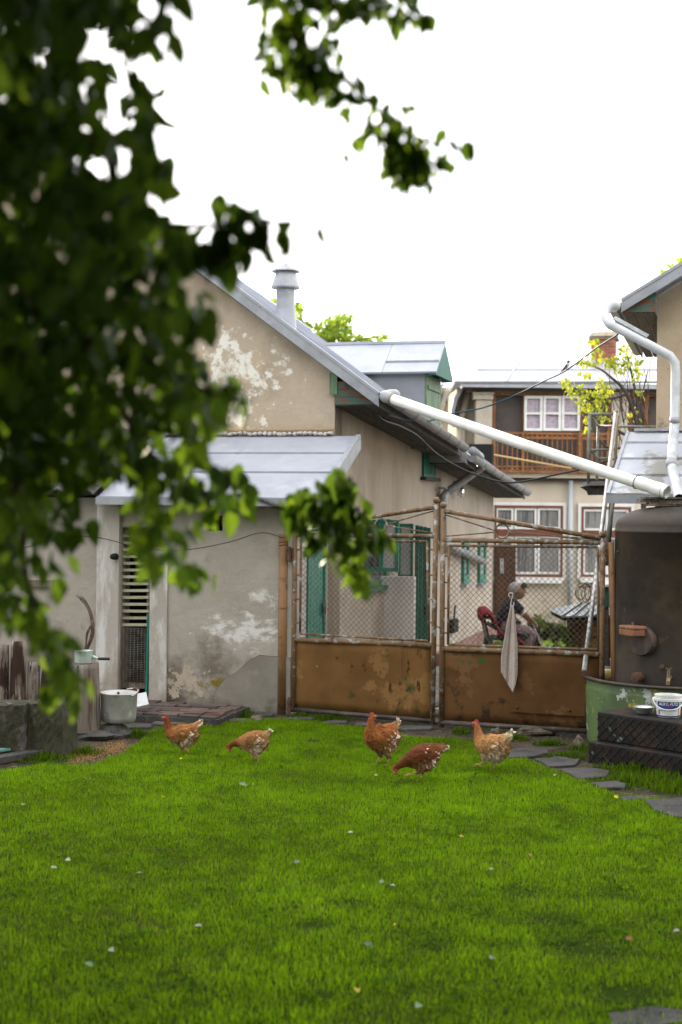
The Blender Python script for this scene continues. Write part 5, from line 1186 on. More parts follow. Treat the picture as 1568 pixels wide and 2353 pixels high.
# chimney
ch0 = plane_hit(1386, 860, V(0,33.2,0), V(0,-1,0)); 
chm = thing('brick_chimney', 'red brick chimney with weathered cap above the pale tin roof', 'chimney', V(ch0.x, 33.2, ch0.z-.3))
M['brick'] = mk('red_brick', (.33,.115,.06), [((.22,.07,.04), 3, .44, .6), ((.42,.18,.09), 5, .55, .66), ((.36,.28,.23), 12, .62, .7)], rough=.9, objrand=.28)
M['mortar'] = mk('mortar', (.30,.25,.2), rough=.95)
zt0_ = plane_hit(1386, 777, V(0,33,0), V(0,-1,0)).z; cw = .58; u = V(math.cos(.24), -math.sin(.24), 0); v = V(math.sin(.24), math.cos(.24), 0)
cb = V(ch0.x, 33.2, 0)-u*cw/2; zz0 = ch0.z-.3
mb = MB(); mb.obox(cb+u*.01+v*.01+V(0,0,zz0), u*(cw-.02), v*(cw-.02), V(0,0,zt0_-zz0)); part(mb, 'chimney_core', M['mortar'], chm)
rows = 16; rh_ = (zt0_-zz0)/rows; br = {}
for j in range(rows):
    lay = [0,.19,.39,.58] if j % 2 else [0,.1,.29,.48,.58]
    for fc in (0, 1):
        for a, b in zip(lay[:-1], lay[1:]):
            d = b-a-.012; key = (fc, round(d,3)); o_ = cb+V(0,0,zz0+j*rh_+.006)+(u*(a+.006) if fc == 0 else v*(a+.006+.05))
            jit = random.uniform(-.006,.006)
            if key not in br:
                mb = MB(); mb.obox(o_, (u*d if fc == 0 else v*min(d,.2)), (v*.05 if fc == 0 else u*.045), V(0,0,rh_-.012)); br[key] = (part(mb, 'brick', M['brick'], chm), o_)
            else: copy_part(br[key][0], o_-br[key][1]+(v if fc == 0 else u)*jit)
mb = MB(); mb.obox(cb-u*.05-v*.05+V(0,0,zt0_), u*(cw+.1), v*(cw+.1), V(0,0,.06)); mb.slab([cb-u*.05-v*.05+V(0,0,zt0_+.061), cb+u*(cw+.05)-v*.05+V(0,0,zt0_+.061), cb+u*(cw-.03)+v*.04+V(0,0,zt0_+.17), cb+u*.03+v*.04+V(0,0,zt0_+.17)], .1, V(0,-1,0)*-1); mb.obox(cb+u*.03+v*.04+V(0,0,zt0_+.062), u*(cw-.06), v*(cw-.08), V(0,0,.11)); part(mb, 'chimney_cap', mk('weathered_cap', (.33,.28,.21), [((.2,.17,.12), 6, .45, .65)], rough=.95), chm)
# ------------------------------------------------------------- cables, bird, left wire
def cable(name, label, pts, r, mat, n=5, g='cables over the yard'):
    mb = MB(); p = interp([P(*q) for q in pts], 5); mb.tube(p, r, n); return solo(mb, name, M[mat], label, 'cable', P(*pts[0]), g, smooth=True)
cable('overhead_cable', 'thin blue cable with the swallow sitting on it', [(1424,766,14.8),(1370,800,15.2),(1303,850,15.7),(1250,876,16.1),(1180,910,16.6),(1110,937,17.0),(1040,950,17.2),(985,967,17.3),(930,964,16.6),(890,952,15.9)], .009, 'bluecable')
cable('overhead_cable', 'black slack cable sagging from the house eave below the white pipe', [(868,955,15.6),(885,968,15.7),(920,980,16.2),(960,1002,17),(1000,1040,17.6),(1050,1072,18),(1100,1093,18),(1150,1107,18),(1200,1107,17.9),(1290,1088,17.6),(1340,1077,17.4),(1440,1045,16.8)], .013, 'blackcable')
cable('yard_wire', 'thin dark wire strung across the lean-to wall to the post', [(-20,1282,14.2),(60,1258,14.2),(130,1240,14.2),(200,1233,14.2),(245,1239,14.2),(300,1253,14.2),(370,1264,14.2),(440,1262,14.2),(530,1245,14.2),(600,1224,14.15),(651,1236,14.1)], .0045, 'blackcable')
mb = MB(); mb.tube([P(1080,1036,26.9), P(1312,1076,28.5)], .02, 8); solo(mb, 'thin_rod', mk('yellow_rod', (.45,.30,.12), rough=.6), 'thin yellowish rod stretched before the orange balcony', 'rod', P(1080,1036,26.9), smooth=True)
bp = P(1303, 850, 15.7)
bd = thing('swallow', 'small swallow with dark head and pale breast perched on the blue cable', 'bird', bp)
M['birddark'] = mk('swallow_back', (.02,.02,.028), rough=.5); M['birdwhite'] = mk('swallow_breast', (.55,.5,.44), rough=.8)
def loft(path, n=14):
    path = [Vector((p[0],0,p[1])) for p in path], [p[2] for p in path], [p[3] for p in path]; pts, hs, ws = path; m = len(pts); vs = []; fs = []
    for i in range(m):
        t = (pts[min(i+1,m-1)]-pts[max(i-1,0)]).normalized(); y = V(0,1,0); x = y.cross(t)
        for k in range(n):
            a = 2*math.pi*k/n; vs.append(pts[i]+x*math.cos(a)*hs[i]+y*math.sin(a)*ws[i])
    for i in range(m-1):
        for k in range(n): fs.append((i*n+k, (i+1)*n+k, (i+1)*n+(k+1)%n, i*n+(k+1)%n))
    fs.append(tuple(range(n))); fs.append(tuple(range(m*n-1, (m-1)*n-1, -1))); return vs, fs
def birdmesh(path, sc): 
    vs, fs = loft(path); mb = MB(); mb.add([bp+V(v.x*sc, v.y*sc, v.z*sc) for v in vs], fs); return mb
part(birdmesh([(-.030,.008,.004,.004),(-.022,.018,.016,.015),(-.008,.036,.022,.02),(.006,.058,.022,.02),(.014,.074,.016,.016),(.02,.084,.006,.006)], 1.0), 'body', M['birdwhite'], bd, smooth=True)
part(birdmesh([(.008,.074,.012,.012),(.013,.084,.017,.016),(.019,.093,.015,.014),(.027,.094,.007,.006),(.034,.092,.002,.002)], 1.0), 'head', M['birddark'], bd, smooth=True)
for sy in (-1, 1):
    mb = MB(); mb.add([bp+V(*q) for q in ((.004,sy*.020,.07),(-.016,sy*.022,.052),(-.05,sy*.012,.0),(-.066,sy*.006,-.022),(-.03,sy*.021,.012),(-.002,sy*.025,.04))], [(0,1,2,3,4,5)]); w_ = part(mb, 'wing', M['birddark'], bd); w_.modifiers.new('t','SOLIDIFY').thickness = .004
mb = MB()
for sy in (-1, 1): mb.tube([bp+V(-.02,sy*.004,.012), bp+V(-.05,sy*.006,-.016), bp+V(-.078,sy*.010,-.03)], [.006,.004,.001], 6)
part(mb, 'tail', M['birddark'], bd)
mb = MB()
for sy in (-1, 1): mb.tube([bp+V(-.006,sy*.007,.025), bp+V(-.004,sy*.007,.0)], .002, 5)
part(mb, 'legs', M['birddark'], bd)
# ------------------------------------------------------------- sunlit trees beyond
def far_tree(name, label, base, limbs, clusters, leafL, cols, parts, seed, per=1.0, group=None):
    rg2 = np.random.default_rng(seed); t = thing(name, label, 'tree', base, group)
    mb = MB()
    for l in limbs: mb.tube(interp([P(*q[:3]) for q in l], 4), [l[0][3]+(l[-1][3]-l[0][3])*i/((len(l)-1)*4) for i in range((len(l)-1)*4+1)], 6)
    part(mb, 'trunk', M['bark'], t, smooth=True)
    pos = []
    for (px, py, rx, ry, d, dr, n) in clusters:
        for _ in range(int(n*per)):
            a = rg2.uniform(0, 6.28); r = math.sqrt(rg2.random()); pos.append(tuple(P(px+rx*r*math.cos(a), py+ry*r*math.sin(a), d+rg2.normal()*dr)))
    pos = np.array(pos); m = len(pos)
    X = rg2.normal(size=(m,3))*.55+np.array([0,0,-.75]); Z = rg2.normal(size=(m,3))*.8+np.array([0,-.3,.5])
    L = leafL*(.7+.6*rg2.random(m)); k = rg2.random((m,1)); col = np.array(cols[0])*(1-k)+np.array(cols[1])*k
    tv, tf = leaf_tpl()
    np_ = min(parts, m)
    if np_ < m:
        me = cloud_mesh('foliage', tv, tf, pos[np_:], X[np_:], Z[np_:], L[np_:], L[np_:]*.62, col[np_:], base, M['leaf_far']); link_mesh('foliage', me, t, 'stuff')
    if np_:
        metas = [cloud_mesh('leaf', tv, tf, np.zeros((1,3)), np.array([[1.,0,0]]), np.array([[0,0,1.]]), np.ones(1), np.ones(1)*.62, col[i:i+1], (0,0,0), M['leaf_far']) for i in range(min(10, m))]
        for i in range(np_):
            o = link_mesh('leaf', metas[i % len(metas)], t); x = Vector(X[i]).normalized(); z = Vector(Z[i]); y = z.cross(x).normalized(); z = x.cross(y)
            o.matrix_local = Matrix.Translation(Vector(pos[i])-Vector(base)) @ Matrix((x,y,z)).transposed().to_4x4() @ Matrix.Scale(float(L[i]), 4)
    return t
yd = 21.0
cl_ = [(1339,832,16,8),(1369,788,10,12),(1371,812,20,14),(1385,832,30,10),(1407,829,20,12),(1435,808,14,22),(1446,832,26,16),(1345,860,14,7),(1303,884,14,9),(1314,900,14,12),(1333,884,10,8),(1339,903,16,12),(1380,884,14,12),(1391,895,18,16),(1363,911,24,14),(1385,917,14,10),(1341,933,12,16),(1358,933,18,14),(1385,939,16,12),(1347,961,8,9),(1385,961,10,10),(1296,872,8,6),(1420,850,16,8),(1460,860,10,14),(1348,985,5,8),(1470,900,10,26),(1455,960,14,20)]
cl_ = [(*c, yd, .25, c[2]*c[3]*.10+6) for c in cl_]; cl_[-1] = (*cl_[-1][:6], 10); cl_[-2] = (*cl_[-2][:6], 12)
lb = [[(1478,1090,yd,.035),(1470,1000,yd,.03),(1440,905,yd,.022),(1405,868,yd,.017),(1375,846,yd,.012),(1330,832,yd,.005)], [(1470,1000,yd,.04),(1465,930,yd,.03),(1452,860,yd,.02),(1438,800,yd,.006)], [(1440,905,yd,.025),(1410,915,yd,.02),(1365,915,yd,.015),(1320,890,yd,.006)], [(1475,1010,yd,.03),(1420,990,yd,.02),(1395,950,yd,.012),(1380,900,yd,.006)], [(1472,1020,yd,.025),(1400,1030,yd,.015),(1365,990,yd,.01),(1345,950,yd,.005)], [(1465,960,yd,.02),(1480,890,yd,.012),(1490,850,yd,.005)]]
rr6 = random.Random(8)
for _ in range(26):
    x0_, y0_ = rr6.uniform(1415,1490), rr6.uniform(930,1030); lb.append([(x0_,y0_,yd,.007),(x0_+rr6.uniform(-25,15),y0_-rr6.uniform(30,80),yd,.005),(x0_+rr6.uniform(-40,20),y0_-rr6.uniform(90,140),yd,.003)])
bb = P(1478,1090,yd); bb = V(bb.x, bb.y, gz(0,yd)); lb[0].insert(0, (1482, 1520, yd, .05))
far_tree('apricot_tree', 'sunlit yellow green tree with bare reddish twigs before the brick chimney', bb, lb, cl_, .075, ((.09,.14,.012),(.25,.26,.022)), 280, 3)
c2 = [(628,688,7,8),(684,712,12,20),(680,740,12,14),(705,748,10,12),(735,748,18,10),(768,738,26,14),(780,755,32,16),(792,728,18,10),(755,770,30,14),(800,775,22,12),(830,778,12,6),(848,782,10,5),(870,774,12,4),(885,770,8,3),(740,775,24,16)]
far_tree('walnut_tree', 'bright sunlit treetop rising behind the grey roof beside the vent', V(P(760,780,42).x, 42, -1), [[(760,1200,42,.2),(762,850,42,.14),(768,770,42,.06),(775,730,42,.02)],[(762,850,42,.1),(800,790,42,.05),(885,772,42,.015)],[(762,850,42,.1),(715,780,42,.05),(680,700,42,.015)],[(762,850,42,.1),(690,800,42,.05),(628,692,42,.015)]], [(*c, 42, .5, c[2]*c[3]*.38+12) for c in c2], .13, ((.08,.16,.012),(.20,.26,.02)), 0, 4, group='sunlit trees beyond the roofs')
c3 = [(1560,610,20,10),(1545,622,14,8),(1530,628,8,5),(1580,600,22,16),(1600,620,30,20)]
far_tree('garden_tree', 'sunlit leafy treetop behind the roof at the right edge', V(P(1600,700,34).x, 34, -1), [[(1620,1200,34,.2),(1610,800,34,.14),(1600,660,34,.08),(1560,610,34,.02)]], [(*c, 34, .5, c[2]*c[3]*.4+10) for c in c3], .12, ((.08,.15,.012),(.22,.26,.02)), 0, 5, group='sunlit trees beyond the roofs')
# ------------------------------------------------------------- things at the left wall
def Gd(px, py): return G(px, py)
c = G(71, 1738); blk_y = c.y
bz = .445
def blockpts(x0, x1, seed, top=bz, d=.34, nx=10, nz=8):
    r = random.Random(seed); a = G(x0, 1738); b = G(x1, 1742); a.z = b.z = 0
    u = b-a; n = V(u.y, -u.x, 0).normalized(); L_ = u.length; u.normalize()
    mb = MB(); mb.obox(a-V(0,0,.04), u*L_, -n*d, V(0,0,top+.04)); return mb, a, u, n
M['concrete_dark'] = mk('dark_broken_concrete', (.07,.06,.042), [((.038,.036,.02), 2.4, .44, .62), ((.11,.095,.085), 6, .56, .62), ((.10,.085,.078), 2.0, .58, .60), ((.42,.4,.36), 9, .70, .73)], rough=.95, bump=[(7, 1.0, .05), (50, .7, .012)])
def rough_block(name, label, x0, x1, top, seed, mat, d=.34):
    r = random.Random(seed); a = G(x0, 1738); b = G(x1, 1742); a.z = b.z = 0
    u = b-a; L_ = u.length; u.normalize(); n = V(u.y, -u.x, 0); nx, nz = 12, 9; vs = []; idx = {}
    def pt(i, j, k):
        return a+u*(L_*i/nx)-n*(d*k/6)+V(0,0,-.05+(top+.05)*j/nz)
    fs = []
    def vid(i, j, k):
        if (i,j,k) not in idx:
            e = sum(1 for q, m in ((i,nx),(j,nz),(k,6)) if q in (0,m)); p = pt(i,j,k); ctr = a+u*L_/2-n*d/2+V(0,0,top/2)
            p = p+V(r.uniform(-1,1), r.uniform(-1,1), r.uniform(-1,1))*.007
            if e >= 2: p = p.lerp(ctr, r.uniform(.01,.045))
            idx[(i,j,k)] = len(vs); vs.append(p)
        return idx[(i,j,k)]
    for j in range(nz):
        for i in range(nx): fs += [(vid(i,j,0),vid(i+1,j,0),vid(i+1,j+1,0),vid(i,j+1,0)), (vid(i,j,6),vid(i,j+1,6),vid(i+1,j+1,6),vid(i+1,j,6))]
        for k in range(6): fs += [(vid(nx,j,k),vid(nx,j,k+1),vid(nx,j+1,k+1),vid(nx,j+1,k)), (vid(0,j,k),vid(0,j+1,k),vid(0,j+1,k+1),vid(0,j,k+1))]
    for i in range(nx):
        for k in range(6): fs.append((vid(i,nz,k),vid(i+1,nz,k),vid(i+1,nz,k+1),vid(i,nz,k+1)))
    mb = MB(); mb.add(vs, fs); return solo(mb, name, mat, label, 'concrete block', (a+u*L_/2), 'concrete blocks by the logs')
rough_block('concrete_block', 'mossy square concrete block standing before the logs, left of the stump', 56, 144, .445, 1, M['concrete'])
rough_block('concrete_block', 'darker broken concrete block at the left edge beside the mossy one', -62, 54, .44, 2, M['concrete_dark'], .30)
# stump with cracked bark-free sides
def log(mb, base, top, r0, r1, seed, n=30, m=10, amp=.05, groove=0, ga=0):
    r = random.Random(seed); base, top = Vector(base), Vector(top); d = top-base; vs = []; fs = []
    ph = [r.uniform(0,6.28) for _ in range(8)]; t = d.normalized(); x = t.cross(V(0,1,0)).normalized(); y = t.cross(x)
    for i in range(m+1):
        f = i/m; rr = r0+(r1-r0)*f
        for k in range(n):
            a = 2*math.pi*k/n
            w = 1+amp*(.5*math.sin(2*a+ph[0]+f)+.35*math.sin(3*a+ph[1]-f*1.3)+.25*math.sin(7*a+ph[2]+f*.8)+.14*math.sin(13*a+ph[3]))-(groove*math.exp(-((a-ga)/.05)**2) if groove else 0)
            vs.append(base+d*f+(x*math.cos(a)+y*math.sin(a))*rr*w)
    for i in range(m):
        for k in range(n): l = (k+1)%n; fs.append((i*n+k, i*n+l, (i+1)*n+l, (i+1)*n+k))
    fs.append(tuple(range(m*n, (m+1)*n))); fs.append(tuple(range(n-1,-1,-1)))
    if True: fs = [f[::-1] for f in fs] if (vs[fs[0][1]]-vs[fs[0][0]]).cross(vs[fs[0][2]]-vs[fs[0][1]]).dot(vs[fs[0][0]]-base) < 0 else fs
    mb.add(vs, fs); return mb
sb_ = P(186, 1704, 12.8); st_ = P(186, 1524, 12.8); sb_.z = .03
GA = 4.6
mb = log(MB(), sb_, st_, .172, .160, 3, 110, 14, .05, .22, GA); solo(mb, 'tree_stump', M['logwood'], 'tall weathered barkless tree stump with saucepan on its top', 'stump', sb_, smooth=True)
mb = MB(); mb.rock(sb_+V(.06,-.02,-.0), (.26,.2,.06), 5, 14, 7); solo(mb, 'flat_stone', M['stone'], 'flat dark stone lying under the tall stump', 'stone', sb_+V(0,0,-.03), 'stones on the ground')
lg = [((-4,1640),(0,1482),.095,'split log at the left edge behind the broken block'),((40,1640),(42,1474),.075,'round log with a knot, second from the left edge'),((74,1640),(80,1522),.062,'thin grey split log leaning in the middle of the row'),((112,1650),(118,1508),.095,'dark log hidden behind leaves, next to the tall stump'),((-60,1640),(-52,1470),.09,'log outside the left edge of the row')]
for i, (a, b, r, lab) in enumerate(lg[:4]):
    d = 13.0; q = P(a[0], a[1], d); w = P(b[0], b[1], d+.12); q.z = -.02
    solo(log(MB(), q, w, r*.95, r*.84, 20+i, 60, 12, .12, .22, 4.3+.3*i), 'log', M['logwood'], 'upright '+lab, 'log', q, 'logs stood up behind the concrete blocks', smooth=True)
mb = MB(); q0, q1 = P(-30, 1452, 13.5), P(128, 1456, 13.5); mb.beam(q0, q1, .05, .07); 
# saucepan
pb = st_+V(.03,-.03,.006)
sp = thing('saucepan', 'pale mint enamel saucepan with black handle on the stump', 'saucepan', pb)
M['mint'] = mk('mint_enamel', (.46,.55,.49), [((.40,.49,.43), 6, .45, .65)], rough=.3, spec=.5)
mb = MB(); mb.lathe([(0,0),(.074,0),(.079,.008),(.081,.108),(.083,.112),(.078,.112),(.075,.012),(0,.01)], pb, 32); part(mb, 'pan_body', M['mint'], sp, smooth=True)
mb = MB()
r = random.Random(9)
for k in range(26):
    a = r.uniform(0,6.28); mb.tube([pb+V(.0815*math.cos(a+q), .0815*math.sin(a+q), .106+.004*math.sin(k)) for q in np.linspace(0, r.uniform(.04,.16), 4)], r.uniform(.002,.0045), 4)
part(mb, 'chipped_rim', M['iron'], sp)
mb = MB(); mb.tube([pb+V(.078,-.01,.06), pb+V(.10,-.013,.052), pb+V(.135,-.016,.042)], [.016,.015,.011], 10); part(mb, 'handle_neck', M['mint'], sp, smooth=True)
mb = MB(); mb.tube([pb+V(.13,-.016,.043), pb+V(.14,-.017,.041), pb+V(.235,-.022,.041), pb+V(.24,-.022,.041)], [.009,.013,.0135,.009], 10); part(mb, 'handle', M['blackcable'], sp, smooth=True)
# dry vine bundle behind the stump
M['vine'] = mk('dry_vine', (.13,.085,.065), [((.07,.045,.035), 14, .45, .62), ((.22,.165,.14), 22, .58, .7)], rough=.9, bump=(60, .6, .004))
vn = solo(MB(), 'x', M['vine'], 'x', 'x', (0,0,0)); bpy.data.objects.remove(vn)
mb = MB(); r = random.Random(2); d = 13.2
for k in range(9):
    o = r.uniform(-1,1); pts = [(192+o*2,1508),(205+o*2.5,1480),(213+o*3,1455),(212+o*3,1425),(204+o*3,1398),(192+o*4,1380-o*2),(178+r.uniform(-8,6),1368+r.uniform(-4,6))]
    mb.tube(interp([P(x,y,d+o*.01) for x,y in pts], 4), [.008]*12+[.006]*6+[.004]*4+[.0015]*3, 5)
for k in range(3): mb.tube(interp([P(190+k*2,1506,d-.02), P(197+k,1480,d-.02), P(199+k*2,1455,d-.02), P(209+k*2,1436,d-.02)], 4), .004, 5)
solo(mb, 'dry_vine', M['vine'], 'bundle of dry brown vine stems arching up behind the saucepan', 'vine', P(195,1508,d), smooth=True)
# cooking pot on dark stone
qp = P(264, 1700, 12.85); qp.z = 0
mb = MB(); mb.rock(qp+V(0,.02,.055), (.17,.16,.085), 3, 16, 7); solo(mb, 'foot_stone', M['stone'], 'dark half round stone under the big aluminium pot', 'stone', qp, 'stones on the ground')
pz = qp+V(.03,.03,.135)
M['alu'] = mk('dull_aluminium', (.50,.49,.47), [((.36,.345,.32), 3, .45, .63), ((.62,.61,.59), 7, .56, .7), ((.16,.14,.12), 4, .6, .72, {'zr': (.1,.3,.12)})], rough=.42, metal=.35, bump=(7, .12, .02))
ap = thing('cooking_pot', 'big dented aluminium cooking pot with wire handle by the door', 'pot', pz)
mb = MB(); mb.lathe([(0,0),(.13,0),(.15,.012),(.157,.05),(.166,.255),(.173,.262),(.172,.268),(.163,.266),(.150,.05),(.12,.015),(0,.012)], pz, 40); part(mb, 'pot_body', M['alu'], ap, smooth=True)
mb = MB(); mb.tube(interp([pz+V(.172*math.cos(a), .172*math.sin(a), .262+zz) for a, zz in ((-.75,-.005),(-.68,-.012),(-.45,.0),(-.1,.014),(.4,.026),(.9,.022),(1.3,.01))], 4), .008, 8); hd_ = part(mb, 'handle', M['alu'], ap, smooth=True)
mb = MB(); mb.tube(interp([pz+V(.174*math.cos(a), .174*math.sin(a), .262+zz) for a, zz in ((.25,.022),(.55,.026),(.85,.022))], 4), .013, 8); part(mb, 'handle_grip', M['iron'], hd_, smooth=True)
mb = MB(); mb.ball(pz+V(-.03,.155,.24), .012, 8, 6); part(mb, 'handle_stud', M['iron'], ap)
a = P(322, 1590, 14.0); mb = MB(); q = [G(313,1624)+V(0,.25,.1), G(342,1620)+V(0,.2,.1)]
mb.slab([P(312,1625,13.75), P(342,1618,13.75), P(336,1590,13.95), P(316,1594,13.95)], .02); solo(mb, 'tin_sheet', M['pipe_zinc'], 'small pale tin sheet leaning at the foot of the slatted door', 'sheet', P(326,1624,13.75))
# teal plank on the ground, grains, pebbles, rocks
mb = MB(); a, b = G(-60,1764), G(93,1738); mb.beam(a+V(0,0,.03), b+V(0,0,.035), .12, .05); solo(mb, 'plank_on_ground', M['soffit'], 'dark old plank lying in front of the concrete blocks', 'plank', a)
M['teal'] = mk('flaking_teal_paint', (.12,.26,.22), [((.35,.38,.34), 8, .52, .58), ((.10,.08,.06), 12, .6, .66)], rough=.75)
mb = MB(); a, b = G(-60,1752), G(62,1733); mb.beam(a+V(0,.0,.068), b+V(0,.0,.068), .07, .018); solo(mb, 'painted_batten', M['teal'], 'flaking teal painted batten lying on the dark plank', 'batten', a+V(0,0,.06))
M['grain'] = mk('grain', (.46,.25,.10), [((.35,.17,.06), 40, .45, .65)], rough=.8)
pp = []
for _ in range(1500):
    t = rng.random(); x = 160+130*t; y = 1750-36*t+rng.normal()*(6+3*math.sin(t*3.1))
    x += rng.normal()*8; pp.append(tuple(G(x, y)+V(0,0,.006+.006*random.random())))
pp = np.array(pp); m = len(pp); X = rng.normal(size=(m,3))*np.array([1,1,.4]); Z = rng.normal(size=(m,3))+np.array([0,0,2])
tv = [(-.5,0,0),(0,.5,0),(.5,0,0),(0,-.5,0),(0,0,.3),(0,0,-.3)]; tf = [(0,3,4),(3,2,4),(2,1,4),(1,0,4),(3,0,5),(2,3,5),(1,2,5),(0,1,5)]
me = cloud_mesh('grain', tv, tf, pp, X, Z, np.full(m,.010), np.full(m,.006), np.full((m,3),.3), (0,0,0), M['grain']); link_mesh('grain', me, None, 'stuff')
pp = []
for (cx, cy, rx, ry, n_) in ((1290,1690,90,14,60),(1000,1692,120,10,50),(1460,1812,35,6,36),(1200,1700,60,12,30),(600,1660,60,6,25),(210,1748,30,6,14),(1340,1712,20,10,16),(1290,1712,40,8,30),(900,1678,60,6,30)):
    for _ in range(n_): pp.append(tuple(G(cx+rng.normal()*rx*.6, cy+rng.normal()*ry*.7)+V(0,0,.004)))
pp = np.array(pp); m = len(pp); X = rng.normal(size=(m,3))*np.array([1,1,.2]); Z = rng.normal(size=(m,3))*.3+np.array([0,0,1]); sz = .012+.03*rng.random(m)**2.2
me = cloud_mesh('pebbles', tv, tf, pp, X, Z, sz, sz*.8, np.full((m,3),.3), (0,0,0), M['rock']); link_mesh('pebbles', me, None, 'stuff')
for (px, py, w, h, d, lab) in ((1225,1683,90,20,.12,'long pale rock lying under the right gate leaf'),(1142,1682,24,16,.07,'small pale rock beside the long one under the gate'),(1330,1710,24,30,.1,'brownish rock at the foot of the green tub'),(592,1652,30,14,.08,'grey lump of mortar at the foot of the lean-to wall corner'),(1215,1716,12,7,.03,'small pale stone in the soil behind the rightmost hen'),(930,1692,26,5,.05,'flat pale stone in the soil behind the third hen'),(870,1704,18,6,.05,'small flat stone left of the dark pecking hen')):
    c = G(px, py+h*.3); s = c.y/FPX; mb = MB(); mb.rock(c+V(0,0,h*s*.3), (w*s/2, d, h*s*.6), px, 14, 8); solo(mb, 'rock', M['rock'], lab, 'rock', c, 'rocks along the gate', smooth=False)
r = random.Random(12)
for i, (x0, y0, w, h) in enumerate(((600,1645,60,7),(690,1654,70,7),(770,1662,60,6),(840,1668,50,6),(950,1676,90,9),(1003,1640,22,12),(1003,1660,26,10),(1003,1622,22,10),(545,1658,50,6),(390,1664,80,10),(320,1672,60,10))):
    pts = [(x0-w/2,y0+r.uniform(-1,2)),(x0-w*.1,y0-h/2),(x0+w/2,y0-h*.3),(x0+w*.45,y0+h*.4),(x0,y0+h/2),(x0-w*.4,y0+h*.45)]
    q = [G(*p)+V(0,0,.022+.004*i/11) for p in pts]; c = sum(q, V(0,0,0))/6; mb = MB(); mb.slab(q[::-1], .06, V(0,0,1)); mb.f = [f[::-1] for f in mb.f]
    lb_ = ['flat stone at the foot of the thick gate post','long flat stone under the left gate leaf near its hinge','flat stone under the middle of the left gate leaf','flat stone under the left gate leaf, right of its middle','wide flat stone before the gap between gate leaves','flat stone seen through the gate gap, middle one','flat stone in the gate gap nearest to the lawn','flat stone seen through the gate gap, farthest one','flat stone at the right end of the paved step','wide flat stone in front of the paved step','flat stone between pot and paved step'][i]
    solo(mb, 'flagstone', M['stone'], lb_, 'flagstone', c, 'flagstones at the gate', bevel=.01)
# ------------------------------------------------------------- fallen leaves on the lawn
tv, tf = leaf_tpl(.3, .05); FL = [((0.36,.36,.27),'pale'),((.42,.31,.02),'yellow'),((.17,.25,.14),'grey green'),((.28,.13,.04),'brown')]
fl_ = [(416,1753,1,.04,'yellow fallen leaf in the grass below the leftmost hen'),(557,1812,2,.07,'grey green fallen leaf sticking up below the second hen'),(582,1812,2,.04,'small grey green leaf just right of the upright one'),(865,1791,0,.035,'tiny white leaf below the third hen'),(374,1842,1,.04,'small yellow leaf in the left part of the upper lawn'),(87,1898,1,.05,'yellow leaf close to the left edge of the lawn'),(805,1925,0,.045,'white leaf in the centre of the lawn'),(1061,1935,1,.055,'large yellow leaf right of centre on the lawn'),(1415,1841,1,.05,'pale yellow curled leaf near the stepping stones'),(157,1989,0,.05,'white leaf at left, right one of a pair'),(124,2007,0,.045,'white leaf at left, lower one of a pair'),(683,1993,2,.05,'pale green leaf left of the centre of the lawn'),(1218,1977,3,.035,'small brown leaf right of the big yellow leaf'),(900,2050,0,.07,'large whitish leaf in the middle of the near lawn'),(878,2040,2,.05,'grey green leaf touching the large whitish leaf'),(133,2080,2,.06,'grey green leaf in the lower left part of the lawn'),(455,2143,0,.045,'narrow pale leaf in the lower left middle'),(257,2200,0,.05,'whitish leaf low at left above the dark leaf'),(204,2232,2,.05,'grey leaf low at left with dark shade'),(845,2187,2,.06,'round pale green leaf in the lower middle of the lawn'),(818,2292,1,.06,'yellow green leaf at the very bottom middle'),(907,2140,1,.04,'small yellow brown leaf over the round pale green one'),(1445,2172,3,.05,'dark brown leaf in bare soil at lower right'),(1130,2218,2,.06,'grey green leaf on the lower right lawn'),(1128,2010,2,.04,'small pale leaf on the right middle lawn'),(55,1860,2,.05,'grey leaf near the left edge above the yellow leaf'),(318,2020,2,.045,'grey green leaf in the left middle of the lawn'),(960,2330,2,.06,'pale green leaf near the bottom edge, right of centre'),(1555,2155,0,.05,'white leaf at the lower right edge'),(1276,1791,0,.03,'tiny white leaf right of the rightmost hen')]
for i, (px, py, ci, L_, lab) in enumerate(fl_):
    c = G(px, py)+V(0,0,.034); r = np.random.default_rng(i); a = r.uniform(0, 6.28)
    X = np.array([[math.cos(a), math.sin(a), r.uniform(-.1,.4)]]); Z = np.array([[r.normal()*.3, -.35+r.normal()*.2, 1]])
    me = cloud_mesh('fallen_leaf', tv, tf, np.zeros((1,3)), X, Z, np.array([L_*.95]), np.array([L_*.6]), np.array([FL[ci][0]])*(.85+.3*r.random()), (0,0,0), M['fallen'])
    o = link_mesh('fallen_leaf', me, None); o.location = c-Vector(X[0])*L_/2; setp(o, lab, 'leaf', 'fallen leaves on the lawn')
# ------------------------------------------------------------- hens
M['comb'] = mk('red_comb', (.42,.035,.03), [((.3,.025,.022), 60, .45, .65)], rough=.5, spec=.4)
M['henleg'] = mk('hen_leg', (.50,.30,.12), [((.38,.22,.10), 80, .45, .65)], rough=.6)
M['beak'] = mk('beak', (.42,.27,.12), rough=.45)
M['eye'] = mk('hen_eye', (.12,.04,.01), rough=.15, spec=.6)
def remesh(mb, vox, smooth=2):
    me = bpy.data.meshes.new('t'); me.from_pydata([tuple(v) for v in mb.v], [], mb.f); me.update()
    o = bpy.data.objects.new('t', me); COL.objects.link(o); r = o.modifiers.new('r', 'REMESH'); r.mode = 'VOXEL'; r.voxel_size = vox
    s = o.modifiers.new('s', 'SMOOTH'); s.iterations = smooth; s.factor = .5
    dg = bpy.context.evaluated_depsgraph_get(); e = o.evaluated_get(dg); m2 = bpy.data.meshes.new_from_object(e); bpy.data.objects.remove(o); return m2
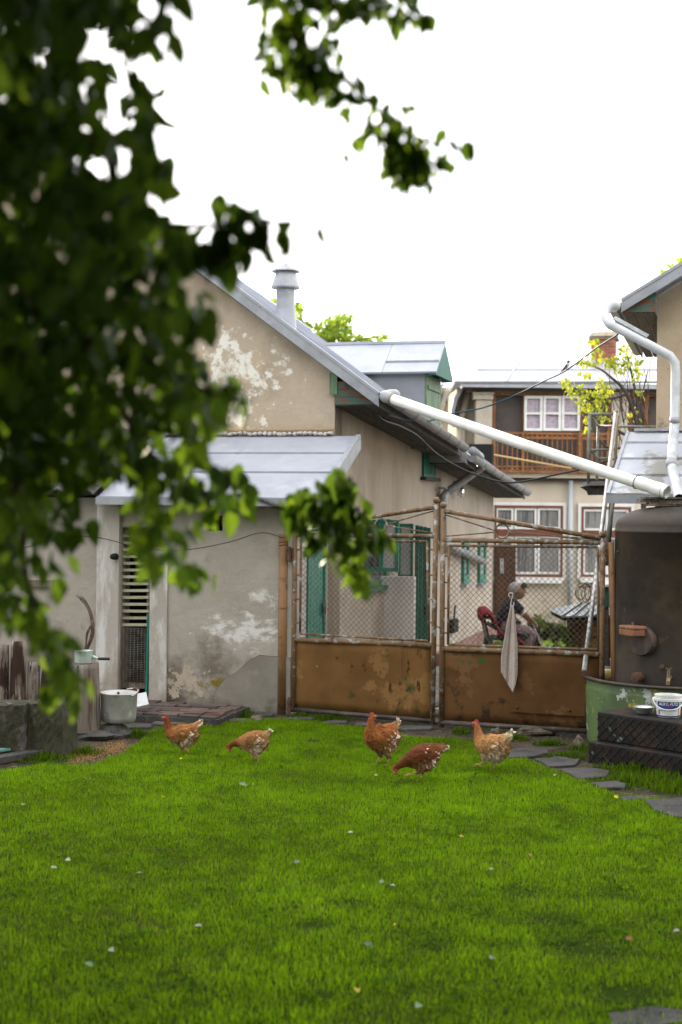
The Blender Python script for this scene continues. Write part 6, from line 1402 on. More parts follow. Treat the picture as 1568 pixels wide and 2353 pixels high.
ftv = [(0,0,0),(.3,-.42,.03),(.3,.42,.03),(.75,-.46,.0),(.75,.46,.0),(1,0,-.06),(.5,0,.09)]
ftf = [(0,1,6),(0,6,2),(1,3,6),(2,6,4),(3,5,6),(5,4,6)]
UP = [(-21.5,33.5,.5,.7),(-19.5,31,2.6,1.5),(-16,27.6,4.8,3),(-11.5,24.6,6.9,5.2),(-5,22,8.8,7.2),(2,21.3,9.0,7.3),(7,23.2,7.3,6),(9.6,26.6,5.0,4.3),(10.8,30,3.7,3.2),(11.6,33,2.9,2.6),(12.4,35.4,2.5,2.2),(13.8,37,2.2,2.0),(15.4,37.0,1.6,1.5),(16.4,36.7,.8,.9)]
BK = [(-17,31.5,.5,.7),(-15.5,29.5,2.4,1.6),(-12.5,27,4.8,3),(-9,24.8,6.9,5.2),(-3.5,22.2,8.8,7.2),(3,21.3,9.0,7.3),(7.6,23.2,7.3,6),(9.6,26.8,5.0,4.3),(9.9,30.4,3.7,3.2),(9.7,33.6,2.9,2.6),(9.4,35.8,2.5,2.3),(7.8,37.4,2.2,2.0),(6.2,37.5,1.6,1.5),(5.2,37.2,.8,.9)]
PK = [(-17,30.5,.5,.7),(-15.5,28.8,2.6,1.6),(-12.5,26.2,5.2,3.2),(-8,24,7.6,5.6),(-2,21.5,9.0,7.3),(5,20.2,7.6,6.3),(10,19.6,5.2,4.6),(13.6,19,3.9,3.4),(16.4,18.3,3.2,2.8),(18.6,17.2,2.6,2.3),(20.2,15.6,2.3,2.1),(20.9,13.9,1.8,1.7),(21.1,12.6,1.2,1.2),(21.2,11.8,.7,.8)]
PL = [(-25,26.5,.7,.9),(-22.5,26.2,2.2,1.8),(-17.5,25.6,4.4,3.4),(-11,24.2,6.9,5.6),(-3.5,21.9,8.9,7.3),(4,20,8.0,6.6),(9,18.7,5.9,5.0),(13,17.2,4.3,3.7),(16,15.7,3.3,2.9),(18.4,14.4,2.7,2.4),(20.2,13.0,2.4,2.1),(21.2,11.4,1.9,1.8),(21.5,10.2,1.3,1.3),(21.6,9.3,.7,.8)]
def hen(label, foot_px, path, yaw, sc, pal, legs, seed, wx=1.0, facing=None):
    """pal = (back, neck, fluff, white share); local +x is forward"""
    rr = np.random.default_rng(seed); fp = G(*foot_px); cy, sy = math.cos(yaw), math.sin(yaw)
    root = thing('hen', label, 'hen', fp, 'brown hens on the lawn')
    def T(v): v = Vector(v)*sc; return fp+V(v.x*cy-v.y*sy, v.x*sy+v.y*cy, v.z)
    # finer path
    fine = []
    mm = len(path)
    for i in range(mm-1):
        a = [path[max(i-1,0)], path[i], path[i+1], path[min(i+2,mm-1)]]
        for k in range(3):
            t = k/3; fine.append(tuple(.5*(2*a[1][j]+(a[2][j]-a[0][j])*t+(2*a[0][j]-5*a[1][j]+4*a[2][j]-a[3][j])*t*t+(3*a[1][j]-a[0][j]-3*a[2][j]+a[3][j])*t**3) for j in range(4)))
    fine.append(path[-1])
    fine = [(p[0],p[1],max(p[2],.4),max(p[3],.4)) for p in fine]
    vs, fs = loft(fine, 16); mb = MB(); mb.add(vs, fs)
    bxc = path[4][0]; mb.ball((bxc-2,0,16.0), (8.4,6.4,6.4), 14, 8); mb.ball((bxc-9,0,19.5),(5.0,4.6,6.0),12,8)
    for l in legs:
        hx, hy, hz = l[0]; mb.ball((hx, hy*.9, hz+2.4), (3.5,2.9,5.0), 12, 8)
        mb.tube([(hx,hy*.95,hz), tuple(l[1])], [2.4,.9], 10)
    for s in (-1,1): mb.ball((bxc+.5, s*6.0, 22.5), (7.5,2.0,5.0), 12, 8)
    me = remesh(mb, .55, 3)
    nv = len(me.vertices); co = np.empty(nv*3); me.vertices.foreach_get('co', co); co = co.reshape(-1,3); no = np.empty(nv*3); me.vertices.foreach_get('normal', no); no = no.reshape(-1,3)
    pth = np.array([(p[0],0,p[1]) for p in path]); ptang = np.gradient(pth, axis=0); ptang /= np.linalg.norm(ptang, axis=1, keepdims=True)
    pf = np.array([(p[0],0,p[1]) for p in fine]); fi = np.linspace(0, mm-1, len(fine))
    rad_ = np.array([max(p[2],p[3]) for p in fine])
    def param(q):
        d = np.linalg.norm(q[:,None,:]-pf[None], axis=2)/np.maximum(rad_[None],1.4); return fi[np.argmin(d, axis=1)]
    back, neck, fluff, wsh = [np.array(p) if not isinstance(p, float) else p for p in pal]
    def colour(q, nrm, r):
        u = param(q); n_ = len(q); c = np.tile(back, (n_,1)).astype(float)
        ax = np.stack([np.interp(u, range(mm), pth[:,k]) for k in range(3)], 1); below = np.clip((ax[:,2]-q[:,2])/6.0, -1, 1)
        kf = np.clip((17.8+wx-q[:,2]+2.2*r.normal(size=n_))/5.0, 0, 1)*(u < 6.2); c = c*(1-kf[:,None])+fluff*kf[:,None]
        kn = np.clip((u-6.2)/1.2, 0, 1)[:,None]; c = c*(1-kn)+neck*kn
        kt = np.clip((3.0-u)/1.2, 0, 1)[:,None]; c = c*(1-kt)+(fluff*.6+back*.5)*kt
        kw = ((u < 1.25+.4*r.normal(size=n_)))[:,None]; c = np.where(kw, np.array([.62,.54,.42]), c)
        pt = np.sin(q[:,0]*.95+seed)*np.sin(q[:,2]*1.15+2*seed)+.55*np.sin(q[:,0]*2.1+q[:,2]*1.7+seed*3+q[:,1]*.4)
        zone = np.exp(-((q[:,0]-(bxc-5))/7.0)**2-((q[:,2]-21.0)/4.5)**2)+.8*np.exp(-((q[:,0]-(bxc-4))/5)**2-((q[:,2]-14.5)/3.5)**2)
        pw = (pt+.10*r.normal(size=n_) > 1.05-.95*zone*(.55+.8*wsh))*np.clip(zone*2.6, 0, .95)
        c = np.where((r.random(n_) < pw)[:,None], np.array([.58,.50,.40]), c)
        body_shade = .72+.34*np.clip((q[:,2]-12)/12, 0, 1)  # plumage darkened downwards, body shading put into the colour
        c = c*np.where(u < 1.5, 1.0, body_shade)[:,None]
        return c*(.68+.58*r.random((n_,1))), u
    cc, _ = colour(co, no, rr); cc *= .8
    at = me.color_attributes.new('Col', 'FLOAT_COLOR', 'POINT'); at.data.foreach_set('color', np.concatenate([cc, np.ones((nv,1))],1).reshape(-1).astype(np.float32))
    Rm = np.array([[cy,-sy,0],[sy,cy,0],[0,0,1]]); me.vertices.foreach_set('co', ((co*sc)@Rm.T).reshape(-1)); me.update(); me.materials.append(M['feather']); shade(me, True)
    body = link_mesh('body', me, root)
    # plumage
    nf = 2600; me.calc_loop_triangles()
    tri = np.array([t.vertices[:] for t in me.loop_triangles]); P3 = co[tri]; ar = np.linalg.norm(np.cross(P3[:,1]-P3[:,0], P3[:,2]-P3[:,0]), axis=1)
    ti = rr.choice(len(tri), nf, p=ar/ar.sum()); w = rr.dirichlet([1,1,1], nf); pos = (P3[ti]*w[:,:,None]).sum(1); nr = (no[tri][ti]*w[:,:,None]).sum(1); nr /= np.linalg.norm(nr, axis=1, keepdims=True)
    cf, u = colour(pos, nr, rr)
    keep = u < mm-3.3; pos, nr, cf, u = pos[keep], nr[keep], cf[keep], u[keep]; nf = len(pos)
    tg = -np.stack([np.interp(u, range(mm), ptang[:,k]) for k in range(3)], 1)
    low = (pos[:,2] < 16)&(u < 6); tg[low] = tg[low]*.5+np.array([0,0,-1.])
    tg += np.array([0,0,-.35])*((u > 2.5)&(u < 6.5))[:,None]
    tg = tg+rr.normal(size=(nf,3))*np.where(low, .32, .16)[:,None]; tg -= nr*(tg*nr).sum(1,keepdims=True)*.9; tg /= np.linalg.norm(tg,axis=1,keepdims=True)+1e-9
    X = tg+nr*np.where(low, .34, .17)[:,None]
    L_ = np.where(u > 7, 1.9, np.where(low, 3.2, 3.1))*(.7+.6*rr.random(nf)); L_ = np.where(u < 1.8, 4.4*(.8+.4*rr.random(nf)), L_); L_ = np.where(u > 9.5, 1.1, L_)
    Wd = L_*np.where(low, .30, .44)
    # wing quills: a fan of long feathers each side
    R3 = lambda a: (a@Rm.T)
    pm = cloud_mesh('plumage', ftv, ftf, R3(pos*sc), R3(X), R3(nr), L_*sc, Wd*sc, cf, (0,0,0), M['feather'], (.75,.9,.9,1.05,1.05,1.2,.95)); link_mesh('plumage', pm, body, 'stuff')
    for s in (-1,1):
        q = []; xx = []; nn_ = []; ll = []; c_ = []
        for k in range(15):
            f = k/14; base = np.array([bxc+5.5-8*f, s*(7.7+.3*math.sin(f*3)), 24.6-3.4*f+1.6*math.sin(f*9)*.4]); q.append(base); xx.append([-1, s*-.03, -.18-.35*(1-f)+.25*f]); nn_.append([.05, s, .25]); ll.append(5.6+2.6*f)
            wc = rr.random() < wsh*.8-.1; c_.append(np.array([.62,.54,.43]) if wc else back*(.55+.5*rr.random()))
        for k in range(26):
            base = np.array([bxc+6.5-9*rr.random(), s*(7.9+.2*rr.random()), 22.5+4*rr.random()]); q.append(base); xx.append([-1, 0, -.3]); nn_.append([.08, s, .3]); ll.append(3.2); wc = rr.random() < wsh*.12-.03; c_.append(np.array([.62,.54,.43]) if wc else back*(.75+.5*rr.random()))
        q = np.array(q); xx = np.array(xx); nn_ = np.array(nn_, float); ll = np.array(ll)
        wm = cloud_mesh('wing', ftv, ftf, R3(q*sc), R3(xx), R3(nn_), ll*sc, ll*.36*sc, np.array(c_), (0,0,0), M['feather'], (.7,.9,.9,1,1,1.15,.9)); link_mesh('wing', wm, root)
    # head parts
    hd = np.array(path[-3]); t_ = np.array([path[-1][0]-path[-4][0], path[-1][1]-path[-4][1]]); t_ /= np.linalg.norm(t_); up = np.array([-t_[1], t_[0]]);
    if up[1] < 0 and abs(t_[0]) > .5: up = -up
    if path in (PK, PL): up = np.array([t_[1]*-1, t_[0]])*1.0; up = up if up[0] > 0 else -up
    def h2(f, u_, y=0): return T((hd[0]+t_[0]*f+up[0]*u_, y, hd[1]+t_[1]*f+up[1]*u_))
    mb = MB(); ol = [(1.4,1.4),(1.7,2.6),(1.0,2.4),(.8,3.9),(.1,3.0),(-.4,4.5),(-1.0,3.2),(-1.6,4.3),(-2.0,2.8),(-2.8,3.1),(-2.6,1.7),(-.8,1.5)]
    fr_ = [h2(a, b, .42) for a, b in ol]; bk_ = [h2(a, b, -.42) for a, b in ol]; n_ = len(ol)
    mb.add(fr_+bk_, [tuple(range(n_)), tuple(range(2*n_-1, n_-1, -1))]+[(i, n_+i, n_+(i+1)%n_, (i+1)%n_) for i in range(n_)]); part(mb, 'comb', M['comb'], root)
    mb = MB()
    for y in (-.55,.55): mb.lathe([(.0,-2.7*sc),(.8*sc,-2.2*sc),(.75*sc,-.9*sc),(.3*sc,0)], h2(1.5,-.9,y), 8, (0,0,1))
    part(mb, 'wattle', M['comb'], root, smooth=True)
    for y in (-1.55,1.55):
        mb = MB(); mb.ball(h2(.6,.1,y*.86), (1.35*sc,.9*sc,1.3*sc), 8, 6); part(mb, 'cheek', M['comb'], root, smooth=True)
        mb = MB(); mb.ball(h2(.4,.55,y*1.28), .38*sc, 8, 6); part(mb, 'eye', M['eye'], root, smooth=True)
    mb = MB(); mb.tube([h2(1.4,.2), h2(2.6,.05), h2(3.7,-.55)], [.95*sc,.6*sc,.08*sc], 8); part(mb, 'beak', M['beak'], root, smooth=True)
    for l in legs:
        hip, hock, foot = l[:3]; lift = l[3] if len(l) > 3 else 0
        mb = MB(); mb.tube([T(V(*hip).lerp(V(*hock),.55)), T(hock), T(V(*hock).lerp(V(*foot),.5)), T(foot)], [1.0*sc,.72*sc,.52*sc,.6*sc], 8)
        lg_ = part(mb, 'leg', M['henleg'], root, smooth=True)
        f_ = V(*foot)
        for (dx, dy) in ((4.6,0),(4.0,2.0),(4.0,-2.0),(-2.0,.3)):
            mb = MB(); e = f_+V(dx, dy, -.35-lift*abs(dx)*.55); mm_ = f_+V(dx*.5, dy*.5, .25-lift*abs(dx)*.12); mb.tube([T(f_), T(mm_), T(e), T(e+V(dx*.16,dy*.1,-.35))], [.5*sc,.42*sc,.34*sc,.1*sc], 6); part(mb, 'toe', M['henleg'], lg_, smooth=True)
    return root
std = lambda b, f=0: [((b-1,-3.3,12),(b-3.2,-3.3,6.8),(b+1.6,-3.3,.7)), ((b-2,3.3,12),(b-5.5,3.3,6.8),(b-4.5,3.3,.7))]
PI = math.pi
hen('leftmost brown hen walking left with raised white tipped tail', (411,1735), UP, PI+.06, .0084, ((.27,.105,.030),(.19,.055,.014),(.42,.27,.14),.40), [((-1,-3.3,12),(-2.4,-3.3,6.8),(.5,-3.3,.7)), ((-4,3.3,12),(-8.5,3.3,7.4),(-10.5,3.3,.9))], 1)
hen('brown hen pecking with bare pale quills on its wing', (577,1753), PK, PI-.1, .0085, ((.29,.125,.042),(.22,.072,.02),(.48,.32,.17),.8), [((0,-3.3,12),(-1.6,-3.3,6.8),(1.2,-3.3,.7)), ((-3,3.3,12),(-7.0,3.3,7.2),(-8.0,3.3,.7))], 2)
hen('upright brown hen looking back right with red comb, before the gate', (874,1759), BK, PI+.68, .0107, ((.23,.075,.018),(.25,.08,.018),(.34,.19,.09),.5), std(0), 3)
hen('darkest hen pecking left with yellow foot raised forward', (963,1796), PL, PI+.42, .0093, ((.125,.037,.011),(.17,.05,.014),(.27,.13,.06),.3), [((-3,-3.3,12),(-4.8,-3.3,6.4),(-3.2,-3.3,.7)), ((1,3.3,12.5),(3.2,3.3,9.0),(10.0,3.3,7.6),.15)], 4)
hen('rightmost and palest hen stepping left beside the stepping stones', (1123,1772), UP, PI-.74, .0098, ((.34,.165,.058),(.31,.125,.04),(.54,.39,.23),.6), [((-2,-3.3,12),(-3.4,-3.3,6.4),(-1.6,-3.3,.7)), ((1.5,3.3,12.5),(2.0,3.3,8.4),(7.5,3.3,4.8),.6)], 5)
# ------------------------------------------------------------- seated person in the courtyard
PD = 19.3
def skinmesh(verts, edges, radii, sub=2, root=0):
    me = bpy.data.meshes.new('t'); me.from_pydata([tuple(v) for v in verts], edges, []); me.update()
    o = bpy.data.objects.new('t', me); COL.objects.link(o)
    m = o.modifiers.new('s', 'SKIN'); m.use_smooth_shade = True
    for i, r in enumerate(radii):
        sv = me.skin_vertices[0].data[i]; sv.radius = (r, r) if not isinstance(r, tuple) else r; sv.use_root = (i == root)
    s = o.modifiers.new('u', 'SUBSURF'); s.levels = sub
    e = o.evaluated_get(bpy.context.evaluated_depsgraph_get()); m2 = bpy.data.meshes.new_from_object(e)
    mb = MB(); mb.add([v.co.copy() for v in m2.vertices], [tuple(p.vertices) for p in m2.polygons]); bpy.data.objects.remove(o); return mb
def pp_(x, y, dy=0.0): p = P(x, y, PD); return V(p.x, p.y+dy, p.z)
M['skin'] = mk('skin', (.36,.19,.125), rough=.6); M['navy'] = mk('navy_shirt', (.012,.016,.03), [((.02,.025,.045), 8, .45, .65)], rough=.9)
M['floral'] = mk('pink_patterned_trousers', (.26,.17,.19), [((.42,.33,.36), 28, .5, .6), ((.34,.07,.12), 22, .62, .67), ((.12,.08,.10), 34, .6, .66)], rough=.9)
M['greyhair'] = mk('grey_hair', (.36,.35,.34), [((.22,.21,.20), 60, .45, .62)], rough=.8, bump=(90, .6, .004)); M['darkcap'] = mk('black_cap', (.02,.019,.02), rough=.85)
pg_ = pp_(1180, 1549); pg_.z = gz(0, PD)
per = thing('person', 'grey haired person in navy shirt and pink patterned trousers sitting bent forward', 'person', pg_)
sh_, hp_ = .17, .10
vs = [pp_(1166,1444), pp_(1158,1422), pp_(1164,1398), pp_(1178,1379), pp_(1187,1368), pp_(1190,1357),
      pp_(1176,1387,-sh_), pp_(1203,1409,-sh_-.03), pp_(1221,1426,-sh_+.08), pp_(1176,1387,sh_), pp_(1204,1411,sh_+.03), pp_(1221,1430,.06),
      pp_(1170,1447,-hp_), pp_(1226,1452,-hp_-.02), pp_(1204,1496,-hp_-.03), pp_(1198,1538,-hp_-.03), pp_(1220,1545,-hp_-.03),
      pp_(1170,1447,hp_), pp_(1232,1455,hp_+.02), pp_(1222,1496,hp_+.02), pp_(1220,1536,hp_+.02), pp_(1242,1543,hp_+.02)]
ed = [(0,1),(1,2),(2,3),(3,4),(4,5),(2,6),(6,7),(7,8),(2,9),(9,10),(10,11),(0,12),(12,13),(13,14),(14,15),(15,16),(0,17),(17,18),(18,19),(19,20),(20,21)]
rd = [.11,.095,.08,.05,.06,.098,.055,.042,.03,.055,.042,.03,.085,.062,.045,.035,.032,.085,.062,.045,.035,.032]
for hi in (8, 11):       # fingers and thumb from each wrist
    h = vs[hi]; k0 = len(vs)
    for q in range(5):
        a = V(.05+.006*(2-abs(q-2)), (q-2)*.019, -.045); b = a+V(.022, 0, -.035)
        if q == 0: a = V(.03,-.045,-.015); b = a+V(.028,-.012,-.02)
        vs += [h+a, h+b]; ed += [(hi, len(vs)-2), (len(vs)-2, len(vs)-1)]; rd += [.0095,.008]
bm_ = skinmesh(vs, ed, rd, 1); bm_.ball(vs[5]+V(.022,0,-.008), (.082,.076,.112), 18, 12)
body = part(bm_, 'body', M['skin'], per, smooth=True)
sv = vs[:3]+[pp_(1177,1381)]+[vs[6], vs[6].lerp(vs[7],.8), vs[9], vs[9].lerp(vs[10],.8)]
part(skinmesh(sv, [(0,1),(1,2),(2,3),(2,4),(4,5),(2,6),(6,7)], [.15,.152,.15,.095,.088,.066,.088,.066], 2), 'shirt', M['navy'], per, smooth=True)
for i, j, s in ((6,7,-1),(9,10,1)):
    a = vs[i].lerp(vs[j], .84); d = (vs[j]-vs[i]).normalized(); mb = MB(); mb.tube([a-d*.005, a+d*.022], [.058,.053], 14, False); part(mb, 'white_cuff', M['whitepaint'], per, smooth=True)
tv_ = [vs[0], vs[12], vs[13], vs[14], vs[15]+V(0,0,.03), vs[17], vs[18], vs[19], vs[20]+V(0,0,.03)]
part(skinmesh(tv_, [(0,1),(1,2),(2,3),(3,4),(0,5),(5,6),(6,7),(7,8)], [.14,.105,.083,.066,.06,.105,.083,.066,.06], 2), 'trousers', M['floral'], per, smooth=True)
for i, j in ((15,16),(20,21)):
    mb = MB(); mb.tube([vs[i]+V(-.04,0,-.015), vs[i]+V(0,0,-.01), vs[j]+V(-.03,0,-.01), vs[j]+V(.03,0,-.015)], [.035,.05,.043,.02], 10); part(mb, 'shoe', M['darkcap'], per, smooth=True)
hc = vs[5]
mb = MB(); mb.ball(hc+V(-.034,0,.018), (.100,.096,.100), 16, 10)
mb.v = [v if v.x < hc.x+.022 else V(hc.x+.022, v.y, v.z) for v in mb.v]; hr = part(mb, 'hair', M['greyhair'], per, smooth=True)
fd = V(.8, -.12, -.55).normalized(); fu = V(.55, 0, .8)
mb = MB(); mb.tube([hc+V(.06,-.0,.03)+V(-.02,0,.05), hc+V(.075,0,.035)], [.06,.075], 12); mb.slab([hc+V(.03,-.075,.07), hc+V(.03,.075,.07), hc+V(.135,.05,.05), hc+V(.15,0,.045), hc+V(.135,-.05,.05)], .012, V(0,0,1)); part(mb, 'visor', M['darkcap'], per)
mb = MB(); c = hc+V(.104,0,-.018); mb.lathe([(.016,-.02),(.012,.012),(.0,.026)], c+V(.002,0,.0), 8, fd); part(mb, 'nose', M['skin'], per, smooth=True)
mb = MB()
for y in (-.03,.03): mb.ball(hc+V(.092,y,.018), .010, 6, 5)
part(mb, 'eyes', M['darkcap'], per); mb = MB(); mb.ball(hc+V(.088,0,-.062), (.012,.024,.006), 8, 5); part(mb, 'mouth', mk('lips', (.28,.09,.07), rough=.6), per)
mb = MB(); mb.ball(hc+V(-.002,-.086,-.01), (.018,.01,.028), 8, 6); part(mb, 'ear', M['skin'], per, smooth=True)
# walking stick, bag, chair, red throw
a, b = pp_(1222,1430,-.1), pp_(1266,1556,-.25); b.z = gz(0, PD)
mb = MB(); mb.tube(interp([a+V(-.07,0,-.02), a+V(-.04,0,.03), a, b], 5), .011, 8); solo(mb, 'walking_stick', M['steel'], 'grey walking stick leaning from the seated person to the ground', 'stick', b, smooth=True)
mb = MB(); q = pp_(1234,1474,.0); mb.ball(q+V(0,.05,-.05), (.075,.12,.17), 14, 8); mb.tube(interp([q+V(-.05,.05,.1), q+V(-.03,.05,.2), q+V(.03,.05,.2), q+V(.05,.05,.1)],4), .01, 6); solo(mb, 'cloth_bag', M['darkcap'], 'black bag beside the knees of the seated person', 'bag', q, smooth=True)
chb = pp_(1150, 1549); chb.z = gz(0, PD)
chg = thing('garden_chair', 'dark green plastic armchair under the seated person', 'chair', chb)
M['chairgreen'] = mk('dark_green_plastic', (.014,.04,.028), rough=.45, spec=.4)
zs = pp_(1160, 1462).z; x0, x1 = pp_(1118,1462).x, pp_(1205,1462).x
mb = MB(); mb.obox(V(x0, PD-.25, zs-.03), V(x1-x0,0,0), V(0,.5,0), V(0,0,.03)); part(mb, 'seat', M['chairgreen'], chg, bevel=.01)
for k in range(6):
    mb = MB(); tq_ = pp_(1110,1404); mb.slab([V(x0+.02,PD-.25+k*.085,zs), V(x0+.02,PD-.25+k*.085+.07,zs), V(tq_.x,PD-.25+k*.085+.07,tq_.z-.02), V(tq_.x,PD-.25+k*.085,tq_.z-.02)], .03, V(1,0,.2)); part(mb, 'back_slat', M['chairgreen'], chg)
mb = MB(); mb.beam(V(tq_.x,PD-.26,tq_.z-.02), V(tq_.x,PD+.26,tq_.z-.02), .05, .05); part(mb, 'back_rail', M['chairgreen'], chg)
for y in (-.27, .27):
    mb = MB(); mb.tube(interp([V(tq_.x+.03,PD+y,zs+.20), V(x0+.2,PD+y,zs+.09), V(x1-.06,PD+y,zs+.05), V(x1,PD+y,zs+.0)] if y < 0 else [V(tq_.x+.03,PD+y,zs+.24), V(x0+.3,PD+y,zs+.22), V(x1-.06,PD+y,zs+.19), V(x1,PD+y,zs+.02)], 4), .028, 8); part(mb, 'armrest', M['chairgreen'], chg, smooth=True)
    for xx in (x0+.03, x1-.03):
        mb = MB(); mb.tube([V(xx,PD+y*.9,zs-.02), V(xx+(.05 if xx > x0+.1 else -.06),PD+y*.95,chb.z)], [.035,.025], 8); part(mb, 'leg', M['chairgreen'], chg, smooth=True)
M['crimson'] = mk('crimson_throw', (.25,.012,.035), [((.14,.008,.02), 7, .45, .65)], rough=.95)
line = interp([(pp_(1106,1425)), pp_(1104,1410), pp_(1110,1401), pp_(1122,1403), pp_(1130,1420), pp_(1140,1442), pp_(1155,1453), pp_(1175,1460), pp_(1194,1468), pp_(1199,1482)], 4)
mb = MB(); nw = 10; vs_ = []
for i, q in enumerate(line):
    for j in range(nw+1):
        f = j/nw; vs_.append(q+V(.008*math.sin(f*20+i*.5), -.34+.62*f, .012*math.sin(f*17+i*.3)-(.05 if f < .06 else 0)))
mb.add(vs_, [(i*(nw+1)+j, i*(nw+1)+j+1, (i+1)*(nw+1)+j+1, (i+1)*(nw+1)+j) for i in range(len(line)-1) for j in range(nw)])
th_ = solo(mb, 'crimson_throw', M['crimson'], 'crimson cloth throw draped over the back and seat of the chair', 'throw', pp_(1110,1401), smooth=True); th_.modifiers.new('t','SOLIDIFY').thickness = .02
# hutch with tin roof
hy = 16.9
hb0 = P(1320, 1500, hy); hz = gz(0, hy)
hut = thing('wooden_hutch', 'brown plank hutch with grey tin roof behind the right gate leaf', 'hutch', V(hb0.x+.25, hy+.3, hz))
M['hutwood'] = mk('brown_hutch_plank', (.13,.06,.024), [((.075,.035,.016), 5, .45, .65, {'stretch': (4,4,.4)}), ((.22,.12,.035), 8, .58, .7)], rough=.75, objrand=.25)
hzt = P(1330, 1424, hy).z; wv = P(1425,1500,hy).x-hb0.x
mb = MB(); mb.obox(V(hb0.x+.01,hy+.03,hz), V(wv-.02,0,0), V(0,.6,0), V(0,0,hzt-hz)); part(mb, 'hutch_box', M['soffit'], hut)
for k in range(6):
    w_ = wv/6; mb = MB(); mb.obox(V(hb0.x+k*w_,hy,hz), V(w_-.008,0,0), V(0,.028,0), V(0,0,hzt-hz)); part(mb, 'plank', M['hutwood'], hut)
for px0, px1, py0, py1 in ((1348,1372,1432,1462),(1348,1372,1466,1500),(1376,1400,1432,1500)):
    a = P(px0,py1,hy-.03); b = P(px1,py1,hy-.03); c = P(px0,py0,hy-.03); mb = MB(); mb.obox(V(a.x,hy-.026,a.z), V(b.x-a.x,0,0), V(0,.024,0), V(0,0,c.z-a.z)); part(mb, 'door_board', mk('ochre_board', (.24,.14,.03), [((.15,.08,.02), 6, .45, .65)], rough=.75), hut)
e0, e1 = P(1290,1416,hy-.2), P(1445,1412,hy-.2); r0, r1 = P(1336,1385,hy+.35), P(1432,1384,hy+.35); bk0, bk1 = V(e0.x,hy+.9,e0.z), V(e1.x,hy+.9,e0.z)
M['tinroof'] = mk('tin_roof', (.30,.32,.34), [((.2,.21,.23), 6, .45, .65), ((.42,.44,.46), 12, .56, .7)], rough=.35, metal=.4)
nst = 6
for k in range(nst):
    f0, f1 = k/nst, (k+1)/nst-.004; L_ = lambda p, q, f: p+(q-p)*f
    mb = MB(); mb.slab([L_(e0,e1,f0), L_(e0,e1,f1), L_(r0,r1,f1), L_(r0,r1,f0)], .02); mb.beam(L_(e0,e1,f0)+V(.01,0,.008), L_(r0,r1,f0)+V(.01,0,.008), .02, .02); part(mb, 'roof_sheet', M['tinroof'], hut)
mb = MB(); mb.add([e0, r0, bk0], [(0,2,1)]); mb.add([r0, r1, bk1, bk0], [(0,1,2,3)]); o_ = part(mb, 'roof_back', M['tinroof'], hut)
mb = MB(); mb.obox(V(e0.x+.03,hy-.16,e0.z-.055), V(e1.x-e0.x-.03,0,0), V(0,.95,0), V(0,0,.045)); part(mb, 'eave_board', M['black'], hut)
mb = MB(); r = random.Random(4); c = P(1352,1380,hy+.25)
for k in range(9):
    a0 = r.uniform(0,3); rr_ = r.uniform(.07,.13); tlt = r.uniform(-.6,.6)
    mb.tube([c+V(rr_*.75*math.cos(t)+.02*k-.1, tlt*rr_*math.sin(t), .09+rr_*1.05*math.sin(t)) for t in np.linspace(a0, a0+6.0, 22)], .004, 4)
solo(mb, 'wire_coil', M['blackcable'], 'tangled coil of dark wire standing on the hutch roof', 'wire', c)
gb0 = P(1386,1396,15.8); gbx = thing('green_cabinet', 'green wooden cabinet with pale lid behind the leaning post', 'cabinet', V(gb0.x+.2, 16.05, gz(0,16)))
M['cabgreen'] = mk('dull_green_paint', (.05,.12,.085), [((.035,.08,.06), 5, .45, .65)], rough=.6)
zt_ = P(1386,1346,15.8).z; mb = MB(); mb.obox(V(gb0.x,15.8,gb0.z), V(.4,0,0), V(0,.4,0), V(0,0,zt_-gb0.z)); part(mb, 'cabinet_box', M['cabgreen'], gbx, bevel=.01)
mb = MB(); mb.slab([V(gb0.x-.03,15.76,zt_+.002), V(gb0.x+.44,15.76,zt_+.10), V(gb0.x+.44,16.24,zt_+.12), V(gb0.x-.03,16.24,zt_+.03)], .025); part(mb, 'lid', M['whitepaint'], gbx)
for x_ in (.03,.35):
    for y_ in (.03,.35):
        mb = MB(); mb.obox(V(gb0.x+x_,15.8+y_,gz(0,16)), V(.04,0,0), V(0,.04,0), V(0,0,gb0.z-gz(0,16)-.001)); part(mb, 'leg', M['soffit'], gbx)
# courtyard plants and grass
M['court'] = mk('court_path', (.15,.14,.125), [((.09,.085,.07), 2, .45, .65)], rough=.95, bump=(30,.5,.01))
mb = MB(); pts = [G(1230,1520)+V(0,0,.012), G(1330,1518)+V(0,0,.012), G(1335,1492)+V(0,0,.012), G(1225,1494)+V(0,0,.012)]; mb.add(pts, [(0,1,2,3)])
if mb.f and (pts[1]-pts[0]).cross(pts[3]-pts[0]).z < 0: mb.f = [f[::-1] for f in mb.f]
struct(mb, 'path', M['court'])
pp = []; ll = []
for _ in range(26000):
    x = rng.uniform(1120, 1420); y = rng.uniform(1446, 1580)
    if 1492 < y < 1520 and 1225 < x < 1335 and rng.random() < .9: continue
    q = G(x, y)
    if q.y < 15.2: continue
    if (q-P0).dot(B) < .15: continue
    pp.append(tuple(q)); ll.append(rng.uniform(.05,.15))
pp = np.array(pp); ll = np.array(ll); m = len(pp); k = rng.random((m,1)); col = (np.array([.045,.11,.015])*(1-k)+np.array([.11,.18,.025])*k)
blades(pp, ll, ll*.10, .45, col, 'courtyard_grass', M['grass'])
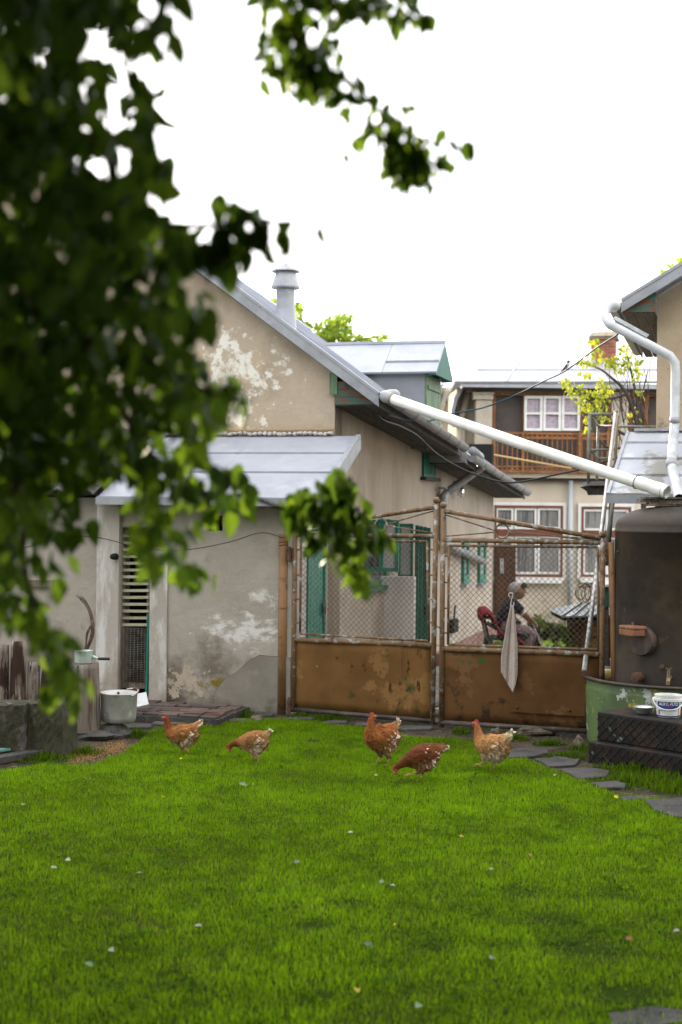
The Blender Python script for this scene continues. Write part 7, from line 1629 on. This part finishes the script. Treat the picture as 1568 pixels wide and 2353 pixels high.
def shrub(label, px, py, d, rx, ry, n, L_, cols, seed):
    r = np.random.default_rng(seed); b = P(px, py, d); b.z = gz(0, d); t = thing('garden_plant', label, 'plant', b, 'plants at the far house wall')
    mb = MB()
    for _ in range(7): mb.tube([b+V(r.normal()*.08,r.normal()*.05,0), P(px+r.normal()*rx*.5, py+r.uniform(-ry,ry*.3), d)], [.012,.004], 5)
    part(mb, 'stems', M['bark'], t)
    pos = np.array([tuple(P(px+rx*r.uniform(-1,1), py+ry*r.uniform(-1,1), d+r.normal()*.12)) for _ in range(n)]); X = r.normal(size=(n,3))*.7+np.array([0,0,-.3]); Z = r.normal(size=(n,3))*.6+np.array([0,-.5,.8]); k = r.random((n,1))
    tv, tf = leaf_tpl(); L2 = L_*(.7+.6*r.random(n)); me = cloud_mesh('foliage', tv, tf, pos, X, Z, L2, L2*.5, np.array(cols[0])*(1-k)+np.array(cols[1])*k, b, M['leaf']); link_mesh('foliage', me, t, 'stuff')
shrub('yellow green leafy plant at the far wall beside the seated person', 1234, 1440, 24.5, 14, 22, 120, .13, ((.03,.06,.010),(.09,.12,.015)), 1)
shrub('low dark plant at the far wall left of the hutch', 1275, 1450, 24.5, 24, 15, 170, .13, ((.015,.028,.008),(.035,.055,.012)), 2)
shrub('tall green weed growing against the left side of the hutch', 1312, 1468, 17.2, 10, 30, 150, .09, ((.03,.08,.012),(.09,.16,.02)), 3)
# ------------------------------------------------------------- pear tree in the foreground
tb_ = V(-2.3, 1.9, 0)
pear = thing('pear_tree', 'big dark pear tree in the left foreground with drooping leafy branches', 'tree', tb_)
mb = MB(); mb.tube(interp([tb_-V(0,0,.1), tb_+V(.05,.05,1.0), tb_+V(.2,.15,2.2), tb_+V(.35,.3,3.4), tb_+V(.5,.5,4.6)], 5), [.17-.005*i for i in range(21)], 14); part(mb, 'trunk', M['bark'], pear, smooth=True)
limbs = [[tuple(tb_+V(.2,.15,2.2)), (-1.3,2.3,3.2), (-.6,2.9,3.75), tuple(P(600,-60,3.2)), tuple(P(700,120,3.2)), tuple(P(800,185,3.2)), tuple(P(890,275,3.2)), tuple(P(1000,335,3.2))],
         [tuple(tb_+V(.15,.1,1.7)), (-1.4,2.3,2.5), tuple(P(120,300,2.8)), tuple(P(280,480,2.9)), tuple(P(430,520,2.9)), tuple(P(600,505,2.9)), tuple(P(670,525,2.9))],
         [tuple(tb_+V(.1,.1,1.3)), (-1.5,2.8,2.2), tuple(P(60,700,3.2)), tuple(P(250,900,3.5)), tuple(P(330,1040,3.7)), tuple(P(345,1150,3.8)), tuple(P(330,1270,3.8))],
         [tuple(P(330,1040,3.7)), tuple(P(480,1140,4.1)), tuple(P(560,1138,4.25)), tuple(P(640,1165,4.35)), tuple(P(720,1190,4.4)), tuple(P(800,1230,4.4))],
         [(-1.5,2.8,2.2), tuple(P(-60,900,3.1)), tuple(P(40,1150,3.3)), tuple(P(60,1330,3.4)), tuple(P(110,1480,3.5))],
         [(-1.5,2.8,2.2), tuple(P(100,800,3.0)), tuple(P(350,840,3.0)), tuple(P(480,900,3.05)), tuple(P(570,930,3.1))],
         [tuple(tb_+V(.3,.25,3.0)), (-1.2,2.2,4.0), (-.3,2.5,4.6), (.7,2.6,4.9)], [tuple(tb_+V(.3,.25,3.0)), (-2.8,3.2,3.9), (-3.2,4.4,4.3)], [tuple(tb_+V(.3,.2,2.7)), (-2.9,1.0,3.6), (-3.4,.0,4.2)], [tuple(tb_+V(.3,.25,3.0)), (-1.6,.8,4.1), (-.9,-.6,4.6)]]
for l in limbs:
    m_ = (len(l)-1)*4+1; mb = MB(); r0 = .034 if l[0][2] < 3.1 and l[0][0] < -1.4 else .016
    mb.tube(interp(l, 4), [r0*(1-i/m_)**2.2*.8+.0038 for i in range(m_)], 7); part(mb, 'branch', M['bark'], pear, smooth=True)
PA = [(-60,-60),(380,-60),(388,60),(400,130),(365,160),(392,200),(408,300),(402,415),(335,470),(400,520),(452,600),(428,660),(486,740),(448,800),(500,875),(585,895),(565,955),(498,1005),(466,1060),(535,1110),(495,1150),(430,1165),(400,1200),(455,1290),(415,1335),(340,1325),(300,1250),(310,1170),(265,1105),(190,1125),(185,1190),(108,1215),(62,1240),(80,1310),(62,1370),(120,1400),(110,1440),(160,1490),(180,1560),(148,1590),(95,1545),(62,1470),(-60,1480)]
PB = [(585,-60),(960,-60),(945,50),(890,62),(830,45),(770,110),(690,215),(630,195),(600,150),(625,90),(592,60)]
PDm = [(632,1165),(700,1140),(770,1095),(820,1105),(812,1140),(780,1155),(840,1190),(862,1240),(835,1290),(850,1370),(815,1365),(775,1290),(725,1275),(685,1230),(645,1195)]
Lp, Lx, Lz, Ll, Lc, Lpx = [], [], [], [], [], []
rl = np.random.default_rng(5)
DK = np.array([.022,.052,.008]); MD = np.array([.080,.160,.012]); BR = np.array([.14,.235,.014])  # BR paints the lit look of lower and edge leaves into their colour
HOLES = [(218,118,17),(245,216,9),(266,288,8),(350,190,20),(322,38,8),(372,350,16),(394,285,14),(214,400,7),(262,412,7),(300,150,7),(372,262,8)]
def addleaf(p, size, down=1.0, bright=.3, pxl=0):
    if pxl:
        w_ = Vector(p)-CAMP; X_ = CX+FPX*w_.x/w_.y; Y_ = HY-FPX*w_.z/w_.y
        if any((X_-a)**2+(Y_+.4*pxl-b)**2 < (c+.36*pxl)**2 for a, b, c in HOLES): return
    x = V(rl.normal()*.45, rl.normal()*.45, -down+rl.normal()*.35); z = V(rl.normal()*.7, -.35+rl.normal()*.6, .45+rl.normal()*.4)
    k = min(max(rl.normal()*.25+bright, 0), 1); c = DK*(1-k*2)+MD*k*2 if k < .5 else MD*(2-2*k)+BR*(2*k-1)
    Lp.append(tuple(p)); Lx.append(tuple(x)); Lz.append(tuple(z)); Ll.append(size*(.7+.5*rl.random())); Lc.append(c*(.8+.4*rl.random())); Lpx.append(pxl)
def fill(poly, n, dfun, size, down, bfun, back=28):
    xs_ = [p[0] for p in poly]; ys_ = [p[1] for p in poly]; c = 0
    while c < n:
        x, y = rl.uniform(min(xs_), max(xs_)), rl.uniform(min(ys_), max(ys_))
        if not inpoly(x, y, poly): continue
        d = dfun(x, y); s = size(x, y); addleaf(P(x, y-.45*s*down*FPX/d, d), s, down, bfun(x, y)+.22*math.sin(x*.021+1)*math.sin(y*.017), s*FPX/d); c += 1
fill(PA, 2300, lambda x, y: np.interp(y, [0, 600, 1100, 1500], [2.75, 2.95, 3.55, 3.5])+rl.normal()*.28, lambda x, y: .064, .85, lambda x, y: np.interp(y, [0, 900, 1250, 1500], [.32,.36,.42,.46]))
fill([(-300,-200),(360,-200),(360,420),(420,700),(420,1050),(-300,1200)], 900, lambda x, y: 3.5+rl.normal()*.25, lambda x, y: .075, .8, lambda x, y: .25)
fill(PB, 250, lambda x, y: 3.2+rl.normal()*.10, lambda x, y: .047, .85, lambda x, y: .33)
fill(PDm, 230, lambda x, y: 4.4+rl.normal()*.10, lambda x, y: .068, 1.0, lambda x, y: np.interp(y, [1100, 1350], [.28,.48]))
def strand(pts, n, spread, size, down, bright):
    q = interp([P(*p) for p in pts], 12)
    for _ in range(n):
        a = q[rl.integers(0, len(q))]; s = size; o = V(rl.normal()*spread, rl.normal()*spread, rl.normal()*spread*.8-.2*s); addleaf(a+o, s, down, bright, s*FPX/a.y)
strand([(640,80,3.2),(720,140,3.2),(800,190,3.2),(880,270,3.2),(960,335,3.2)], 140, .036, .047, .9, .33)
strand([(900,300,3.2),(940,350,3.2),(925,385,3.2),(990,350,3.2),(1050,318,3.2)], 44, .024, .044, .9, .4)
strand([(830,255,3.2),(900,330,3.2),(960,360,3.2)], 44, .028, .046, 1.0, .33)
strand([(900,20,3.2),(960,40,3.2)], 8, .02, .05, .9, .35)
for q in ((602,178,3.2),(1062,325,3.2),(1032,345,3.2),(988,30,3.2),(1025,295,3.2),(1078,338,3.2),(1070,322,3.2)): addleaf(P(*q), .055, 1.0, .35, 55)
strand([(420,520,2.9),(480,510,2.9),(540,503,2.9),(600,498,2.9),(665,515,2.9)], 46, .026, .066, 1.1, .25)
strand([(430,560,2.9),(500,550,2.9),(560,560,2.9)], 12, .02, .08, 1.1, .25)
strand([(520,1120,4.1),(470,1130,4.0),(540,1095,4.1)], 26, .04, .075, .9, .5)
strand([(800,1200,4.4),(860,1195,4.4),(900,1220,4.4)], 7, .015, .08, 1.0, .6)
strand([(790,1110,4.4),(825,1125,4.4)], 7, .02, .085, .8, .6)
strand([(100,1180,3.6),(150,1210,3.6),(60,1260,3.5)], 22, .04, .07, .9, .45)
strand([(440,1290,3.8),(465,1310,3.8)], 10, .02, .075, .9, .65)
strand([(120,1540,3.5),(170,1590,3.5),(185,1575,3.5)], 10, .02, .07, .9, .65)
nvis = len(Lp)
# the rest of the crown, unseen overhead, widened and thickened to shade the lawn
NC = 190000
cc_ = []
while len(cc_) < 3000:
    x, y, z = rl.uniform(-8.5, 8.5), rl.uniform(-6.0, 8.8), rl.uniform(1.7, 8.6)
    if ((x+.2)/8.2)**2+((y-1.6)/7.2)**2+((z-5.2)/3.4)**2 < 1: cc_.append((x, y, z))
cc_ = np.array(cc_); cp = cc_[rl.integers(0, len(cc_), NC)]+rl.normal(size=(NC,3))*np.array([.36,.36,.24])
ok = ~((cp[:,1] > 0) & (cp[:,2] < 2.1+.40*cp[:,1]+.25) & (cp[:,0] > -(.262*cp[:,1]+.22))) & ~((cp[:,1] <= 0) & (cp[:,2] < 2.9)) & ~((cp[:,2] < 3.0) & (cp[:,0] > -1.2)) & (cp[:,1] < 7.5)
cp = cp[ok]; mC = len(cp); kC = rl.random((mC,1))
me = cloud_mesh('upper_foliage', [(0,0,0),(.5,-.5,.05),(.5,.5,.05),(1,0,-.12),(.5,0,-.06)], [(0,1,4),(0,4,2),(1,3,4),(4,3,2)], cp, rl.normal(size=(mC,3))*np.array([1,1,.6])+np.array([0,0,-.25]), rl.normal(size=(mC,3))*.55+np.array([0,0,1.]), .125*(.7+.6*rl.random(mC)), .095*(.7+.6*rl.random(mC)), DK*(1-kC)+MD*kC, tb_, M['leaf']); link_mesh('upper_foliage', me, pear, 'stuff')
Lp, Lx, Lz, Ll, Lc, Lpx = map(np.array, (Lp, Lx, Lz, Ll, Lc, Lpx))
tvs = [leaf_tpl(.25,.25), leaf_tpl(.35,.1,(.7,1.0,.62)), leaf_tpl(.15,.4,(.55,.95,.75))]
scr = Lpx*rl.uniform(.9, 1.1, len(Lpx)); order = np.argsort(-np.where(np.arange(len(Lp)) < nvis, scr-.00*Lp[:,1], -1)-0)
big = order[:300]; rest = order[300:]
ccv = (.85,)+(.95,1.12,.95)*3+(1.0,)
for i, (tv, tf) in enumerate(tvs[:1]):
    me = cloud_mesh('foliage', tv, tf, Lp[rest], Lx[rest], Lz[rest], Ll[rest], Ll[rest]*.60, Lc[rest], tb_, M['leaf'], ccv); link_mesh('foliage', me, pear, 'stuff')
lm = []
for i in range(12):
    tv, tf = tvs[i % 3]; k = i/11; c = DK*(1-k)+MD*k if i < 8 else MD*.5+BR*.5
    lm.append(cloud_mesh('leaf', tv, tf, np.zeros((1,3)), np.array([[1.,0,0]]), np.array([[0,0,1.]]), np.ones(1), np.ones(1)*(.54+.025*(i % 5)), c[None], (0,0,0), M['leaf'], ccv))
lum = np.array([m_.color_attributes['Col'].data[2].color[1] for m_ in lm])
for i in big:
    o = link_mesh('leaf', lm[int(np.argmin(np.abs(lum-Lc[i][1])))], pear); x = Vector(Lx[i]).normalized(); z = Vector(Lz[i]); y = z.cross(x).normalized(); z = x.cross(y)
    o.matrix_local = Matrix.Translation(Vector(Lp[i])-tb_) @ Matrix((x,y,z)).transposed().to_4x4() @ Matrix.Scale(float(Ll[i]), 4)

# ------------------------------------------------------------- unseen trees added round the yard to keep sky light off the lawn
oc = rl.normal(size=(30000,3)); oc /= np.linalg.norm(oc, axis=1, keepdims=True); oc = oc*(rl.random((30000,1))**.38)*np.array([3.5,3.5,2.7]); ko = rl.random((30000,1))
ome = cloud_mesh('crown', [(0,0,0),(.5,-.5,.05),(.5,.5,.05),(1,0,-.12),(.5,0,-.06)], [(0,1,4),(0,4,2),(1,3,4),(4,3,2)], oc, rl.normal(size=(30000,3)), rl.normal(size=(30000,3))+np.array([0,0,.8]), .17*(.7+.6*rl.random(30000)), .12*(.7+.6*rl.random(30000)), DK*(1-ko)+MD*ko, (0,0,0), M['leaf'])
mbt = MB(); mbt.tube(interp([V(0,0,-4.2), V(.1,0,-2.6), V(-.05,.1,-1), V(.1,0,.8)], 4), [.16-.008*i for i in range(13)], 10)
tme = _mesh('trunk', mbt, V(0,0,0)); tme.materials.append(M['bark'])
for (x, y, z, lab) in ((7.6, 2.6, 4.1, 'added shade tree to the right of the lawn'),(-8.2, 4.4, 4.1, 'added shade tree to the left of the lawn'),(.5, -8.5, 4.1, 'added shade tree straight behind the viewer'),(6.6, -6.0, 4.1, 'added shade tree behind the viewer on the right')):
    t = thing('added_shade_tree', lab, 'tree', (x, y, 0), 'added shade trees round the lawn')
    for nm, me in (('crown', ome), ('trunk', tme)):
        o = link_mesh(nm, me, t); o.location = (0, 0, z)
